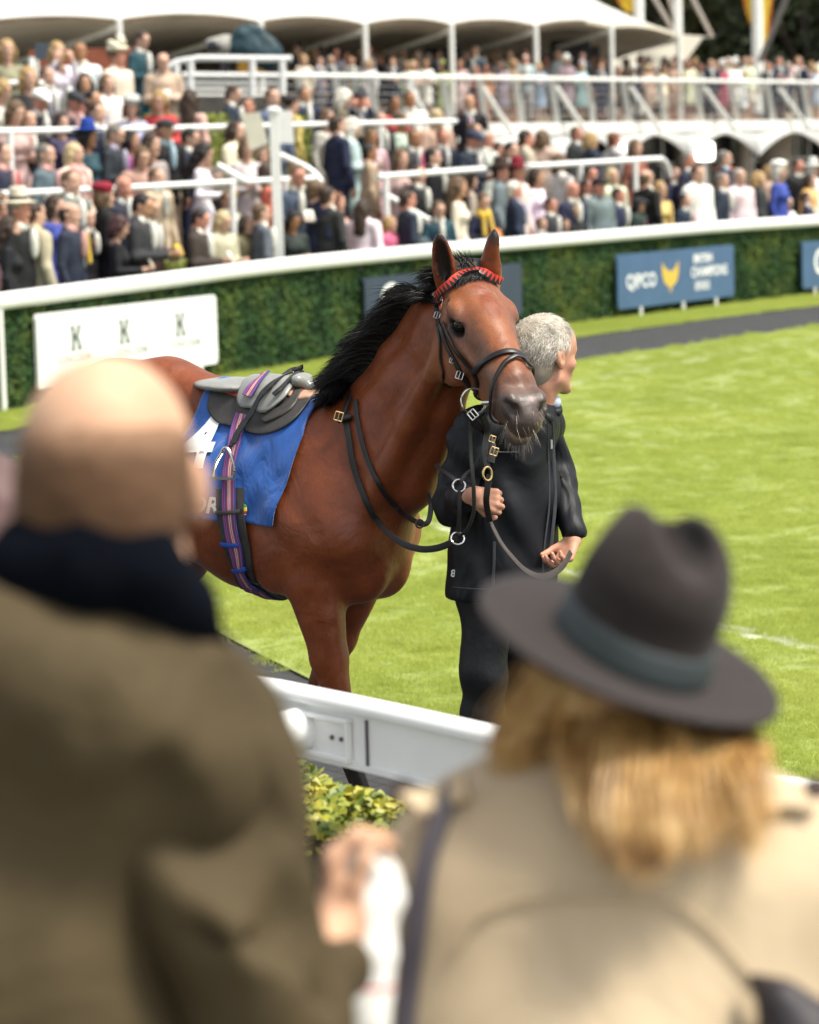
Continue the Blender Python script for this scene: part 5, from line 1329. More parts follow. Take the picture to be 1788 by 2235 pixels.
mp = N(nt, 'ShaderNodeMapping'); mp.inputs['Scale'].default_value = (1.0, 1.0, .35); nt.links.new(co, mp.inputs[0])
n1 = noise(nt, 9, 6, .6, co); n2 = noise(nt, 160, 3, .6, mp.outputs[0])
r1 = ramp(nt, n1.outputs[0], [(.3, (.72, .68, .66)), (.7, (1.22, 1.26, 1.28))])
r2 = ramp(nt, n2.outputs[0], [(.25, (.85,)*3), (.75, (1.15,)*3)])
c1 = mixc(nt, 1.0, at.outputs['Color'], r1.outputs[0], 'MULTIPLY'); c2 = mixc(nt, 1.0, c1, r2.outputs[0], 'MULTIPLY')
nt.links.new(c2, b_.inputs['Base Color']); b_.inputs['Roughness'].default_value = .46; b_.inputs['Specular IOR Level'].default_value = .45
b_.inputs['Sheen Weight'].default_value = .12; b_.inputs['Sheen Roughness'].default_value = .4; b_.inputs['Sheen Tint'].default_value = (1, .6, .35, 1)
bp1 = N(nt, 'ShaderNodeBump'); bp1.inputs['Strength'].default_value = .42; bp1.inputs['Distance'].default_value = .035
wv = noise(nt, 6, 3, .5, co, .7); nt.links.new(wv.outputs[0], bp1.inputs['Height'])
bp2 = N(nt, 'ShaderNodeBump'); bp2.inputs['Strength'].default_value = .25; bp2.inputs['Distance'].default_value = .003
nt.links.new(n2.outputs[0], bp2.inputs['Height']); nt.links.new(bp1.outputs[0], bp2.inputs['Normal']); nt.links.new(bp2.outputs[0], b_.inputs['Normal'])
def horse_disp(P):
    x, y, z = P[..., 0], P[..., 1], P[..., 2]
    t = np.exp(-((z-1.15)/.35)**2)*np.exp(-((x+.1)/.5)**2)
    return .0026*np.sin(x*34+8*np.sin(z*5))*t + .0026*np.sin(z*19+x*11+2*np.sin(x*8))*t
hb = link_mesh('body', sdf_mesh('body', hp, .0085 if not DEV else .012, horse_disp, horse_col, smooth_it=2), M_coat, horse)
from mathutils.bvhtree import BVHTree
def bvh_of(o, M):
    me = o.data
    return BVHTree.FromPolygons([M @ v.co for v in me.vertices], [tuple(p.vertices) for p in me.polygons])
HBVH = bvh_of(hb, HM)
# eyes
M_eye = simple('horse_eye', (.006, .004, .003), .12, .2, 60, spec=.35)
for s in (-1, 1):
    e = MB(); c = Vector(HP(.178, -.058, s*.078)); A = Matrix(HAX.tolist()).transposed()
    pr = [(.029*math.sin(math.pi*i/12), -.029*math.cos(math.pi*i/12)) for i in range(1, 12)]
    e.lathe(pr, c, 20, A); e.build('eye', M_eye, horse, True)
# hair -----------------------------------------------------------
def strands(name, roots, m, parent, world=True, taper=True, inv=HMI):
    """roots: list of (list of points, width)"""
    V = []; F = []
    for pts, w in roots:
        n = len(pts); base = len(V)
        side = Vector((random.uniform(-1, 1), random.uniform(-.3, .3), random.uniform(-1, 1))).normalized()
        for i, p in enumerate(pts):
            k = w*(1-(i/(n-1))**2*.93) if taper else w
            p = Vector(p)
            V.append(tuple(p-side*k)); V.append(tuple(p+side*k))
        for i in range(n-1):
            F.append((base+2*i, base+2*i+1, base+2*i+3, base+2*i+2))
    V = np.array(V)
    if inv is not None:
        Mi = np.array(inv); V = V@Mi[:3, :3].T+Mi[:3, 3]
    return link_mesh(name, mesh_np(name, V, F, True), m, parent)
M_mane = simple('black_hair', (.0055, .005, .005), .5, .5, 120, spec=.28)
rs = random.Random(3)
crest = catmull([hl(W(1018, 588, 9.42)), hl(W(985, 606, 9.46)), (.47,-.045,1.99), (.39,-.03,1.925), (.33,-.02,1.85), (.26,-.01,1.765), (.20,0,1.70), (.14,0,1.65), (.09,0,1.615), (.05,0,1.595)], 9)
def surf(Pw, bv, off=.0):
    loc, nor, i, d = bv.find_nearest(Vector(Pw))
    return loc+nor*off, nor
SV = []
nC = len(crest)
for i in range(10500):
    t = rs.random()**.9*(nC-1.001); k = int(t); f = t-k
    c = Vector(crest[k]*(1-f)+crest[k+1]*f); u = t/(nC-1)
    p = HM @ (c+Vector((0, rs.uniform(-.03, .02), 0)))
    p, nr = surf(p, HBVH, -.004)
    L = (.075+.068*min(1, u*1.8))*(.8+.4*rs.random())
    if u < .10: L *= .75
    gust = .5+.5*math.sin(u*37)*math.cos(u*91+1.2)
    out = Vector((-.85, rs.uniform(-.25, .15), .52+.25*gust-.5*u)); out.normalize()
    drop = Vector((-.38, -.04, -.95+.25*gust)).normalized()
    if u > .78: drop = Vector((rs.uniform(-.35, .35), -.55, -.9)).normalized(); out = Vector((-.30, -.55, .25)).normalized(); L *= .8
    pts = []; q = Vector(p); d0 = (out+Vector((rs.gauss(0, .14), rs.gauss(0, .12), rs.gauss(0, .14)))).normalized()
    n = 7
    for j in range(n):
        pts.append(q.copy()); w_ = (j/(n-1))**1.2
        q = q+(d0*(1-w_*.75)+drop*w_*.75).normalized()*L/(n-1)
    SV.append((pts, rs.uniform(.0012, .0024)))
for i in range(90):      # loose wisps lifted by the wind behind the ears
    c = crest[int(rs.uniform(3, 26))]; p, nr = surf(HM @ Vector(c), HBVH, 0); d0 = Vector((-.95, rs.uniform(-.2, .1), rs.uniform(.05, .55))).normalized(); L = rs.uniform(.12, .22); pts = [p+d0*L*j/7+Vector((0, 0, -.35*L*(j/7)**2)) for j in range(8)]; SV.append((pts, .0010))
# underlying solid of the mane so that no skin shows through
strands('mane', SV, M_mane, horse)
mc = []
for i in range(0, nC-6, 5):
    a = np.array(crest[i]); b = np.array(crest[i+5]); u = i/(nC-1); r = .014+.014*min(1, u*2.5)
    off = np.array([-.042-.012*u, .004, -.018]); mc.append(rc(a+off, b+off, r, r, .03, (0,0,1), 1.1))
mc += [rc(HP(-.05,.005,-.05), HP(-.03,.012,.04), .030, .030, .02), rc(HP(-.01,.008,-.055), HP(.0,.010,.045), .022, .022, .02), rc(HP(-.02,.0,-.07), HP(.02,-.012,-.085), .018, .014, .02)]
link_mesh('mane_core', sdf_mesh('mane_core', mc, .009), M_mane, horse)
SV = []
for i in range(900):
    a = rs.uniform(-1, 1)
    p = HW(rs.uniform(-.03, .03), .0+rs.uniform(0, .012), a*.045)
    p, nr = surf(p, HBVH, 0)
    tgt = HW(rs.uniform(.030, .070), .010, rs.uniform(-.095, .07))
    if rs.random() < .03: tgt = HW(-.03, .09, rs.uniform(-.12, -.02))
    pts = []
    for j in range(7):
        w_ = j/6; q = p.lerp(tgt, w_); 
        q2, nr2 = surf(q, HBVH, .002+.010*math.sin(math.pi*min(1, w_*1.1))+rs.uniform(0, .004)); 
        pts.append(q2 if rs.random() < 2 and (tgt-HW(.08,.02,0)).length < .13 else q)
    SV.append((pts, .0016))
strands('forelock', SV, M_mane, horse)
M_whisk = simple('pale_whiskers', (.42, .36, .28), .5, .2, 50)
SV = []
for i in range(140):
    a = rs.random()
    if a < .7: p = HW(rs.uniform(.52, .635), -.165-rs.random()*.02, rs.uniform(-.045, .045)); d0 = hn*rs.uniform(.0, .9)-hd*rs.uniform(.4, 1)+hs*rs.uniform(-.5, .5)
    else: p = HW(rs.uniform(.59, .65), rs.uniform(-.14, -.06), rs.uniform(-.05, .055)); d0 = hn*rs.uniform(.6, 1)-hd*.3+hs*rs.uniform(-.3, .9)
    p, nr = surf(p, HBVH, 0); d0 = (d0.normalized()+nr*.4).normalized(); L = rs.uniform(.012, .045)
    pts = [p+d0*L*j/4+Vector((0, 0, -.3*L*(j/4)**2)) for j in range(5)]
    SV.append((pts, .0005))
strands('whiskers', SV, M_whisk, horse)
SV = []
for i in range(1500):     # tail
    a = rs.uniform(0, 6.28); r = rs.random()*.035; L = rs.uniform(.6, .95)
    p = HM @ Vector((-1.24+r*math.cos(a), r*math.sin(a), 1.42)); bk = (HM.to_3x3() @ Vector((-1, 0, 0)))
    pts = [p+bk*(.10*math.sin(min(1, j/3)*1.57))*rs.uniform(.7, 1.2)+Vector((0, 0, -L*(j/7)**1.1)) for j in range(8)]
    SV.append((pts, .002))
strands('tail', SV, M_mane, horse)
# ================================================================== TACK
def hitd(px, py, off=0.0, bv=None):
    """first point of the horse seen from the camera through a display pixel"""
    d = ray(px*DS, py*DS); loc, nor, i, t = (bv or HBVH).ray_cast(Vector((0, 0, CAMZ)), d)
    if loc is None:
        loc, nor = near_ray(px*DS, py*DS, bv or HBVH)
    return loc+nor*off
def near_ray(sx, sy, bv):
    best = None
    for k in range(60):
        p = W(sx, sy, 8.9+k*.03); l2, n2, i2, d2 = bv.find_nearest(p)
        if best is None or d2 < best[0]: best = (d2, p, n2)
    return best[1], best[2]
def hits(px, py, off=0.0): return hitd(px/DS, py/DS, off)
def strap(name, pts, w, th, m, parent, bv=None, off=.004, nrm=None, cols=0, snap=True, res=6, inv=None, clear=0.0):
    """flat strap following points; lies on the surface bv when snap"""
    P = [Vector(p) for p in catmull([tuple(p) for p in pts], res)]; Nn = []
    Q = []
    for i, p in enumerate(P):
        if snap:
            loc, nor, k, d = bv.find_nearest(p); Q.append(loc+nor*off); Nn.append(nor)
        else:
            if clear:
                o = Vector((0, 0, CAMZ)); d_ = (p-o); L_ = d_.length; l2, n2, i2, t2 = HBVH.ray_cast(o, d_.normalized())
                if l2 is not None and t2-clear < L_: p = o+d_.normalized()*(t2-clear)
            Q.append(p)
            if nrm == 'bv': Nn.append((HBVH.find_nearest(p)[1]))
            else: Nn.append(Vector(nrm) if nrm is not None else Vector((0, -1, .1)))
    for _ in range(2):
        Nn = [((Nn[max(0, i-1)]+Nn[i]*2+Nn[min(len(Nn)-1, i+1)])).normalized() for i in range(len(Nn))]
        if snap or clear or nrm == 'bv': Q = [Q[0]]+[(Q[i-1]+Q[i]*2+Q[i+1])/4 for i in range(1, len(Q)-1)]+[Q[-1]]
    K = 8
    V = []; F = []; U = []
    prof = [(-.5, 0), (-.5+.06, .8), (-.25, 1), (0, 1), (.25, 1), (.5-.06, .8), (.5, 0), (0, -.2)] if not cols else \
           [(-.5+j/cols, 1) for j in range(cols+1)]+[(.5, -.2), (-.5, -.2)]
    m_ = len(prof); Lc = 0; LL = []
    for i, p in enumerate(Q):
        if i: Lc += (Q[i]-Q[i-1]).length
        t = (Q[min(i+1, len(Q)-1)]-Q[max(i-1, 0)]).normalized(); sdv = t.cross(Nn[i]).normalized(); n2 = sdv.cross(t).normalized()
        for a, b in prof: V.append(tuple(p+sdv*a*w+n2*b*th)); U.append(a+.5); LL.append(Lc)
    for i in range(len(Q)-1):
        for j in range(m_): F.append((i*m_+j, i*m_+(j+1) % m_, (i+1)*m_+(j+1) % m_, (i+1)*m_+j))
    V = np.array(V)
    if inv is not None: Mi = np.array(inv); V = V@Mi[:3, :3].T+Mi[:3, 3]
    me = mesh_np(name, V, F, False)
    a = me.attributes.new('across', 'FLOAT', 'POINT'); a.data.foreach_set('value', np.array(U, dtype=np.float32))
    a = me.attributes.new('along', 'FLOAT', 'POINT'); a.data.foreach_set('value', np.array(LL, dtype=np.float32))
    me.polygons.foreach_set('use_smooth', np.ones(len(F), dtype=bool)); me.set_sharp_from_angle(angle=R(35))
    return link_mesh(name, me, m, parent)
def ring_mesh(name, c, nrm, r, tr, m, parent, upv=(0, 0, 1), sx=1.0, inv=None, pts=None):
    nrm = Vector(nrm).normalized(); u = nrm.cross(Vector(upv)).normalized(); v = u.cross(nrm)
    P = [Vector(c)+u*r*sx*math.cos(a)+v*r*math.sin(a) for a in [2*math.pi*i/28 for i in range(29)]]
    mb = MB(); mb.tube(P, tr, 8); o = mb.build(name, m, parent, True); return o
M_strap = simple('bridle_leather', (.007, .0065, .0065), .42, .3, 60, .3, 220, bdist=.001)
M_rein = simple('rubber_rein', (.009, .009, .0095), .6, .3, 60, .6, 300, bdist=.002)
camdir = Vector((0, -1, .08))
bridle = empty('bridle', (0, 0, 0), 0, 'black leather bridle with red and black triangle browband on the bay head', 'bridle')
def S(*pts): return [hits(x, y) for x, y in pts]
strap('cheekpiece', S((953,668),(957,690),(963,715),(975,750),(993,786),(1008,815),(1026,845)), .019, .005, M_strap, bridle, HBVH, .003)
strap('cheekpiece', [HW(-.035,-.03,.105), HW(.02,-.06,.112), HW(.12,-.12,.10), HW(.25,-.16,.09), HW(.37,-.16,.07)], .019, .005, M_strap, bridle, HBVH, .003)
strap('noseband', [hits(970,704)]+S((982,735),(1005,775),(1037,813)), .013, .005, M_strap, bridle, HBVH, .005)
strap('noseband', S((1037,814),(1054,795),(1079,778),(1110,769),(1133,774),(1146,788))+[HW(.355,-.05,.075), HW(.34,-.14,.085), HW(.30,-.22,.055)], .021, .008, M_strap, bridle, HBVH, .004)
strap('noseband', [hits(1037,814), HW(.335,-.20,-.07), HW(.33,-.25,-.03), HW(.32,-.25,.03)], .021, .007, M_strap, bridle, HBVH, .004)
strap('flash_strap', S((1125,781),(1103,796),(1088,822),(1080,850),(1078,878))+[HW(.50,-.19,-.035), HW(.49,-.20,.0)], .015, .006, M_strap, bridle, HBVH, .010)
strap('flash_strap', S((1125,781),(1140,787),(1150,800))+[HW(.42,-.06,.07), HW(.46,-.13,.065), HW(.49,-.19,.03)], .015, .006, M_strap, bridle, HBVH, .010)
strap('headpiece', [hits(953,668), HW(-.045,-.03,-.098), HW(-.075,-.01,-.06), HW(-.085,.0,0), HW(-.075,-.01,.06), HW(-.035,-.03,.105)], .024, .005, M_strap, bridle, HBVH, .005)
strap('throatlatch', S((956,690),(961,730),(964,786),(970,818),(980,845))+[HW(.17,-.31,-.04), HW(.16,-.32,.02), HW(.08,-.2,.09), HW(.0,-.06,.11)], .011, .004, M_strap, bridle, HBVH, .004)
# browband of pointed red and black triangles
M_brow, nt, b_ = nodes_of('browband_triangles')
a1 = N(nt, 'ShaderNodeAttribute', attribute_name='across').outputs['Fac']; a2 = N(nt, 'ShaderNodeAttribute', attribute_name='along').outputs['Fac']
fr = mul(nt, mul(nt, a2, 72.0), 1.0, 'FRACT'); tri = mul(nt, mul(nt, fr, .5, 'SUBTRACT'), 1.0, 'ABSOLUTE'); tri = mul(nt, tri, 2.0)
lt = mul(nt, tri, a1, 'LESS_THAN')
nt.links.new(mixc(nt, lt, (.55, .035, .014), (.012, .011, .011)), b_.inputs['Base Color']); b_.inputs['Roughness'].default_value = .45
strap('browband', [hits(953,662)]+S((965,640),(985,620),(1012,606),(1042,600),(1068,603),(1084,614)),   .026, .006, M_brow, bridle, HBVH, .017, cols=10, res=10)
rb = MB(); c = hits(957, 664, .008)
for i in range(9):
    a = random.uniform(0, 6.28); r = .008*random.random(); q = c+Vector((r*math.cos(a), -random.random()*.008, r*math.sin(a)))
    rb.lathe([(.0008,-.005),(.0045,-.003),(.0055,0),(.0045,.003),(.0008,.005)], q, 8)
rb.build('rosette', simple('red_ribbon', (.62, .01, .012), .4, .3, 90), bridle, True)
def buckle(c, parent, m=M_steel, s=1.0, d1=Vector((.35, 0, 1))):
    d1 = d1.normalized(); d2 = d1.cross(camdir).normalized(); mb = MB(); c = Vector(c)
    P = [c+d1*a*.012*s+d2*b*.011*s for a, b in ((-1,-1),(1,-1),(1,1),(-1,1),(-1,-1))]
    for i in range(4): mb.tube([P[i], P[i+1]], .0022*s, 6)
    mb.tube([c-d1*.013*s+camdir*.002, c+d1*.011*s+camdir*.004], .0018*s, 6); return mb.build('buckle', m, parent, True)
buckle(hits(961,690,.010), bridle, s=.8); buckle(hits(1008,815,.012), bridle, s=1.0); buckle(hits(992,786,.010), bridle, s=.6)
# bit rings
rc_ = hits(1050, 868, .026)
ring_mesh('bit_ring', rc_, (.25, -1, .15), .041, .0036, M_steel, bridle)
ring_mesh('bit_ring', HW(.50,-.155,.075), (1, .4, 0), .040, .0036, M_steel, bridle)
mb = MB(); p = hits(1068, 878, .012); mb.tube([p+Vector((-.012,-.004,0)), p+Vector((.016,-.008,.001))], .0075, 10); mb.build('bit_mouthpiece', M_steel, bridle, True)
# coupling straps and reins
def freep(lst): return [W(x, y, D) for x, y, D in lst]
strap('bit_coupling', freep([(1033,890,8.93),(1035,920,8.95),(1062,945,9.0),(1075,975,8.98),(1071,1010,8.96)]), .024, .005, M_strap, bridle, snap=False, nrm=(0,-1,.1))
strap('bit_coupling', freep([(1052,905,8.93),(1064,940,8.98),(1058,985,8.97),(1064,1022,8.96)]), .022, .005, M_strap, bridle, snap=False, nrm=(.3,-1,.1))
buckle(W(1032,905,8.92), bridle, s=1.1, d1=Vector((.8,0,-1))); buckle(W(1079,985,8.95), bridle, M_brass, 1.0); buckle(W(1075,958,8.95), bridle, M_brass, .8)
strap('rein', freep([(1040,900,8.95),(1028,930,8.96),(1027,980,8.96),(1031,1035,8.95),(1034,1075,8.95),(1033,1120,8.96),(1020,1155,8.97),(1002,1172,8.98)]), .014, .004, M_strap, bridle, snap=False, nrm=(.7,-1,0))
strap('rein', freep([(1001,1174,8.98),(980,1187,9.0),(950,1197,9.05),(915,1198,9.12),(875,1184,9.22),(835,1150,9.5)])+[Wd(778,1070,9.8), Wd(757,1020,9.8), Wd(742,970,9.8), Wd(735,925,9.8), Wd(728,885,9.8)], .022, .005, M_rein, bridle, snap=False, nrm=(-.3,-1,.1), res=10, clear=.014)
strap('rein', [hitd(724,890,.012), hitd(738,850,.012), hitd(742,835,.02)], .020, .005, M_strap, bridle, HBVH, .012)
strap('rein', [Wd(748,842,9.9), Wd(752,880,9.9), Wd(765,940,9.9), Wd(785,995,9.8), Wd(815,1045,9.7), Wd(845,1078,9.6)]+[Wd(875,1098,9.4),Wd(893,1104,9.3),Wd(904,1094,9.3),Wd(908,1060,9.35),Wd(903,1040,9.45)], .018, .005, M_strap, bridle, snap=False, nrm=(-.3,-1,.1), res=8, clear=.014)
ring_mesh('rein_ring', W(999,1175,8.97), (.1,-1,.6), .0205, .003, M_steel, bridle)
ring_mesh('rein_ring', W(1002,1060,8.97), (.1,-1,.3), .0195, .003, M_steel, bridle)
strap('martingale_strap', freep([(1002,1072,8.96),(1003,1110,8.96),(1001,1160,8.97)]), .013, .004, M_strap, bridle, snap=False)
strap('martingale_strap', freep([(1000,1052,8.98),(985,1040,9.05),(950,1015,9.35)]), .013, .004, M_strap, bridle, snap=False)
strap('martingale_strap', freep([(1006,1050,8.97),(1018,1035,8.98),(1034,1022,8.98),(1046,1000,8.98)]), .013, .004, M_strap, bridle, snap=False)
ring_mesh('keeper', Wd(884,1103,9.19), (.3,-1,.2), .013, .003, M_strap, bridle)
mb = MB(); c = hitd(733, 884, .02); mb.tube([c+Vector((-.022,-.004,-.004)), c+Vector((.024,-.006,.006))], .013, 10); mb.build('rein_keeper', M_strap, bridle, True)
buckle(hitd(731,885,.045), bridle, M_brass, 1.2, Vector((.3,0,1)))
# lead
lead = tag(strap('lead_rein', freep([(1069,1135,9.0),(1078,1155,8.98),(1094,1185,8.96),(1115,1213,8.95),(1144,1243,8.97),(1176,1258,9.0),(1203,1254,9.05),(1228,1236,9.1),(1246,1205,9.15)]), .022, .003, simple('lead_leather', (.045,.034,.028), .5, .3, 40), None, snap=False, nrm=(.9,-.5,.3), res=8),
    'dark leather lead rein looping from the grey haired handler\'s fist to his other hand', 'lead rein')
strap('lead_strap', freep([(1069,1035,8.93),(1063,1075,8.93),(1062,1100,8.94),(1069,1137,8.98)]), .020, .006, M_strap, lead, snap=False)
ring_mesh('clip', W(1064,1034,8.92), (.6,-1,.1), .021, .0038, M_brass, lead, (0, 0, 1), .75)
# ---------------------------------------------------------------- saddle: shells over the body
HBL = BVHTree.FromPolygons([v.co for v in hb.data.vertices], [tuple(p.vertices) for p in hb.data.polygons])
ZC = 1.22
def fa_of(p):      # local point -> (f, angle)
    return (p[0], math.atan2(-p[1], p[2]-ZC))      # angle 0 top, + towards the near side
def onbody(f, a, off):
    d = Vector((0, -math.sin(a), math.cos(a))); o = Vector((f, 0, ZC))+d*1.0
    loc, nor, i, t = HBL.ray_cast(o, -d)
    if loc is None: return o-d*.7
    return loc+d*off
def px_fa(px, py, off=0.0):
    """display pixel -> (f, angle) on the body pushed out by off"""
    d = ray(px*DS, py*DS); o = Vector((0, 0, CAMZ)); loc, nor, i, t = HBVH.ray_cast(o, d)
    if loc is None: loc, nor = near_ray(px*DS, py*DS, HBVH)
    return fa_of(hl(loc))
def shell(name, outline, off, th, m, parent, step=.006, bulge=0.0, colf=None, wave=0.0):
    """outline in (f, angle) -> a fitted sheet lying off metres above the body"""
    O = np.array(outline); O2 = O.copy(); O2[:, 1] *= .32
    lo = O2.min(0); hi = O2.max(0); nx, ny = ((hi-lo)/step).astype(int)+2
    X, Y = np.meshgrid(lo[0]+np.arange(nx)*step, lo[1]+np.arange(ny)*step, indexing='ij')
    def inside(x, y):
        c = np.zeros(x.shape, bool); j = len(O2)-1
        for i in range(len(O2)):
            xi, yi = O2[i]; xj, yj = O2[j]
            cond = ((yi > y) != (yj > y)) & (x < (xj-xi)*(y-yi)/((yj-yi) if yj != yi else 1e-9)+xi); c ^= cond; j = i
        return c
    cxm = inside(X[:-1, :-1]+step/2, Y[:-1, :-1]+step/2)
    idx = -np.ones(X.shape, int); pts = []; F = []
    def vid(i, j):
        if idx[i, j] < 0: idx[i, j] = len(pts); pts.append([X[i, j], Y[i, j]])
        return idx[i, j]
    for i, j in np.argwhere(cxm): F.append((vid(i, j), vid(i+1, j), vid(i+1, j+1), vid(i, j+1)))
    pts = np.array(pts); cnt = np.zeros(len(pts), int)
    for f in F:
        for k in f: cnt[k] += 1
    A = O2; B = np.roll(O2, -1, 0)
    dist = np.zeros(len(pts))
    for k in range(len(pts)):
        p = pts[k]; t = np.clip(((p-A)*(B-A)).sum(1)/np.maximum(((B-A)**2).sum(1), 1e-12), 0, 1); q = A+(B-A)*t[:, None]
        dd = np.linalg.norm(q-p, axis=1); b = dd.argmin(); dist[k] = dd[b]
        if cnt[k] < 4: pts[k] = q[b]; dist[k] = 0
    V = []
    for k, (f, y) in enumerate(pts):
        a = y/.32; bl = bulge*min(1, dist[k]/.03)**.5 if bulge else 0
        wv_ = wave*math.sin(f*38+a*9)*math.sin(a*3) if wave else 0
        V.append(tuple(onbody(f, a, off+bl+wv_)))
    me = mesh_np(name, V, F, True); o = link_mesh(name, me, m, parent)
    md = o.modifiers.new('thick', 'SOLIDIFY'); md.thickness = th; md.offset = 0
    return o
def smooth_poly(P, n=5):
    P = [np.array(p, float) for p in P]; out = []
    for i in range(len(P)):
        a, b, c, d = P[i-1], P[i], P[(i+1) % len(P)], P[(i+2) % len(P)]
        for k in range(n):
            t = k/n; out.append(.5*((2*b)+(-a+c)*t+(2*a-5*b+4*c-d)*t*t+(-a+3*b-3*c+d)*t**3))
    return out
def pxpoly(P, n=5, smooth=True):
    Q = [px_fa(x, y) for x, y in P]
    return smooth_poly(Q, n) if smooth else Q
# saddle cloth
M_blue, nt, b_ = nodes_of('blue_cloth'); co = coord(nt)
nn = noise(nt, 5, 4, .5, co, .3); r_ = ramp(nt, nn.outputs[0], [(.3, (.006, .075, .33)), (.7, (.010, .105, .42))]); nt.links.new(r_.outputs[0], b_.inputs['Base Color'])
b_.inputs['Roughness'].default_value = .5; b_.inputs['Sheen Weight'].default_value = .3
mp = N(nt, 'ShaderNodeMapping'); mp.inputs['Scale'].default_value = (5, 2, 2.2); mp.inputs['Rotation'].default_value = (0, R(35), 0); nt.links.new(co, mp.inputs[0])
bump(nt, b_, noise(nt, 2.2, 3, .5, mp.outputs[0], .8).outputs[0], .5, .05)
cloth = tag(empty('saddle_cloth', HO, horse.rotation_euler.z), 'blue number cloth with white numeral and lettering under the race saddle', 'saddle cloth')
f1 = .035
ol = [(-.44, -1.35), (-.12, -1.35), (f1-.02, -.3), (f1, 0), (f1-.005, .35)]
fb = px_fa(578, 1108); fbm = px_fa(640, 930)
ol += [(fbm[0], fbm[1]), (fb[0], fb[1]), (fb[0]-.14, fb[1]-.03), (-.45, fb[1]-.06), (-.62, fb[1]-.08), (-.56, .75), (-.44, .32), (-.40, 0)]
shell('cloth', ol, .016, .004, M_blue, cloth, .010, wave=.005)
link_mesh
M_wht = simple('white_print', (.78, .79, .77), .5, .05, 20)
def text_mesh(s, size, font_shear=0, bold=0.0):
    cu = bpy.data.curves.new('t', 'FONT'); cu.body = s; cu.size = size; cu.shear = font_shear; cu.offset = bold; cu.resolution_u = 3
    cu.align_x = 'CENTER'; cu.align_y = 'CENTER'
    o = bpy.data.objects.new('t', cu); COL.objects.link(o); dg = bpy.context.evaluated_depsgraph_get()
    me = bpy.data.meshes.new_from_object(o.evaluated_get(dg)); bpy.data.objects.remove(o); return me
def text_on_body(name, s, px, py, size, m, parent, off=.0265, shear=0, bold=0, sx=1.0):
    import bmesh
    me = text_mesh(s, size, shear, bold); bm = bmesh.new(); bm.from_mesh(me)
    bmesh.ops.triangulate(bm, faces=bm.faces); bmesh.ops.subdivide_edges(bm, edges=[e for e in bm.edges if e.calc_length() > .03], cuts=2, use_grid_fill=False); bmesh.ops.triangulate(bm, faces=bm.faces); bmesh.ops.subdivide_edges(bm, edges=[e for e in bm.edges if e.calc_length() > .015], cuts=1)
    f0, a0 = px_fa(px, py)
    for v in bm.verts:
        p = onbody(f0+v.co.x*sx, a0-v.co.y/.32, off); v.co = p
    bm.to_mesh(me); bm.free()
    return link_mesh(name, me, m, parent)
text_on_body('numeral', '4', 424, 948, .29, M_wht, cloth, bold=.008)
text_on_body('lettering', 'CORAL', 446, 1066, .092, M_wht, cloth, shear=.25, bold=.0025)
M_flag, nt, b_ = nodes_of('emblem_bands'); sp = N(nt, 'ShaderNodeSeparateXYZ'); nt.links.new(coord(nt, 'Generated'), sp.inputs[0])
r_ = ramp(nt, sp.outputs[2], [(0, (.5,.02,.02)), (.34, (.75,.60,.03)), (.67, (.03,.25,.05))]); r_.color_ramp.interpolation = 'CONSTANT'; nt.links.new(r_.outputs[0], b_.inputs['Base Color'])
c0 = px_fa(521, 1073); shell('emblem', smooth_poly([(c0[0]-.012, c0[1]-.07), (c0[0]+.012, c0[1]-.06), (c0[0]+.014, c0[1]+.05), (c0[0]-.010, c0[1]+.06)]), .0270, .001, M_flag, cloth, .004)
# saddle
M_patent = simple('grey_saddle_leather', (.24, .245, .23), .30, .12, 25, .12, 60, spec=.6)
M_flap = simple('black_saddle_flap', (.040, .037, .034), .48, .2, 60, .5, 260, bdist=.0015)
M_red = simple('red_leather', (.26, .035, .028), .45, .15, 30, .2, 150, bdist=.001)
M_tan = simple('tan_leather', (.40, .25, .17), .5, .15, 30, .3, 150, bdist=.001)
saddle = tag(empty('race_saddle', HO, horse.rotation_euler.z), 'small black and grey race saddle with red panels on the blue cloth', 'saddle')
shell('flap', pxpoly([(441,862),(450,838),(480,828),(540,832),(600,830),(645,815),(662,830),(655,858),(632,890),(600,915),(560,928),(515,918),(470,908),(445,885)]), .028, .006, M_flap, saddle, .006)
shell('red_panel', pxpoly([(452,832),(470,826),(510,834),(512,858),(488,852),(470,846),(455,842)]), .036, .005, M_red, saddle, .005)
shell('red_panel', pxpoly([(640,815),(668,798),(672,812),(655,835),(628,858),(618,850)]), .036, .005, M_red, saddle, .005)
shell('top_flap', pxpoly([(506,868),(512,845),(535,822),(565,806),(600,795),(632,792),(640,806),(632,830),(612,855),(590,878),(565,895),(540,888),(515,884)]), .048, .012, M_patent, saddle, .005, bulge=.008)
shell('edge_pad', pxpoly([(556,892),(590,880),(616,856),(636,828),(645,832),(628,868),(600,893),(565,908)]), .034, .014, M_flap, saddle, .005)
st = [el((-.39,0,1.652), (.125,.13,.024), .02, axes((1,0,-.06),(0,1,0))), rc((-.36,0,1.645), (-.22,0,1.650), .026, .030, .03, (0,1,0), 1.9),
      rc((-.22,0,1.650), (-.08,0,1.672), .028, .020, .03, (0,1,0), 1.6),
      rc((-.08,-.03,1.675), (-.08,.03,1.675), .020, .020, .02), rc((-.08,0,1.672), (-.045,0,1.65), .020, .018, .02)]
link_mesh('seat', sdf_mesh('seat', st, .006), M_patent, saddle)
tr = [el((-.39,0,1.643), (.134,.140,.020), .02, axes((1,0,-.06),(0,1,0))), rc((-.40,0,1.610), (-.20,0,1.610), .026, .034, .03, (0,1,0), 2.0), rc((-.20,0,1.61), (-.03,0,1.635), .05, .055, .05, (0,1,0), 1.7)]
link_mesh('tree_padding', sdf_mesh('tree_padding', tr, .008), M_flap, saddle)
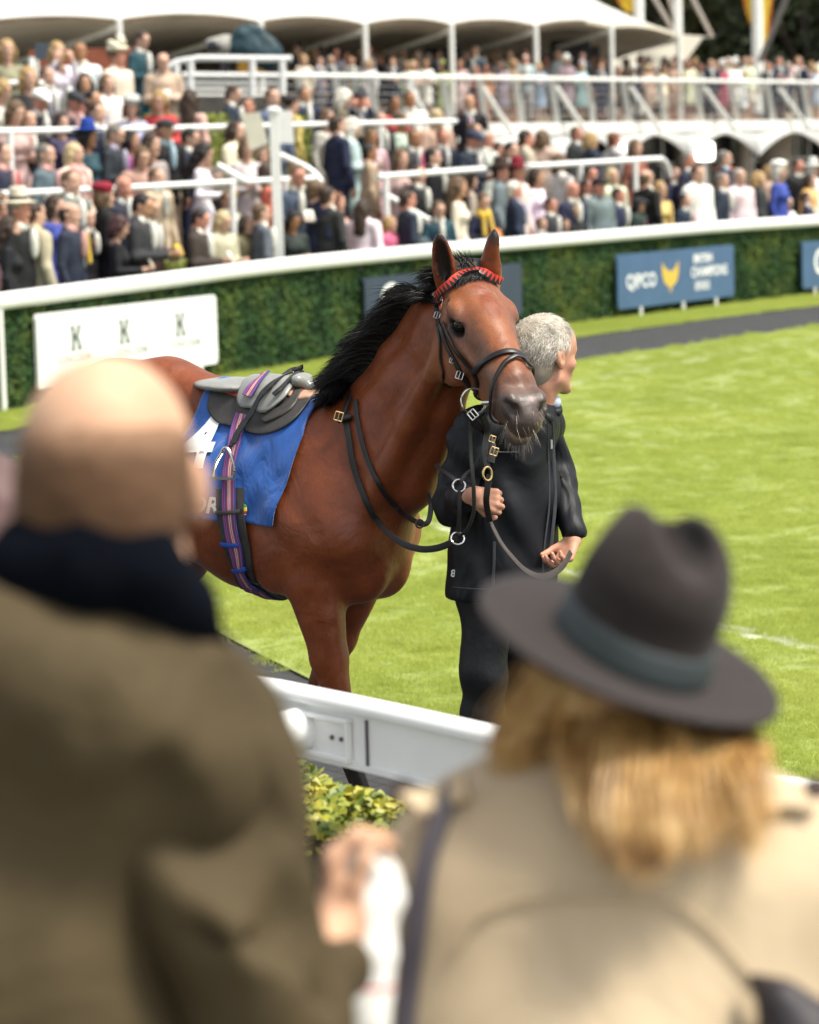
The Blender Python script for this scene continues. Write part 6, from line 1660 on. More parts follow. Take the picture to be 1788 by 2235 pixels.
shell('pommel_strap', [(-.10,-.5), (-.02,-.5), (.0,0), (-.01,.16), (-.05,.20), (-.10,.16)], .030, .016, M_tan, saddle, .006)
mb = MB(); p = hitd(474, 843, .045); d = Vector((-.545,-.839,0)); mb.tube([p, p+d*.006], .007, 12); mb.build('stud', M_brass, saddle, True)
for o in (saddle.children): pass
def toH(o):        # meshes written in world space become children of a moved Empty
    o.data.transform(HMI)
bpy.context.view_layer.update()
toH(saddle.children[-1])
# stirrup leather: folds of black strap over the flap
M_gl = simple('stirrup_leather', (.014, .014, .014), .28, .3, 60, .15, 100, bdist=.001)
for pl in ([(628,812),(605,824),(585,838),(565,860),(548,885),(530,915),(518,940),(507,960)], [(622,814),(600,824),(572,848),(556,880),(545,905),(530,935),(515,955)],
           [(625,822),(612,832),(600,848),(590,856)]):
    o = strap('stirrup_leather', [hitd(x, y, .068) for x, y in pl], .017, .006, M_gl, saddle, snap=False, nrm=(-.5,-.84,.25)); toH(o)
# girth
M_girth, nt, b_ = nodes_of('striped_girth'); a1 = N(nt, 'ShaderNodeAttribute', attribute_name='across').outputs['Fac']
bl = (.035, .050, .22); mg = (.36, .06, .16); rd = (.40, .035, .05); wh = (.52, .46, .46); dk = (.07, .06, .14)
seq = [bl, mg, bl, dk, rd, wh, rd, wh, rd, dk, bl, mg, bl, mg, bl]
r_ = ramp(nt, a1, [(i/len(seq), c) for i, c in enumerate(seq)]); r_.color_ramp.interpolation = 'CONSTANT'
nt.links.new(r_.outputs[0], b_.inputs['Base Color']); b_.inputs['Roughness'].default_value = .75
wa = N(nt, 'ShaderNodeAttribute', attribute_name='along').outputs['Fac']; bump(nt, b_, mul(nt, mul(nt, wa, 1800.0), 1.0, 'SINE'), .3, .001)
gp = [(566,822),(548,840),(521,878),(511,908),(503,945),(495,985),(491,1030),(492,1075),(498,1115),(508,1155),(521,1195),(536,1226)]
low = [(-.20, 2.55), (-.20, 2.85), (-.20, 3.14), (-.20, 3.5), (-.20, 4.0), (-.20, 4.6)]
def gpts(off, k0=0, dx=0): return [hitd(x+dx, y, off) for x, y in gp[k0:]]
gl = [HM @ onbody(f, a, .02) for f, a in low]
girth = tag(empty('girth', HO, horse.rotation_euler.z), 'striped elastic race girth running under the belly from the saddle', 'girth')
bk = strap('backing', gpts(.020, 6)+gl, .104, .008, M_flap, girth, snap=False, nrm='bv', res=6, cols=6); toH(bk)
g1 = strap('webbing', gpts(.034, 2)+[HM @ onbody(f, a, .030) for f, a in low[:4]], .050, .005, M_girth, girth, snap=False, nrm='bv', cols=30, res=7)
toH(g1)
gb = strap('surcingle', [hitd(x, y, .064) for x, y in ((563,823),(552,838),(540,854))], .040, .004, M_girth, girth, snap=False, nrm=(-.545,-.80,.3), cols=30); toH(gb)
M_loop = simple('blue_elastic', (.010, .06, .36), .6, .1, 30)
for (x, y, dx, dy, m) in ((491,1077,24,0,M_flap), (497,1140,22,2,M_loop), (519,1189,19,2,M_loop)):
    o = strap('keeper_loop', [hitd(x-dx, y-dy, .036), hitd(x, y, .042), hitd(x+dx, y+dy, .036)], .015, .005, m, girth, snap=False, nrm='bv'); toH(o)
# stirrup iron
c = hitd(497, 988, .075); ux = Vector((.80, -.58, 0)).normalized(); uz = Vector((.08, -.1, 1)).normalized()
def sp2(a, b): return c+ux*a+uz*b
mb = MB(); arc = [(-.047,-.045),(-.044,-.020),(-.032,.010),(-.014,.036),(-.006,.052),(.004,.056),(.016,.048),(.030,.028),(.041,.000),(.045,-.025),(.040,-.045)]
mb.tube([sp2(a, b) for a, b in catmull(arc, 4)], .0058, 8); 
n_ = ux.cross(uz)
mb.sweep([sp2(-.050,-.047), sp2(0,-.049), sp2(.043,-.047)], [(-.016,-.004),(.016,-.004),(.016,.004),(-.016,.004)], up=uz)
so = mb.build('stirrup_iron', M_steel, saddle, True); toH(so)
# ================================================================== HANDLER
HD = 9.52
feet = Gd(1040, 1800); feet = Vector((W(1085, 1300, HD).x, HD, 0))
handler = empty('person', feet, 0, 'grey haired handler in a long black rain jacket and black trousers holding the bay horse', 'person')
HI = Matrix.Translation(-feet)
def hw(x, y, D): return tuple(Wd(x, y, D)-feet)
hc = Vector(hw(1152, 752, HD-.02)); hf = Vector((.80, .60, .0)); hu = Vector((.04, 0, 1)); HS_ = 1.06
M_skin = skin_mat('handler_skin', (.56, .30, .20))
bodyp = head_prims(hc, hf, hu, HS_, neck=hw(1122, 872, HD-.01))
# the fist on the lead and the other hand
rw = Vector(hw(1000, 1030, 8.99)); 
bodyp += hand_prims(hw(994, 1042, 9.03), (1, -.35, -.25), (.25, -.2, -1) if 0 else (-.2, .9, -.1), side=-1, curl=(1.35, 1.45, .9), s=.98, thumb=(.8, .9))
bodyp += hand_prims(hw(1207, 1136, HD-.16), (-.42, -.5, -.75), (-.6, -.5, .2), side=1, curl=(.75, .8, .5), s=1.0, thumb=(.6, .5))
bodyp += chain([hw(1118,872,HD-.01), hw(1000,905,HD-.10), hw(950,1060,HD-.20), hw(975,1048,9.12)], [.05,.04,.035,.03])+chain([hw(1118,872,HD-.01), hw(1148,897,HD+.05), hw(1178,1010,HD+.04), hw(1210,1115,HD-.14)], [.05,.04,.035,.03])
bodyp += [rc(hw(975, 1048, 9.12), hw(998, 1042, 9.02), .030, .026, .01), rc(hw(1210, 1115, HD-.14), hw(1207, 1138, HD-.16), .032, .027, .01)]
link_mesh('body', sdf_mesh('body', bodyp, .0042), M_skin, handler)
M_ge = simple('grey_iris', (.20, .12, .09), .15, .2, 60)
eyes(feet+hc, hf, hu, HS_, handler, None, M_ge, HI)
# hair: short, grey, swept
M_gh, nt, b_ = nodes_of('grey_hair'); r_ = ramp(nt, noise(nt, 9, 3, .5, coord(nt)).outputs[0], [(.30, (.22, .18, .13)), (.60, (.40, .36, .29))]); nt.links.new(r_.outputs[0], b_.inputs['Base Color']); b_.inputs['Roughness'].default_value = .5
hfr, hur, hlr = frame(hf, hu); HMx = np.array([list(hlr), list(hfr), list(hur)])
def hq(x, y, z): return tuple(hc+(hlr*x+hfr*y+hur*z)*HS_)
cap = [el(hq(0,-.022,.046), (.083*HS_, .101*HS_, .089*HS_), .02, HMx), el(hq(0,-.055,-.02), (.070*HS_, .060*HS_, .080*HS_), .03, HMx),
       plane(hq(0,.066,.03), tuple(hfr*1.0-hur*.62), .006), plane(hq(0,-.03,-.088), tuple(-hur), .01)]
cap += [el(hq(sg*.075,.042,-.045), (.05*HS_, .052*HS_, .062*HS_), .012, HMx, 's') for sg in (-1, 1)]+[el(hq(sg*.085,-.008,-.012), (.02*HS_, .020*HS_, .036*HS_), .008, HMx, 's') for sg in (-1, 1)]
link_mesh('hair', sdf_mesh('hair', cap, .0042, folds(.0025, 30, 20)), M_gh, handler)
M_gt = simple('white_grey_hair_strands', (.66, .62, .54), .5, .35, 30)
hair_strands(feet+hc, hf, hu, HS_, HI, M_gt, bpy.data.objects['hair'] if 0 else handler.children[-1], 7000, .034, .0008, 4,
    region=lambda v: (v.z > -.75 and v.y < .55-.0*v.z and (v.z > .05 or v.y < -.05)) or (v.z > .55), lift=.55, flow=lambda v, r: Vector((r.gauss(0, .28), .5 if v.z > .4 else -.5, r.gauss(-.45, .35))), name='hair_tips', curl=.07)
hu_ = None
# jacket
M_jack, nt, b_ = nodes_of('black_rain_jacket'); co = coord(nt)
n1 = noise(nt, 10, 4, .6, co); r_ = ramp(nt, n1.outputs[0], [(.3, (.0026, .0032, .005)), (.7, (.0058, .0070, .0105))]); nt.links.new(r_.outputs[0], b_.inputs['Base Color']); b_.inputs['Roughness'].default_value = .55
b_.inputs['Specular IOR Level'].default_value = .3
mpn = N(nt, 'ShaderNodeMapping'); mpn.inputs['Scale'].default_value = (3.2, 3.2, 1.5); nt.links.new(co, mpn.inputs[0])
w1 = noise(nt, 1.6, 3, .45, mpn.outputs[0], .8); rr_ = ramp(nt, w1.outputs[0], [(.35, (0, 0, 0)), (.5, (1, 1, 1)), (.65, (.1, .1, .1))])
bump(nt, b_, w1.outputs[0], .8, .06)
sh_r = hw(1000, 905, HD-.16); sh_l = hw(1148, 897, HD+.05); nk = hw(1118, 872, HD)
chest = hw(1085, 960, HD-.05)
jp = [rc(sh_r, sh_l, .075, .070, .05), rc(hw(1082, 905, HD-.05), hw(1070, 1070, HD-.05), .125, .130, .06, (1, .45, 0), 1.15),
      rc(hw(1070, 1070, HD-.05), hw(1052, 1238, HD-.05), .135, .160, .06, (1, .45, 0), 1.10), rc(hw(1095, 880, HD-.03), hw(1122, 868, HD), .085, .072, .05),
      rc(hw(1130, 1000, HD-.05), hw(1110, 1240, HD-.10), .060, .090, .06), rc(hw(1015, 1000, HD-.05), hw(1030, 1250, HD-.05), .09, .125, .06)]
arm_r = [rc(sh_r, hw(948, 1062, HD-.20), .076, .058, .035), rc(hw(948, 1062, HD-.20), hw(985, 1048, 9.08), .058, .042, .03)]
arm_l = [rc(sh_l, hw(1178, 1010, HD+.04), .060, .052, .035), rc(hw(1178, 1010, HD+.04), hw(1209, 1122, HD-.14), .052, .044, .03), plane(hw(1211, 1142, HD-.15), (.35, -.3, -1), .004)]
cuts = [plane(hw(1040, 1250, HD), (0, 0, -1), .008)]
tors = jp+cuts
def jdisp(P):
    x, y, z = P[..., 0], P[..., 1], P[..., 2]
    d = .0045*np.sin(z*26+5*np.sin(x*9)+x*12)*np.exp(-((z-1.2)/.3)**2)+.004*np.sin(x*40+4*np.sin(z*7))*np.clip((1.25-z)*2, 0, 1)
    return d+folds(.0030, 14, 6, 1.0)(P)
jk = link_mesh('jacket', sdf_mesh('jacket', tors, .009, jdisp), M_jack, handler)
def adisp(P): return folds(.0105, 30, 12, .5)(P)+.004*np.sin(P[..., 2]*50+P[..., 0]*25+3*np.sin(P[..., 1]*20))
link_mesh('sleeve', sdf_mesh('sleeve', arm_r, .0075, adisp), M_jack, jk); link_mesh('sleeve', sdf_mesh('sleeve', arm_l, .0075, adisp), M_jack, jk)
col = [rc(hw(1095, 868, HD+.05), hw(1160, 862, HD+.08), .040, .030, .03), rc(hw(1160, 862, HD+.08), hw(1172, 868, HD-.04), .030, .020, .03), rc(hw(1092, 872, HD-.06), hw(1150, 882, HD-.10), .036, .024, .03),
       rc(hw(1085, 872, HD+.04), hw(1088, 874, HD-.06), .040, .036, .03)]
link_mesh('collar', sdf_mesh('collar', col, .006, folds(.004, 40, 12)), M_jack, jk)
JB = bvh_of(jk, Matrix.Translation(feet))
M_zip = simple('zip_tape', (.035, .038, .045), .35, .2, 60)
def jhit(x, y, off=.002):
    d = ray(x*DS, y*DS); loc, nor, i, t = JB.ray_cast(Vector((0, 0, CAMZ)), d)
    return (loc+nor*off) if loc is not None else Wd(x, y, HD-.2)
for nm, pl, w in (('zip', [(1160,885),(1163,930),(1166,990),(1168,1060),(1160,1150),(1152,1240)], .012), ('storm_flap', [(1152,890),(1154,960),(1156,1060),(1146,1150),(1140,1240)], .006),
              ('pocket_welt', [(1041,1140),(1041,1180),(1039,1215),(1038,1236)], .010), ('hem_seam', [(955,1236),(1000,1240),(1060,1240),(1110,1238)], .004), ('yoke_seam', [(1000,935),(1040,950),(1090,952)], .004)):
    o = strap(nm, [jhit(x, y) for x, y in pl], w, .003, M_zip, jk, snap=False, inv=HI)
o = strap('zip_pull', [jhit(1157,925,.008), jhit(1157,944,.008)], .006, .003, M_wht, jk, snap=False, inv=HI)
# small mark near the hem, printed text bits
mk = text_mesh('8', .034, .1, .0006); o = link_mesh('logo', mk, M_wht, jk); p = jhit(956, 1208, .004)-feet
o.location = p; o.rotation_euler = (R(90), 0, R(-20))
mb = MB(); mb.box((-.016,-.004,-.032), (.016,.004,.032)); o = mb.build('arm_badge', simple('dark_badge', (.03,.033,.03), .4), jk); o.location = Vector(hw(1193, 1020, HD-.02)); o.rotation_euler = (0, R(-6), R(20))
# shirt collar and trousers
sc_ = [rc(hw(1120, 860, HD-.03), hw(1166, 846, HD-.02), .040, .022, .03), rc(hw(1150,838,HD-.02), hw(1168,848,HD-.03), .022, .016, .02)]
M_shirt = simple('pale_blue_shirt', (.45, .52, .68), .7, .15, 60, .2, 60)
link_mesh('shirt', sdf_mesh('shirt', sc_, .005), M_shirt, handler)
M_trs = simple('black_trousers', (.004, .0045, .006), .62, .3, 9, .4, 4, bdist=.03, stretch=(2, 2, 1.4))
zk = W(1070, 1560, HD).z
tp = [rc(hw(1035, 1240, HD-.03), hw(1060, 1240, HD), .115, .11, .04),
      rc(hw(1020, 1262, HD-.05), hw(1022, 1420, HD-.08), .090, .076, .03), rc(hw(1022, 1420, HD-.08), tuple(Vector(hw(1015, 1500, HD-.06))), .076, .068, .03),
      rc(hw(1015, 1500, HD-.06), (Vector(hw(1015,1500,HD)).x-.02, -.08, .06), .068, .056, .03),
      rc(hw(1080, 1262, HD+.04), hw(1105, 1440, HD+.10), .088, .072, .03), rc(hw(1105, 1440, HD+.10), (Vector(hw(1105,1440,HD)).x+.04, .16, .06), .070, .056, .03)]
link_mesh('trousers', sdf_mesh('trousers', tp, .010, folds(.006, 20, 9, 2)), M_trs, handler)
for dx, dy in ((Vector(hw(1015,1500,HD)).x-.0, -.11), (Vector(hw(1105,1440,HD)).x+.07, .13)):
    link_mesh('shoe', sdf_mesh('shoe', [rc((dx-.04,dy+.03,.045), (dx+.10,dy-.04,.035), .045, .036, .03), plane((0,0,.002), (0,0,-1), .004)], .008), M_blackleather, handler)
# ================================================================== NEAR RAIL AND HEDGE
# near white rail: rounded cap over a flat board, on posts
def rzD(x, y, z=1.20):
    d = ray(x*DS, y*DS); t = (z-CAMZ)/d.z; return Vector((d.x*t, d.y*t, z))
np_ = [rzD(-350, 1245), rzD(0, 1312), rzD(300, 1372), rzD(520, 1417), rzD(800, 1474), rzD(1070, 1532), rzD(1400, 1592), rzD(1720, 1643), rzD(2000, 1686), rzD(2500, 1755)]
NR = [Vector(p) for p in catmull([tuple(p) for p in np_], 5)]
nrail = empty('rail_fence', (0, 0, 0), 0, 'near white rail with rounded top and flat side board behind the two foreground spectators', 'fence')
capp = [(.035*math.cos(a)+.004, -.026+.026*math.sin(a)) for a in np.linspace(-.3, math.pi+.3, 14)]
mb = MB(); mb.sweep(NR, capp); mb.build('top_rail', M_white, nrail, True)
mb = MB(); mb.sweep([p+Vector((0, 0, -.046)) for p in NR], [(-.020,-.118),(.020,-.118),(.020,.012),(-.020,.012)]); mb.build('side_board', M_white, nrail)
mb = MB(); mb.sweep([p+Vector((0, 0, -.160)) for p in NR], [(-.030,-.008),(.030,-.008),(.030,.006),(-.030,.006)]); mb.build('lower_lip', M_white, nrail)
def along(px):      # point on the rail under a display pixel column
    return min(NR, key=lambda p: abs((p.x/p.y)*6109+862-px))
def rail_at(px):
    k = min(range(len(NR)-1), key=lambda i: abs(((NR[i]+NR[i+1])/2).x/((NR[i]+NR[i+1])/2).y*6109+862-px)); a, b = NR[k], NR[k+1]; 
    xa, xb = a.x/a.y*6109+862, b.x/b.y*6109+862; t = (px-xa)/(xb-xa); p = a.lerp(b, t); d = (b-a).normalized(); return p, d, Vector((0, 0, 1)).cross(d) if (Vector((0,0,1)).cross(d)).y < 0 else d.cross(Vector((0, 0, 1)))
p, d, s_ = rail_at(775)
mb = MB(); mb.sweep([p+Vector((0,0,-.105))+s_*.022-d*.003, p+Vector((0,0,-.105))+s_*.022+d*.003], [(-.004,-.060),(.004,-.060),(.004,.058),(-.004,.058)]); mb.build('joint', simple('joint_shadow', (.10,.08,.10), .8), nrail)
p, d, s_ = rail_at(700)
mb = MB()
mb.sweep([p-d*.10+s_*.030+Vector((0,0,-.058)), p+d*.078+s_*.030+Vector((0,0,-.058))], [(-.012,-.006),(.012,-.006),(.012,.006),(-.012,.006)])
mb.sweep([p-d*.10+s_*.030+Vector((0,0,-.148)), p+d*.078+s_*.030+Vector((0,0,-.148))], [(-.014,-.006),(.014,-.006),(.014,.006),(-.014,.006)])
mb.sweep([p-d*.10+s_*.024+Vector((0,0,-.103)), p+d*.078+s_*.024+Vector((0,0,-.103))], [(-.004,-.045),(.004,-.045),(.004,.045),(-.004,.045)])
mb.sweep([p+d*.068+s_*.030+Vector((0,0,-.103)), p+d*.078+s_*.030+Vector((0,0,-.103))], [(-.012,-.045),(.012,-.045),(.012,.045),(-.012,.045)])
mb.build('bracket', M_white, nrail, bevel=.002)
for u in (.01, .045):
    q_ = p+d*u+s_*.029+Vector((0,0,-.103)); mb = MB(); mb.tube([q_, q_+s_*.005], .0055, 10); mb.build('bolt', simple('rusty_bolt', (.10,.07,.05), .6), nrail, True)
p, d, s_ = rail_at(640); mb = MB(); q_ = p+s_*.035+Vector((0,0,-.100))
mb.tube([q_-s_*.02, q_+s_*.015, q_+s_*.05, q_+s_*.075, q_+s_*.088], .052, 20, scale=[1, 1, .97, .75, .25]); mb.build('post_knob', M_white, nrail, True)
p, d, s_ = rail_at(500); mb = MB(); mb.tube([p+Vector((0,0,-.1)), (p.x, p.y, 0)], .045, 14); mb.build('post', M_white, nrail, True)
for px in (1500, 1950, 2400, 330, -100, -330):
    p, d, s_ = rail_at(px); mb = MB(); mb.tube([p+Vector((0,0,-.1)), (p.x, p.y, 0)], .045, 12); mb.build('post', M_white, nrail, True)
# near hedge below the rail, with yellow tipped leaves
NY = lambda x: np.interp(x, [p.x for p in NR], [p.y for p in NR])
hroot = empty('hedge', (0, 0, 0), 0, 'near yellow green hedge with small rounded leaves under the white rail', 'hedge')
M_yl, nt, b_ = nodes_of('variegated_leaf'); pos = N(nt, 'ShaderNodeNewGeometry').outputs['Position']; n1 = noise(nt, 9, 3, .6, pos)
r1 = ramp(nt, n1.outputs[0], [(.30, (.06, .12, .014)), (.45, (.14, .19, .02)), (.56, (.34, .32, .03)), (.72, (.55, .46, .08))]); nt.links.new(r1.outputs[0], b_.inputs['Base Color']); b_.inputs['Roughness'].default_value = .45
rr = np.random.RandomState(8); V = []; F = []; Cv = []
HZ = .885
for i in range(31000 if not DEV else 7000):
    x = rr.uniform(-2.4, 2.6); y = float(NY(x)); u = rr.uniform(-.08, .50); z = HZ-rr.exponential(.03)+.03*math.sin(x*14)*math.sin(u*17)
    if rr.uniform() < .12: z = HZ-rr.uniform(0, .5); u = .50
    if u > .48: z -= rr.uniform(0, .6)
    p = np.array([x, y+u, z]); s = rr.uniform(.010, .021); nr = np.array([0, -.3, 1])+rr.normal(0, .6, 3); nr /= np.linalg.norm(nr); a = np.cross(nr, rr.normal(0, 1, 3)); a /= np.linalg.norm(a); b = np.cross(nr, a); k = len(V)
    V += [p-a*s, p-a*s*.35-b*s*.55, p+a*s*.5-b*s*.5, p+a*s, p+a*s*.5+b*s*.5, p-a*s*.35+b*s*.55]; F += [(k, k+1, k+2, k+3), (k, k+3, k+4, k+5)]
link_mesh('leaves', mesh_np('leaves', V, F, False), M_yl, hroot)
mb = MB(); mb.sweep([Vector((x, float(NY(x))+.22, .42)) for x in np.linspace(-2.4, 2.6, 24)], [(-.18,-.42),(.18,-.42),(.17,.42),(-.17,.42)]); mb.build('stems', M_hcore, hroot, True)
# paved standing area on the near side
mb = MB(); mb.add([(-12,-4,.004),(12,-4,.004),(12,6.0,.004),(-12,6.0,.004)], [(0,1,2,3)]); mb.build('pavement', simple('paving', (.20,.19,.17), .85, .2, 3, .3, 40))['kind'] = 'structure'
# ================================================================== FOREGROUND MAN
DM = 2.66
mroot = empty('person', (Wd(200, 1200, DM).x, DM, 0), 0, 'balding man seen from behind in an olive waxed jacket with dark corduroy collar', 'person')
MI = Matrix.Translation(-Vector(mroot.location))
def mw(x, y, D=DM): return tuple(Wd(x, y, D)-Vector(mroot.location))
M_fs = skin_mat('man_skin', (.56, .35, .23), .7)
mf, mu = Vector((.10, 1, -.05)), Vector((0, .04, 1))
mh = Vector(mw(236, 1022, DM)); MS = .98
bp_ = head_prims(mh, mf, mu, MS, neck=mw(225, 1250, DM+.01))
mfr, mur, mlr = frame(mf, mu)
def mq(x, y, z): return tuple(mh+(mlr*x+mfr*y+mur*z)*MS)
bp_ += [rc(mq(0,-.03,-.08), mq(-.0,-.035,-.14), .062, .064, .03), el(mq(0,-.070,-.03), (.058,.045,.06), .03)]+[el(mq(sg*.083,-.002,-.008), (.010,.019,.031), .008, np.array([list(mlr), list(mfr), list(mur)])) for sg in (-1, 1)]
bp_ += hand_prims(mw(712, 1975, DM+.22), (-.06, .25, 1), (.95, .1, .1), side=-1, curl=(.95, .9, .5), s=.95, thumb=(.4, .4))
bp_ += chain([mw(225,1230,DM+.01), mw(225,1420,DM), mw(400,1620,DM), mw(505,1900,DM-.03), mw(560,2140,DM-.02), mw(716,1950,DM+.22)], [.06,.05,.04,.035,.03,.026])
link_mesh('body', sdf_mesh('body', bp_, .006), M_fs, mroot)
M_mh = simple('cropped_hair', (.165, .092, .050), .8, .3, 60, .4, 300, bdist=.002)
MMx = np.array([list(mlr), list(mfr), list(mur)])
cp = [el(mq(0,-.024,.015), (.0835*MS, .101*MS, .090*MS), .02, MMx), el(mq(0,-.060,-.030), (.075*MS,.058*MS,.080*MS), .03, MMx), plane(mq(0,.02,.0), tuple(mfr), .01), plane(mq(0,-.05,-.098), tuple(-mur+mfr*.2), .01),
      el(mq(0,-.035,.130), (.066*MS, .10*MS, .085*MS), .012, MMx, 's')]+[el(mq(sg*.088,-.006,-.004), (.018,.022,.040), .008, MMx, 's') for sg in (-1, 1)]
def mhcol(V):
    z = (V-np.array(mh))@np.array(mur)/MS; t = sstep_(.020, .100, z)[:, None]; return np.array([.105, .056, .030])*(1-t)+np.array([.50, .30, .19])*t
def sstep_(a, b, x):
    t = np.clip((x-a)/(b-a), 0, 1); return t*t*(3-2*t)
link_mesh('hair', sdf_mesh('hair', cp, .006, folds(.0012, 90, 60), mhcol), vcol('thinning_hair', .8, .25, 70, .4, 220, .2), mroot)
# jacket, traced by points at the man's own depth
M_wax, nt, b_ = nodes_of('waxed_olive_cloth'); co = coord(nt)
n1 = noise(nt, 3.0, 5, .6, co, .3); r_ = ramp(nt, n1.outputs[0], [(.3, (.046, .034, .017)), (.7, (.086, .064, .033))]); nt.links.new(r_.outputs[0], b_.inputs['Base Color']); b_.inputs['Roughness'].default_value = .75; b_.inputs['Specular IOR Level'].default_value = .15
bump(nt, b_, noise(nt, 5.5, 4, .55, co, .8).outputs[0], .6, .03)
jk_ = [rc(mw(-100, 1480, DM-.02), mw(350, 1605, DM+.02), .120, .100, .08), rc(mw(80, 1560, DM-.02), mw(40, 2000, DM-.01), .135, .130, .08, (1,.2,0), 1.10), rc(mw(40, 2000, DM-.01), mw(60, 2600, DM), .130, .165, .10, (1,.2,0), 1.10),
       rc(mw(150, 1440, DM-.02), mw(350, 1555, DM+.0), .102, .090, .06), rc(mw(220, 1445, DM-.02), mw(418, 1575, DM+.01), .100, .083, .05), rc(mw(60, 1430, DM-.02), mw(-60, 1450, DM-.02), .100, .10, .06), rc(mw(240, 1330, DM-.05), mw(370, 1400, DM-.04), .062, .055, .03)]
sl_ = [rc(mw(388, 1645, DM+.00), mw(500, 1900, DM-.03), .094, .084, .05), rc(mw(505, 1900, DM-.03), mw(560, 2140, DM-.02), .084, .084, .04), rc(mw(560, 2140, DM-.02), mw(700, 2040, DM+.16), .076, .048, .04)]
def groove(x0, y0, x1, y1, d, r0, r1, k=.035): return rc(mw(x0, y0, d), mw(x1, y1, d), r0, r1, k, None, 1.0, 's')
sl_ += [groove(470,1725,640,1790,DM-.125,.022,.016), groove(430,1820,620,1900,DM-.125,.024,.014), groove(600,1960,700,2060,DM-.09,.02,.014), groove(430,1960,560,2000,DM-.12,.022,.016), groove(520,2080,690,2120,DM-.08,.02,.014)]
jk_ += [groove(330,1640,390,1800,DM-.13,.034,.030), groove(200,1500,180,1900,DM-.165,.016,.012), groove(60,1600,20,2100,DM-.175,.018,.016)]
ls_ = [rc(mw(-110, 1500, DM-.02), mw(-220, 1950, DM+.02), .10, .085, .05), rc(mw(-220, 1950, DM+.02), mw(-60, 2150, DM+.22), .085, .06, .05)]
jkt = link_mesh('jacket', sdf_mesh('jacket', jk_, .010, folds(.020, 13, 6, .6)), M_wax, mroot)
def sfold(P): return folds(.024, 17, 9, 2.2)(P)
link_mesh('sleeve', sdf_mesh('sleeve', sl_, .009, sfold), M_wax, jkt); link_mesh('sleeve', sdf_mesh('sleeve', ls_, .012, folds(.008, 20, 9)), M_wax, jkt)
M_cord = simple('navy_corduroy', (.003, .004, .007), 1.0, .3, 20, .5, 60, spec=.05, bdist=.006)
cl_ = [rc(mw(70, 1185, DM-.07), mw(180, 1190, DM-.105), .028, .030, .02, (0,0,1), 1.3), rc(mw(180, 1190, DM-.105), mw(310, 1200, DM-.09), .030, .030, .02, (0,0,1), 1.4), rc(mw(310, 1200, DM-.09), mw(390, 1275, DM-.06), .031, .026, .02), rc(mw(390, 1275, DM-.06), mw(478, 1385, DM-.03), .026, .008, .02), rc(mw(80, 1200, DM-.07), mw(40, 1260, DM+.03), .046, .04, .03), rc(mw(150, 1250, DM-.03), mw(300, 1260, DM-.03), .055, .055, .03)]
link_mesh('collar', sdf_mesh('collar', cl_, .007), M_cord, mroot)
M_tr2 = simple('dark_brown_cord_trousers', (.05, .035, .022), .9)
lx = Vector(mw(190, 2400)); link_mesh('trousers', sdf_mesh('trousers', [rc((lx.x, 0, .90), (lx.x, 0, .80), .17, .16, .05)]+[rc((lx.x+s*.10, 0, .85), (lx.x+s*.11, 0, .10), .10, .065, .04) for s in (-1, 1)], .02), M_tr2, mroot)
link_mesh('shoe', sdf_mesh('shoe', [rc((lx.x+s*.11, -.04, .05), (lx.x+s*.12, .15, .04), .05, .04, .02) for s in (-1, 1)], .015), M_blackleather, mroot)
# rolled race card in his hand
M_card, nt, b_ = nodes_of('white_paper_with_red_line'); sp = N(nt, 'ShaderNodeSeparateXYZ'); nt.links.new(coord(nt, 'Generated'), sp.inputs[0])
r_ = ramp(nt, sp.outputs[2], [(0, (.72,.72,.68)), (.255, (.72,.72,.68)), (.26, (.60,.06,.06)), (.275, (.60,.06,.06)), (.28, (.74,.74,.71))]); nt.links.new(r_.outputs[0], b_.inputs['Base Color']); b_.inputs['Roughness'].default_value = .5
rcb = [(Wd(778, 2170, DM+.20), .024), (Wd(772, 2010, DM+.22), .030), (Wd(765, 1900, DM+.24), .042), (Wd(762, 1840, DM+.25), .040)]
pr_ = [rc(tuple(a[0]), tuple(b[0]), a[1]*.55, b[1]*.55, .01, (1,0,0), 1.75) for a, b in zip(rcb[:-1], rcb[1:])]
pr_ += [rc(tuple(Wd(742, 1785, DM+.25)), tuple(Wd(800, 1850, DM+.25)), .016, .016, .012)]
tag(link_mesh('rolled_race_card', sdf_mesh('rolled_race_card', pr_, .005, folds(.0015, 60, 30)), M_card), 'rolled white race card with thin red line held by the olive jacketed man', 'race card')
# ================================================================== FOREGROUND WOMAN
DW = 3.02
wroot = empty('person', (Wd(1330, 1200, DW).x, DW, 0), 0, 'long blond haired woman in beige trench coat seen from behind', 'person')
WO = Vector(wroot.location); WI = Matrix.Translation(-WO)
def ww(x, y, D=DW): return tuple(Wd(x, y, D)-WO)
wf, wu = Vector((-.35, 1, -.10)), Vector((.15, -.05, 1))
wh_ = Vector(ww(1295, 1500, DW)); WS = .93
bp_ = head_prims(wh_, wf, wu, WS, neck=ww(1300, 1760, DW), fem=True)
bp_ += hand_prims(ww(1080, 2330, DW+.32), (.3, .8, .3), (.2, .2, -1), side=1, curl=(.6, .6, .4)); bp_ += hand_prims(ww(1500, 2330, DW+.34), (-.3, .8, .3), (-.2, .2, -1), side=-1, curl=(.6, .6, .4))
bp_ += chain([ww(1300,1760,DW), ww(1000,1870,DW), ww(905,2200,DW), ww(1040,2300,DW+.26), ww(1080,2330,DW+.32)], [.05,.035,.03,.026,.024])+chain([ww(1300,1760,DW), ww(1700,1880,DW), ww(1790,2200,DW), ww(1540,2300,DW+.28), ww(1500,2330,DW+.34)], [.05,.035,.03,.026,.024])
link_mesh('body', sdf_mesh('body', bp_, .007), skin_mat('woman_skin', (.60, .38, .28)), wroot)
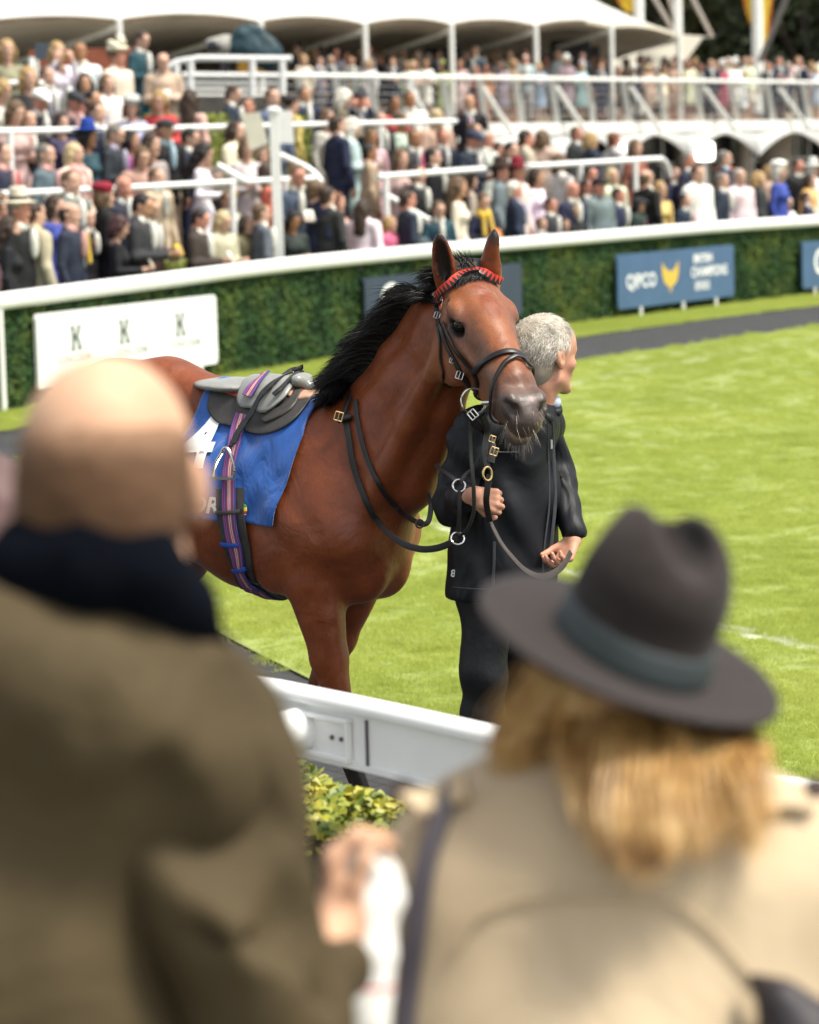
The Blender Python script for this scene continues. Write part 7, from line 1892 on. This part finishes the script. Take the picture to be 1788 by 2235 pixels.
M_bh, nt, b_ = nodes_of('blond_hair'); r_ = ramp(nt, noise(nt, 26, 4, .6, coord(nt)).outputs[0], [(.3, (.20, .095, .028)), (.5, (.50, .29, .095)), (.7, (.72, .50, .22))]); nt.links.new(r_.outputs[0], b_.inputs['Base Color']); b_.inputs['Roughness'].default_value = .42
rs = random.Random(21); SV = []
def lock(ax, ay, bx, by, cx_, cy_, D, n, spread, w=.0014, curl=.007):
    for i in range(n):
        ox, oy, oz = rs.gauss(0, spread), rs.gauss(0, spread*.6), rs.gauss(0, spread*.3); ph = rs.uniform(0, 1.2)
        A = Wd(ax, ay, D)+Vector((ox*.8, oy, oz)); B = Wd(bx, by, D-.09*(ax > 1200))+Vector((ox, oy, oz)); C = Wd(cx_, cy_, D-.13*(ax > 1200))+Vector((ox*rs.uniform(.5, 1.4), oy, oz*3)); q9 = rs.uniform(.62, 1.06); C = A+(C-A)*q9; B = A+(B-A)*q9; pts = []
        for j in range(10):
            t = j/9; p = A*(1-t)**2+B*2*t*(1-t)+C*t*t; pts.append(p+Vector((math.sin(t*7+ph)*curl*t, 0, 0)))
        SV.append((pts, w))
lock(1300,1480, 1255,1620, 1300,1820, DW-.06, 700, .013); lock(1340,1500, 1330,1640, 1345,1840, DW-.09, 800, .014); lock(1390,1500, 1410,1640, 1385,1800, DW-.09, 700, .014)
lock(1440,1520, 1480,1600, 1455,1780, DW-.07, 700, .013); lock(1490,1530, 1550,1580, 1540,1690, DW-.05, 700, .013); lock(1530,1545, 1610,1590, 1565,1800, DW-.04, 550, .011, curl=.012); lock(1470,1530, 1530,1620, 1520,1730, DW-.04, 500, .012)
lock(1180,1400, 1125,1510, 1070,1650, DW-.04, 1200, .014, curl=.01); lock(1150,1420, 1085,1540, 1040,1650, DW+.05, 300, .008, curl=.01)
lock(1250,1460, 1215,1560, 1215,1680, DW-.02, 130, .012)
strands('hair', SV, M_bh, wroot, inv=WI)
hc_ = [rc(ww(1310,1490,DW), ww(1410,1575,DW-.01), .060, .052, .03), rc(ww(1330,1540,DW-.04), ww(1345,1700,DW-.15), .040, .022, .03,(1,0,0),1.2), rc(ww(1470,1540,DW-.04), ww(1530,1650,DW-.12), .040, .022, .03)]
hc_.append(el(tuple(wh_), (.082, .092, .085), .03))
link_mesh('hair_mass', sdf_mesh('hair_mass', hc_, .007, folds(.0015, 40, 6)), M_bh, wroot)
M_trench, nt, b_ = nodes_of('beige_trench'); co = coord(nt); n1 = noise(nt, 2.4, 4, .55, co, .3)
r_ = ramp(nt, n1.outputs[0], [(.3, (.47, .37, .245)), (.7, (.57, .46, .315))]); nt.links.new(r_.outputs[0], b_.inputs['Base Color']); b_.inputs['Roughness'].default_value = .85; b_.inputs['Specular IOR Level'].default_value = .12
bump(nt, b_, noise(nt, 4, 4, .55, co, .8).outputs[0], .5, .03)
ct_ = [rc(ww(1000, 1860, DW), ww(1690, 1900, DW+.02), .100, .090, .08), rc(ww(1180, 1770, DW), ww(1430, 1775, DW), .085, .085, .08), rc(ww(1330, 1880, DW-.01), ww(1310, 2400, DW-.04), .14, .19, .1, (1,0,0), 1.40), rc(ww(1310, 2400, DW-.04), ww(1310, 2900, DW-.04), .19, .22, .1, (1,0,0), 1.2)]
ca_ = [rc(ww(975, 1880, DW), ww(905, 2200, DW), .094, .082, .06), rc(ww(905, 2200, DW), ww(1040, 2300, DW+.26), .078, .055, .05), rc(ww(1720, 1890, DW+.02), ww(1800, 2200, DW), .098, .085, .06), rc(ww(1800, 2200, DW), ww(1540, 2300, DW+.28), .08, .055, .05)]
ctm = link_mesh('trench_coat', sdf_mesh('trench_coat', ct_+ca_, .010, folds(.008, 10, 5, 1.4)), M_trench, wroot)
link_mesh('collar', sdf_mesh('collar', [rc(ww(1190,1690,DW-.01), ww(1400,1700,DW-.03), .050, .052, .03, (0,0,1), 1.4), rc(ww(1190,1690,DW-.01), ww(1140,1740,DW+.08), .046, .04, .03)], .008), M_trench, ctm)
# storm flap edge (rounded cape seam) and epaulette details
CB = bvh_of(ctm, Matrix.Translation(WO))
def chit(x, y, off=.004):
    d = ray(x*DS, y*DS); loc, nor, i, t = CB.ray_cast(Vector((0, 0, CAMZ)), d); return (loc+nor*off) if loc is not None else Wd(x, y, DW-.1)
M_tshade = simple('trench_trim', (.42, .33, .215), .85)
strap('storm_flap', [chit(x, y) for x, y in ((960,2000),(1010,1930),(1090,1895),(1200,1885),(1310,1890),(1420,1900),(1500,1960),(1580,2060),(1650,2110))], .006, .003, M_trench, ctm, snap=False, nrm=(0,-1,.2), inv=WI)
strap('epaulette', [chit(850,1698,.012), chit(930,1700,.012), chit(1000,1675,.014)], .032, .008, M_trench, ctm, snap=False, nrm=(0,-.7,.7), inv=WI)
strap('epaulette', [chit(1560,1700,.012), chit(1640,1695,.012), chit(1690,1705,.014)], .032, .008, M_trench, ctm, snap=False, nrm=(0,-.7,.7), inv=WI)
mb = MB(); q_ = chit(1690, 1690, .02)-WO; mb.tube([q_, q_+Vector((.004, -.012, .004))], .012, 12); mb.build('button', simple('brown_button', (.05,.03,.02), .4), ctm, True)
mb = MB(); q_ = chit(868, 1695, .02)-WO; mb.tube([q_, q_+Vector((.004, -.012, .004))], .012, 12); mb.build('button', bpy.data.materials['brown_button'], ctm, True)
tag(strap('shoulder_strap', [chit(x, y, .012) for x, y in ((965,1672),(935,1740),(905,1840),(888,1960),(872,2100),(862,2250))], .022, .006, simple('bag_strap', (.045,.038,.050), .6), None, snap=False, nrm=(0,-1,.1)),
    'dark narrow bag strap over the left shoulder of the beige trench coat', 'bag strap')
mb = MB(); 
link_mesh('boots', sdf_mesh('boots', [rc((s*.10, .0, .60), (s*.10, .0, .10), .07, .05, .04) for s in (-1, 1)]+[rc((s*.10, -.02, .05), (s*.11, .16, .04), .045, .035, .02) for s in (-1, 1)], .018), M_blackleather, wroot)
# belt bag / dark object at the lower right
pr_ = [rc(tuple(Wd(1650, 2110, DW-.20)), tuple(Wd(1700, 2170, DW-.20)), .022, .03, .03), rc(tuple(Wd(1690, 2230, DW-.20)), tuple(Wd(1700, 2330, DW-.20)), .05, .05, .04)]
tag(link_mesh('bag', sdf_mesh('bag', pr_+[rc(tuple(Wd(1650, 2110, DW-.20)), tuple(Wd(1590, 2060, DW-.18)), .018, .010, .02)], .008, folds(.004, 30, 12)), simple('dark_bag', (.018, .014, .018), .6)), 'dark bag against the right side of the beige trench coat', 'bag')
# fedora
hat = tag(empty('hat', tuple(Wd(1322, 1376, DW)), 0), 'dark brown felt fedora with grey green band worn by the blond woman', 'hat')
HO_ = Vector(hat.location)
up = (Wd(1300, 1130, DW)-Wd(1350, 1370, DW)); up.y = .02; up = Vector((.37, -.22, 1.0)).normalized()
hx = Vector((1, 0, 0)); hx = (hx-up*hx.dot(up)).normalized(); hy = up.cross(hx)
HHM = np.array([list(hx), list(hy), list(up)])
# the wearer's forward direction inside the hat plane
fw = (hx*(-.35)+hy).normalized(); sd2 = fw.cross(up)
FM = np.array([list(sd2), list(fw), list(up)])
def hp2(a, b, c): return tuple(sd2*a+fw*b+up*c)
cr_ = [rc(hp2(0,-.005,.010), hp2(0,.005,.105), .082, .068, .02, tuple(fw), 1.22), el(hp2(0,.0,.090), (.070,.088,.050), .03, FM), el(hp2(0,.0,.142), (.030,.085,.030), .022, FM, 's'), el(hp2(.062,.070,.112), (.030,.035,.045), .02, FM, 's'), el(hp2(-.062,.070,.112), (.030,.035,.045), .02, FM, 's')]
M_felt, nt, b_ = nodes_of('brown_felt'); co = coord(nt); n1 = noise(nt, 60, 4, .7, co); r_ = ramp(nt, n1.outputs[0], [(.3, (.0125, .0085, .0078)), (.7, (.025, .0175, .016))]); nt.links.new(r_.outputs[0], b_.inputs['Base Color']); b_.inputs['Roughness'].default_value = .95; b_.inputs['Sheen Weight'].default_value = .05; b_.inputs['Sheen Roughness'].default_value = .5
bump(nt, b_, n1.outputs[0], .4, .002)
link_mesh('crown', sdf_mesh('crown', cr_, .0045), M_felt, hat)
V = []; F = []; nA = 64; nRr = 9
for i in range(nA):
    a = 2*math.pi*i/nA; rin = Vector((.074*math.cos(a), .092*math.sin(a))); rout = Vector((.165*math.cos(a), .178*math.sin(a)))
    for j in range(nRr):
        t = j/(nRr-1); q_ = rin.lerp(rout, t); z = .004-.006*t+.012*t*t*math.cos(2*a)*-1+.020*t*t*(1 if math.sin(a) < -.2 else .2)*0
        z += .016*t**2*abs(math.cos(a))**2 - .012*t**2*max(0, math.sin(a))
        V.append(hp2(q_.x, q_.y, z))
for i in range(nA):
    for j in range(nRr-1): F.append((i*nRr+j, ((i+1) % nA)*nRr+j, ((i+1) % nA)*nRr+j+1, i*nRr+j+1))
o = link_mesh('brim', mesh_np('brim', V, F, True), M_felt, hat); md = o.modifiers.new('t', 'SOLIDIFY'); md.thickness = .005
bd = [rc(hp2(0,-.004,.012), hp2(0,-.002,.040), .0835, .0795, .01, tuple(fw), 1.22)]; c0 = np.array(hp2(0,0,.046)); c1 = np.array(hp2(0,0,.004))
bd += [plane(c0, tuple(up), .003), plane(c1, tuple(-up), .003)]
link_mesh('hat_band', sdf_mesh('hat_band', bd, .0045), simple('grey_green_ribbon', (.035, .048, .050), .6, .15, 40), hat)
# another spectator at the left edge behind the man
DE = 4.1
er = empty('person', (Wd(-10, 1100, DE).x, DE, 0), 0, 'blurred dark haired spectator in a dark knitted top cut off by the left edge', 'person'); EO = Vector(er.location)
def ew(x, y, D=DE): return tuple(Wd(x, y, D)-EO)
link_mesh('body', sdf_mesh('body', head_prims(ew(-60, 1130), (.3, 1, 0), (0, 0, 1), 1.0, neck=ew(-50, 1310)), .009), skin_mat('edge_skin', (.45, .27, .2)), er)
link_mesh('hair', sdf_mesh('hair', [el(ew(-55, 1105), (.10,.11,.11), .02), rc(ew(-20,1110), ew(-5,1200), .05, .035, .03)], .009, folds(.006, 50, 20)), simple('edge_hair', (.10,.055,.05), .6, .3, 30), er)
link_mesh('jumper', sdf_mesh('jumper', [rc(ew(-120,1390), ew(-10,1370), .09, .075, .05), rc(ew(-60,1400), ew(-60,1900), .15, .18, .06, (1,0,0), 1.2), rc(ew(-5,1350), ew(20,1650), .07, .055, .05), plane(ew(0, 2150), (0,0,-1), .01)], .012, folds(.006, 20, 10)), simple('dark_knit', (.030,.034,.045), .9, .5, 60, .8, 120, bdist=.006), er)
link_mesh('trousers', sdf_mesh('trousers', [rc((-.06+s*.09, 0, .95), (-.06+s*.1, 0, .06), .10, .06, .04) for s in (-1, 1)], .025), M_tr2, er)
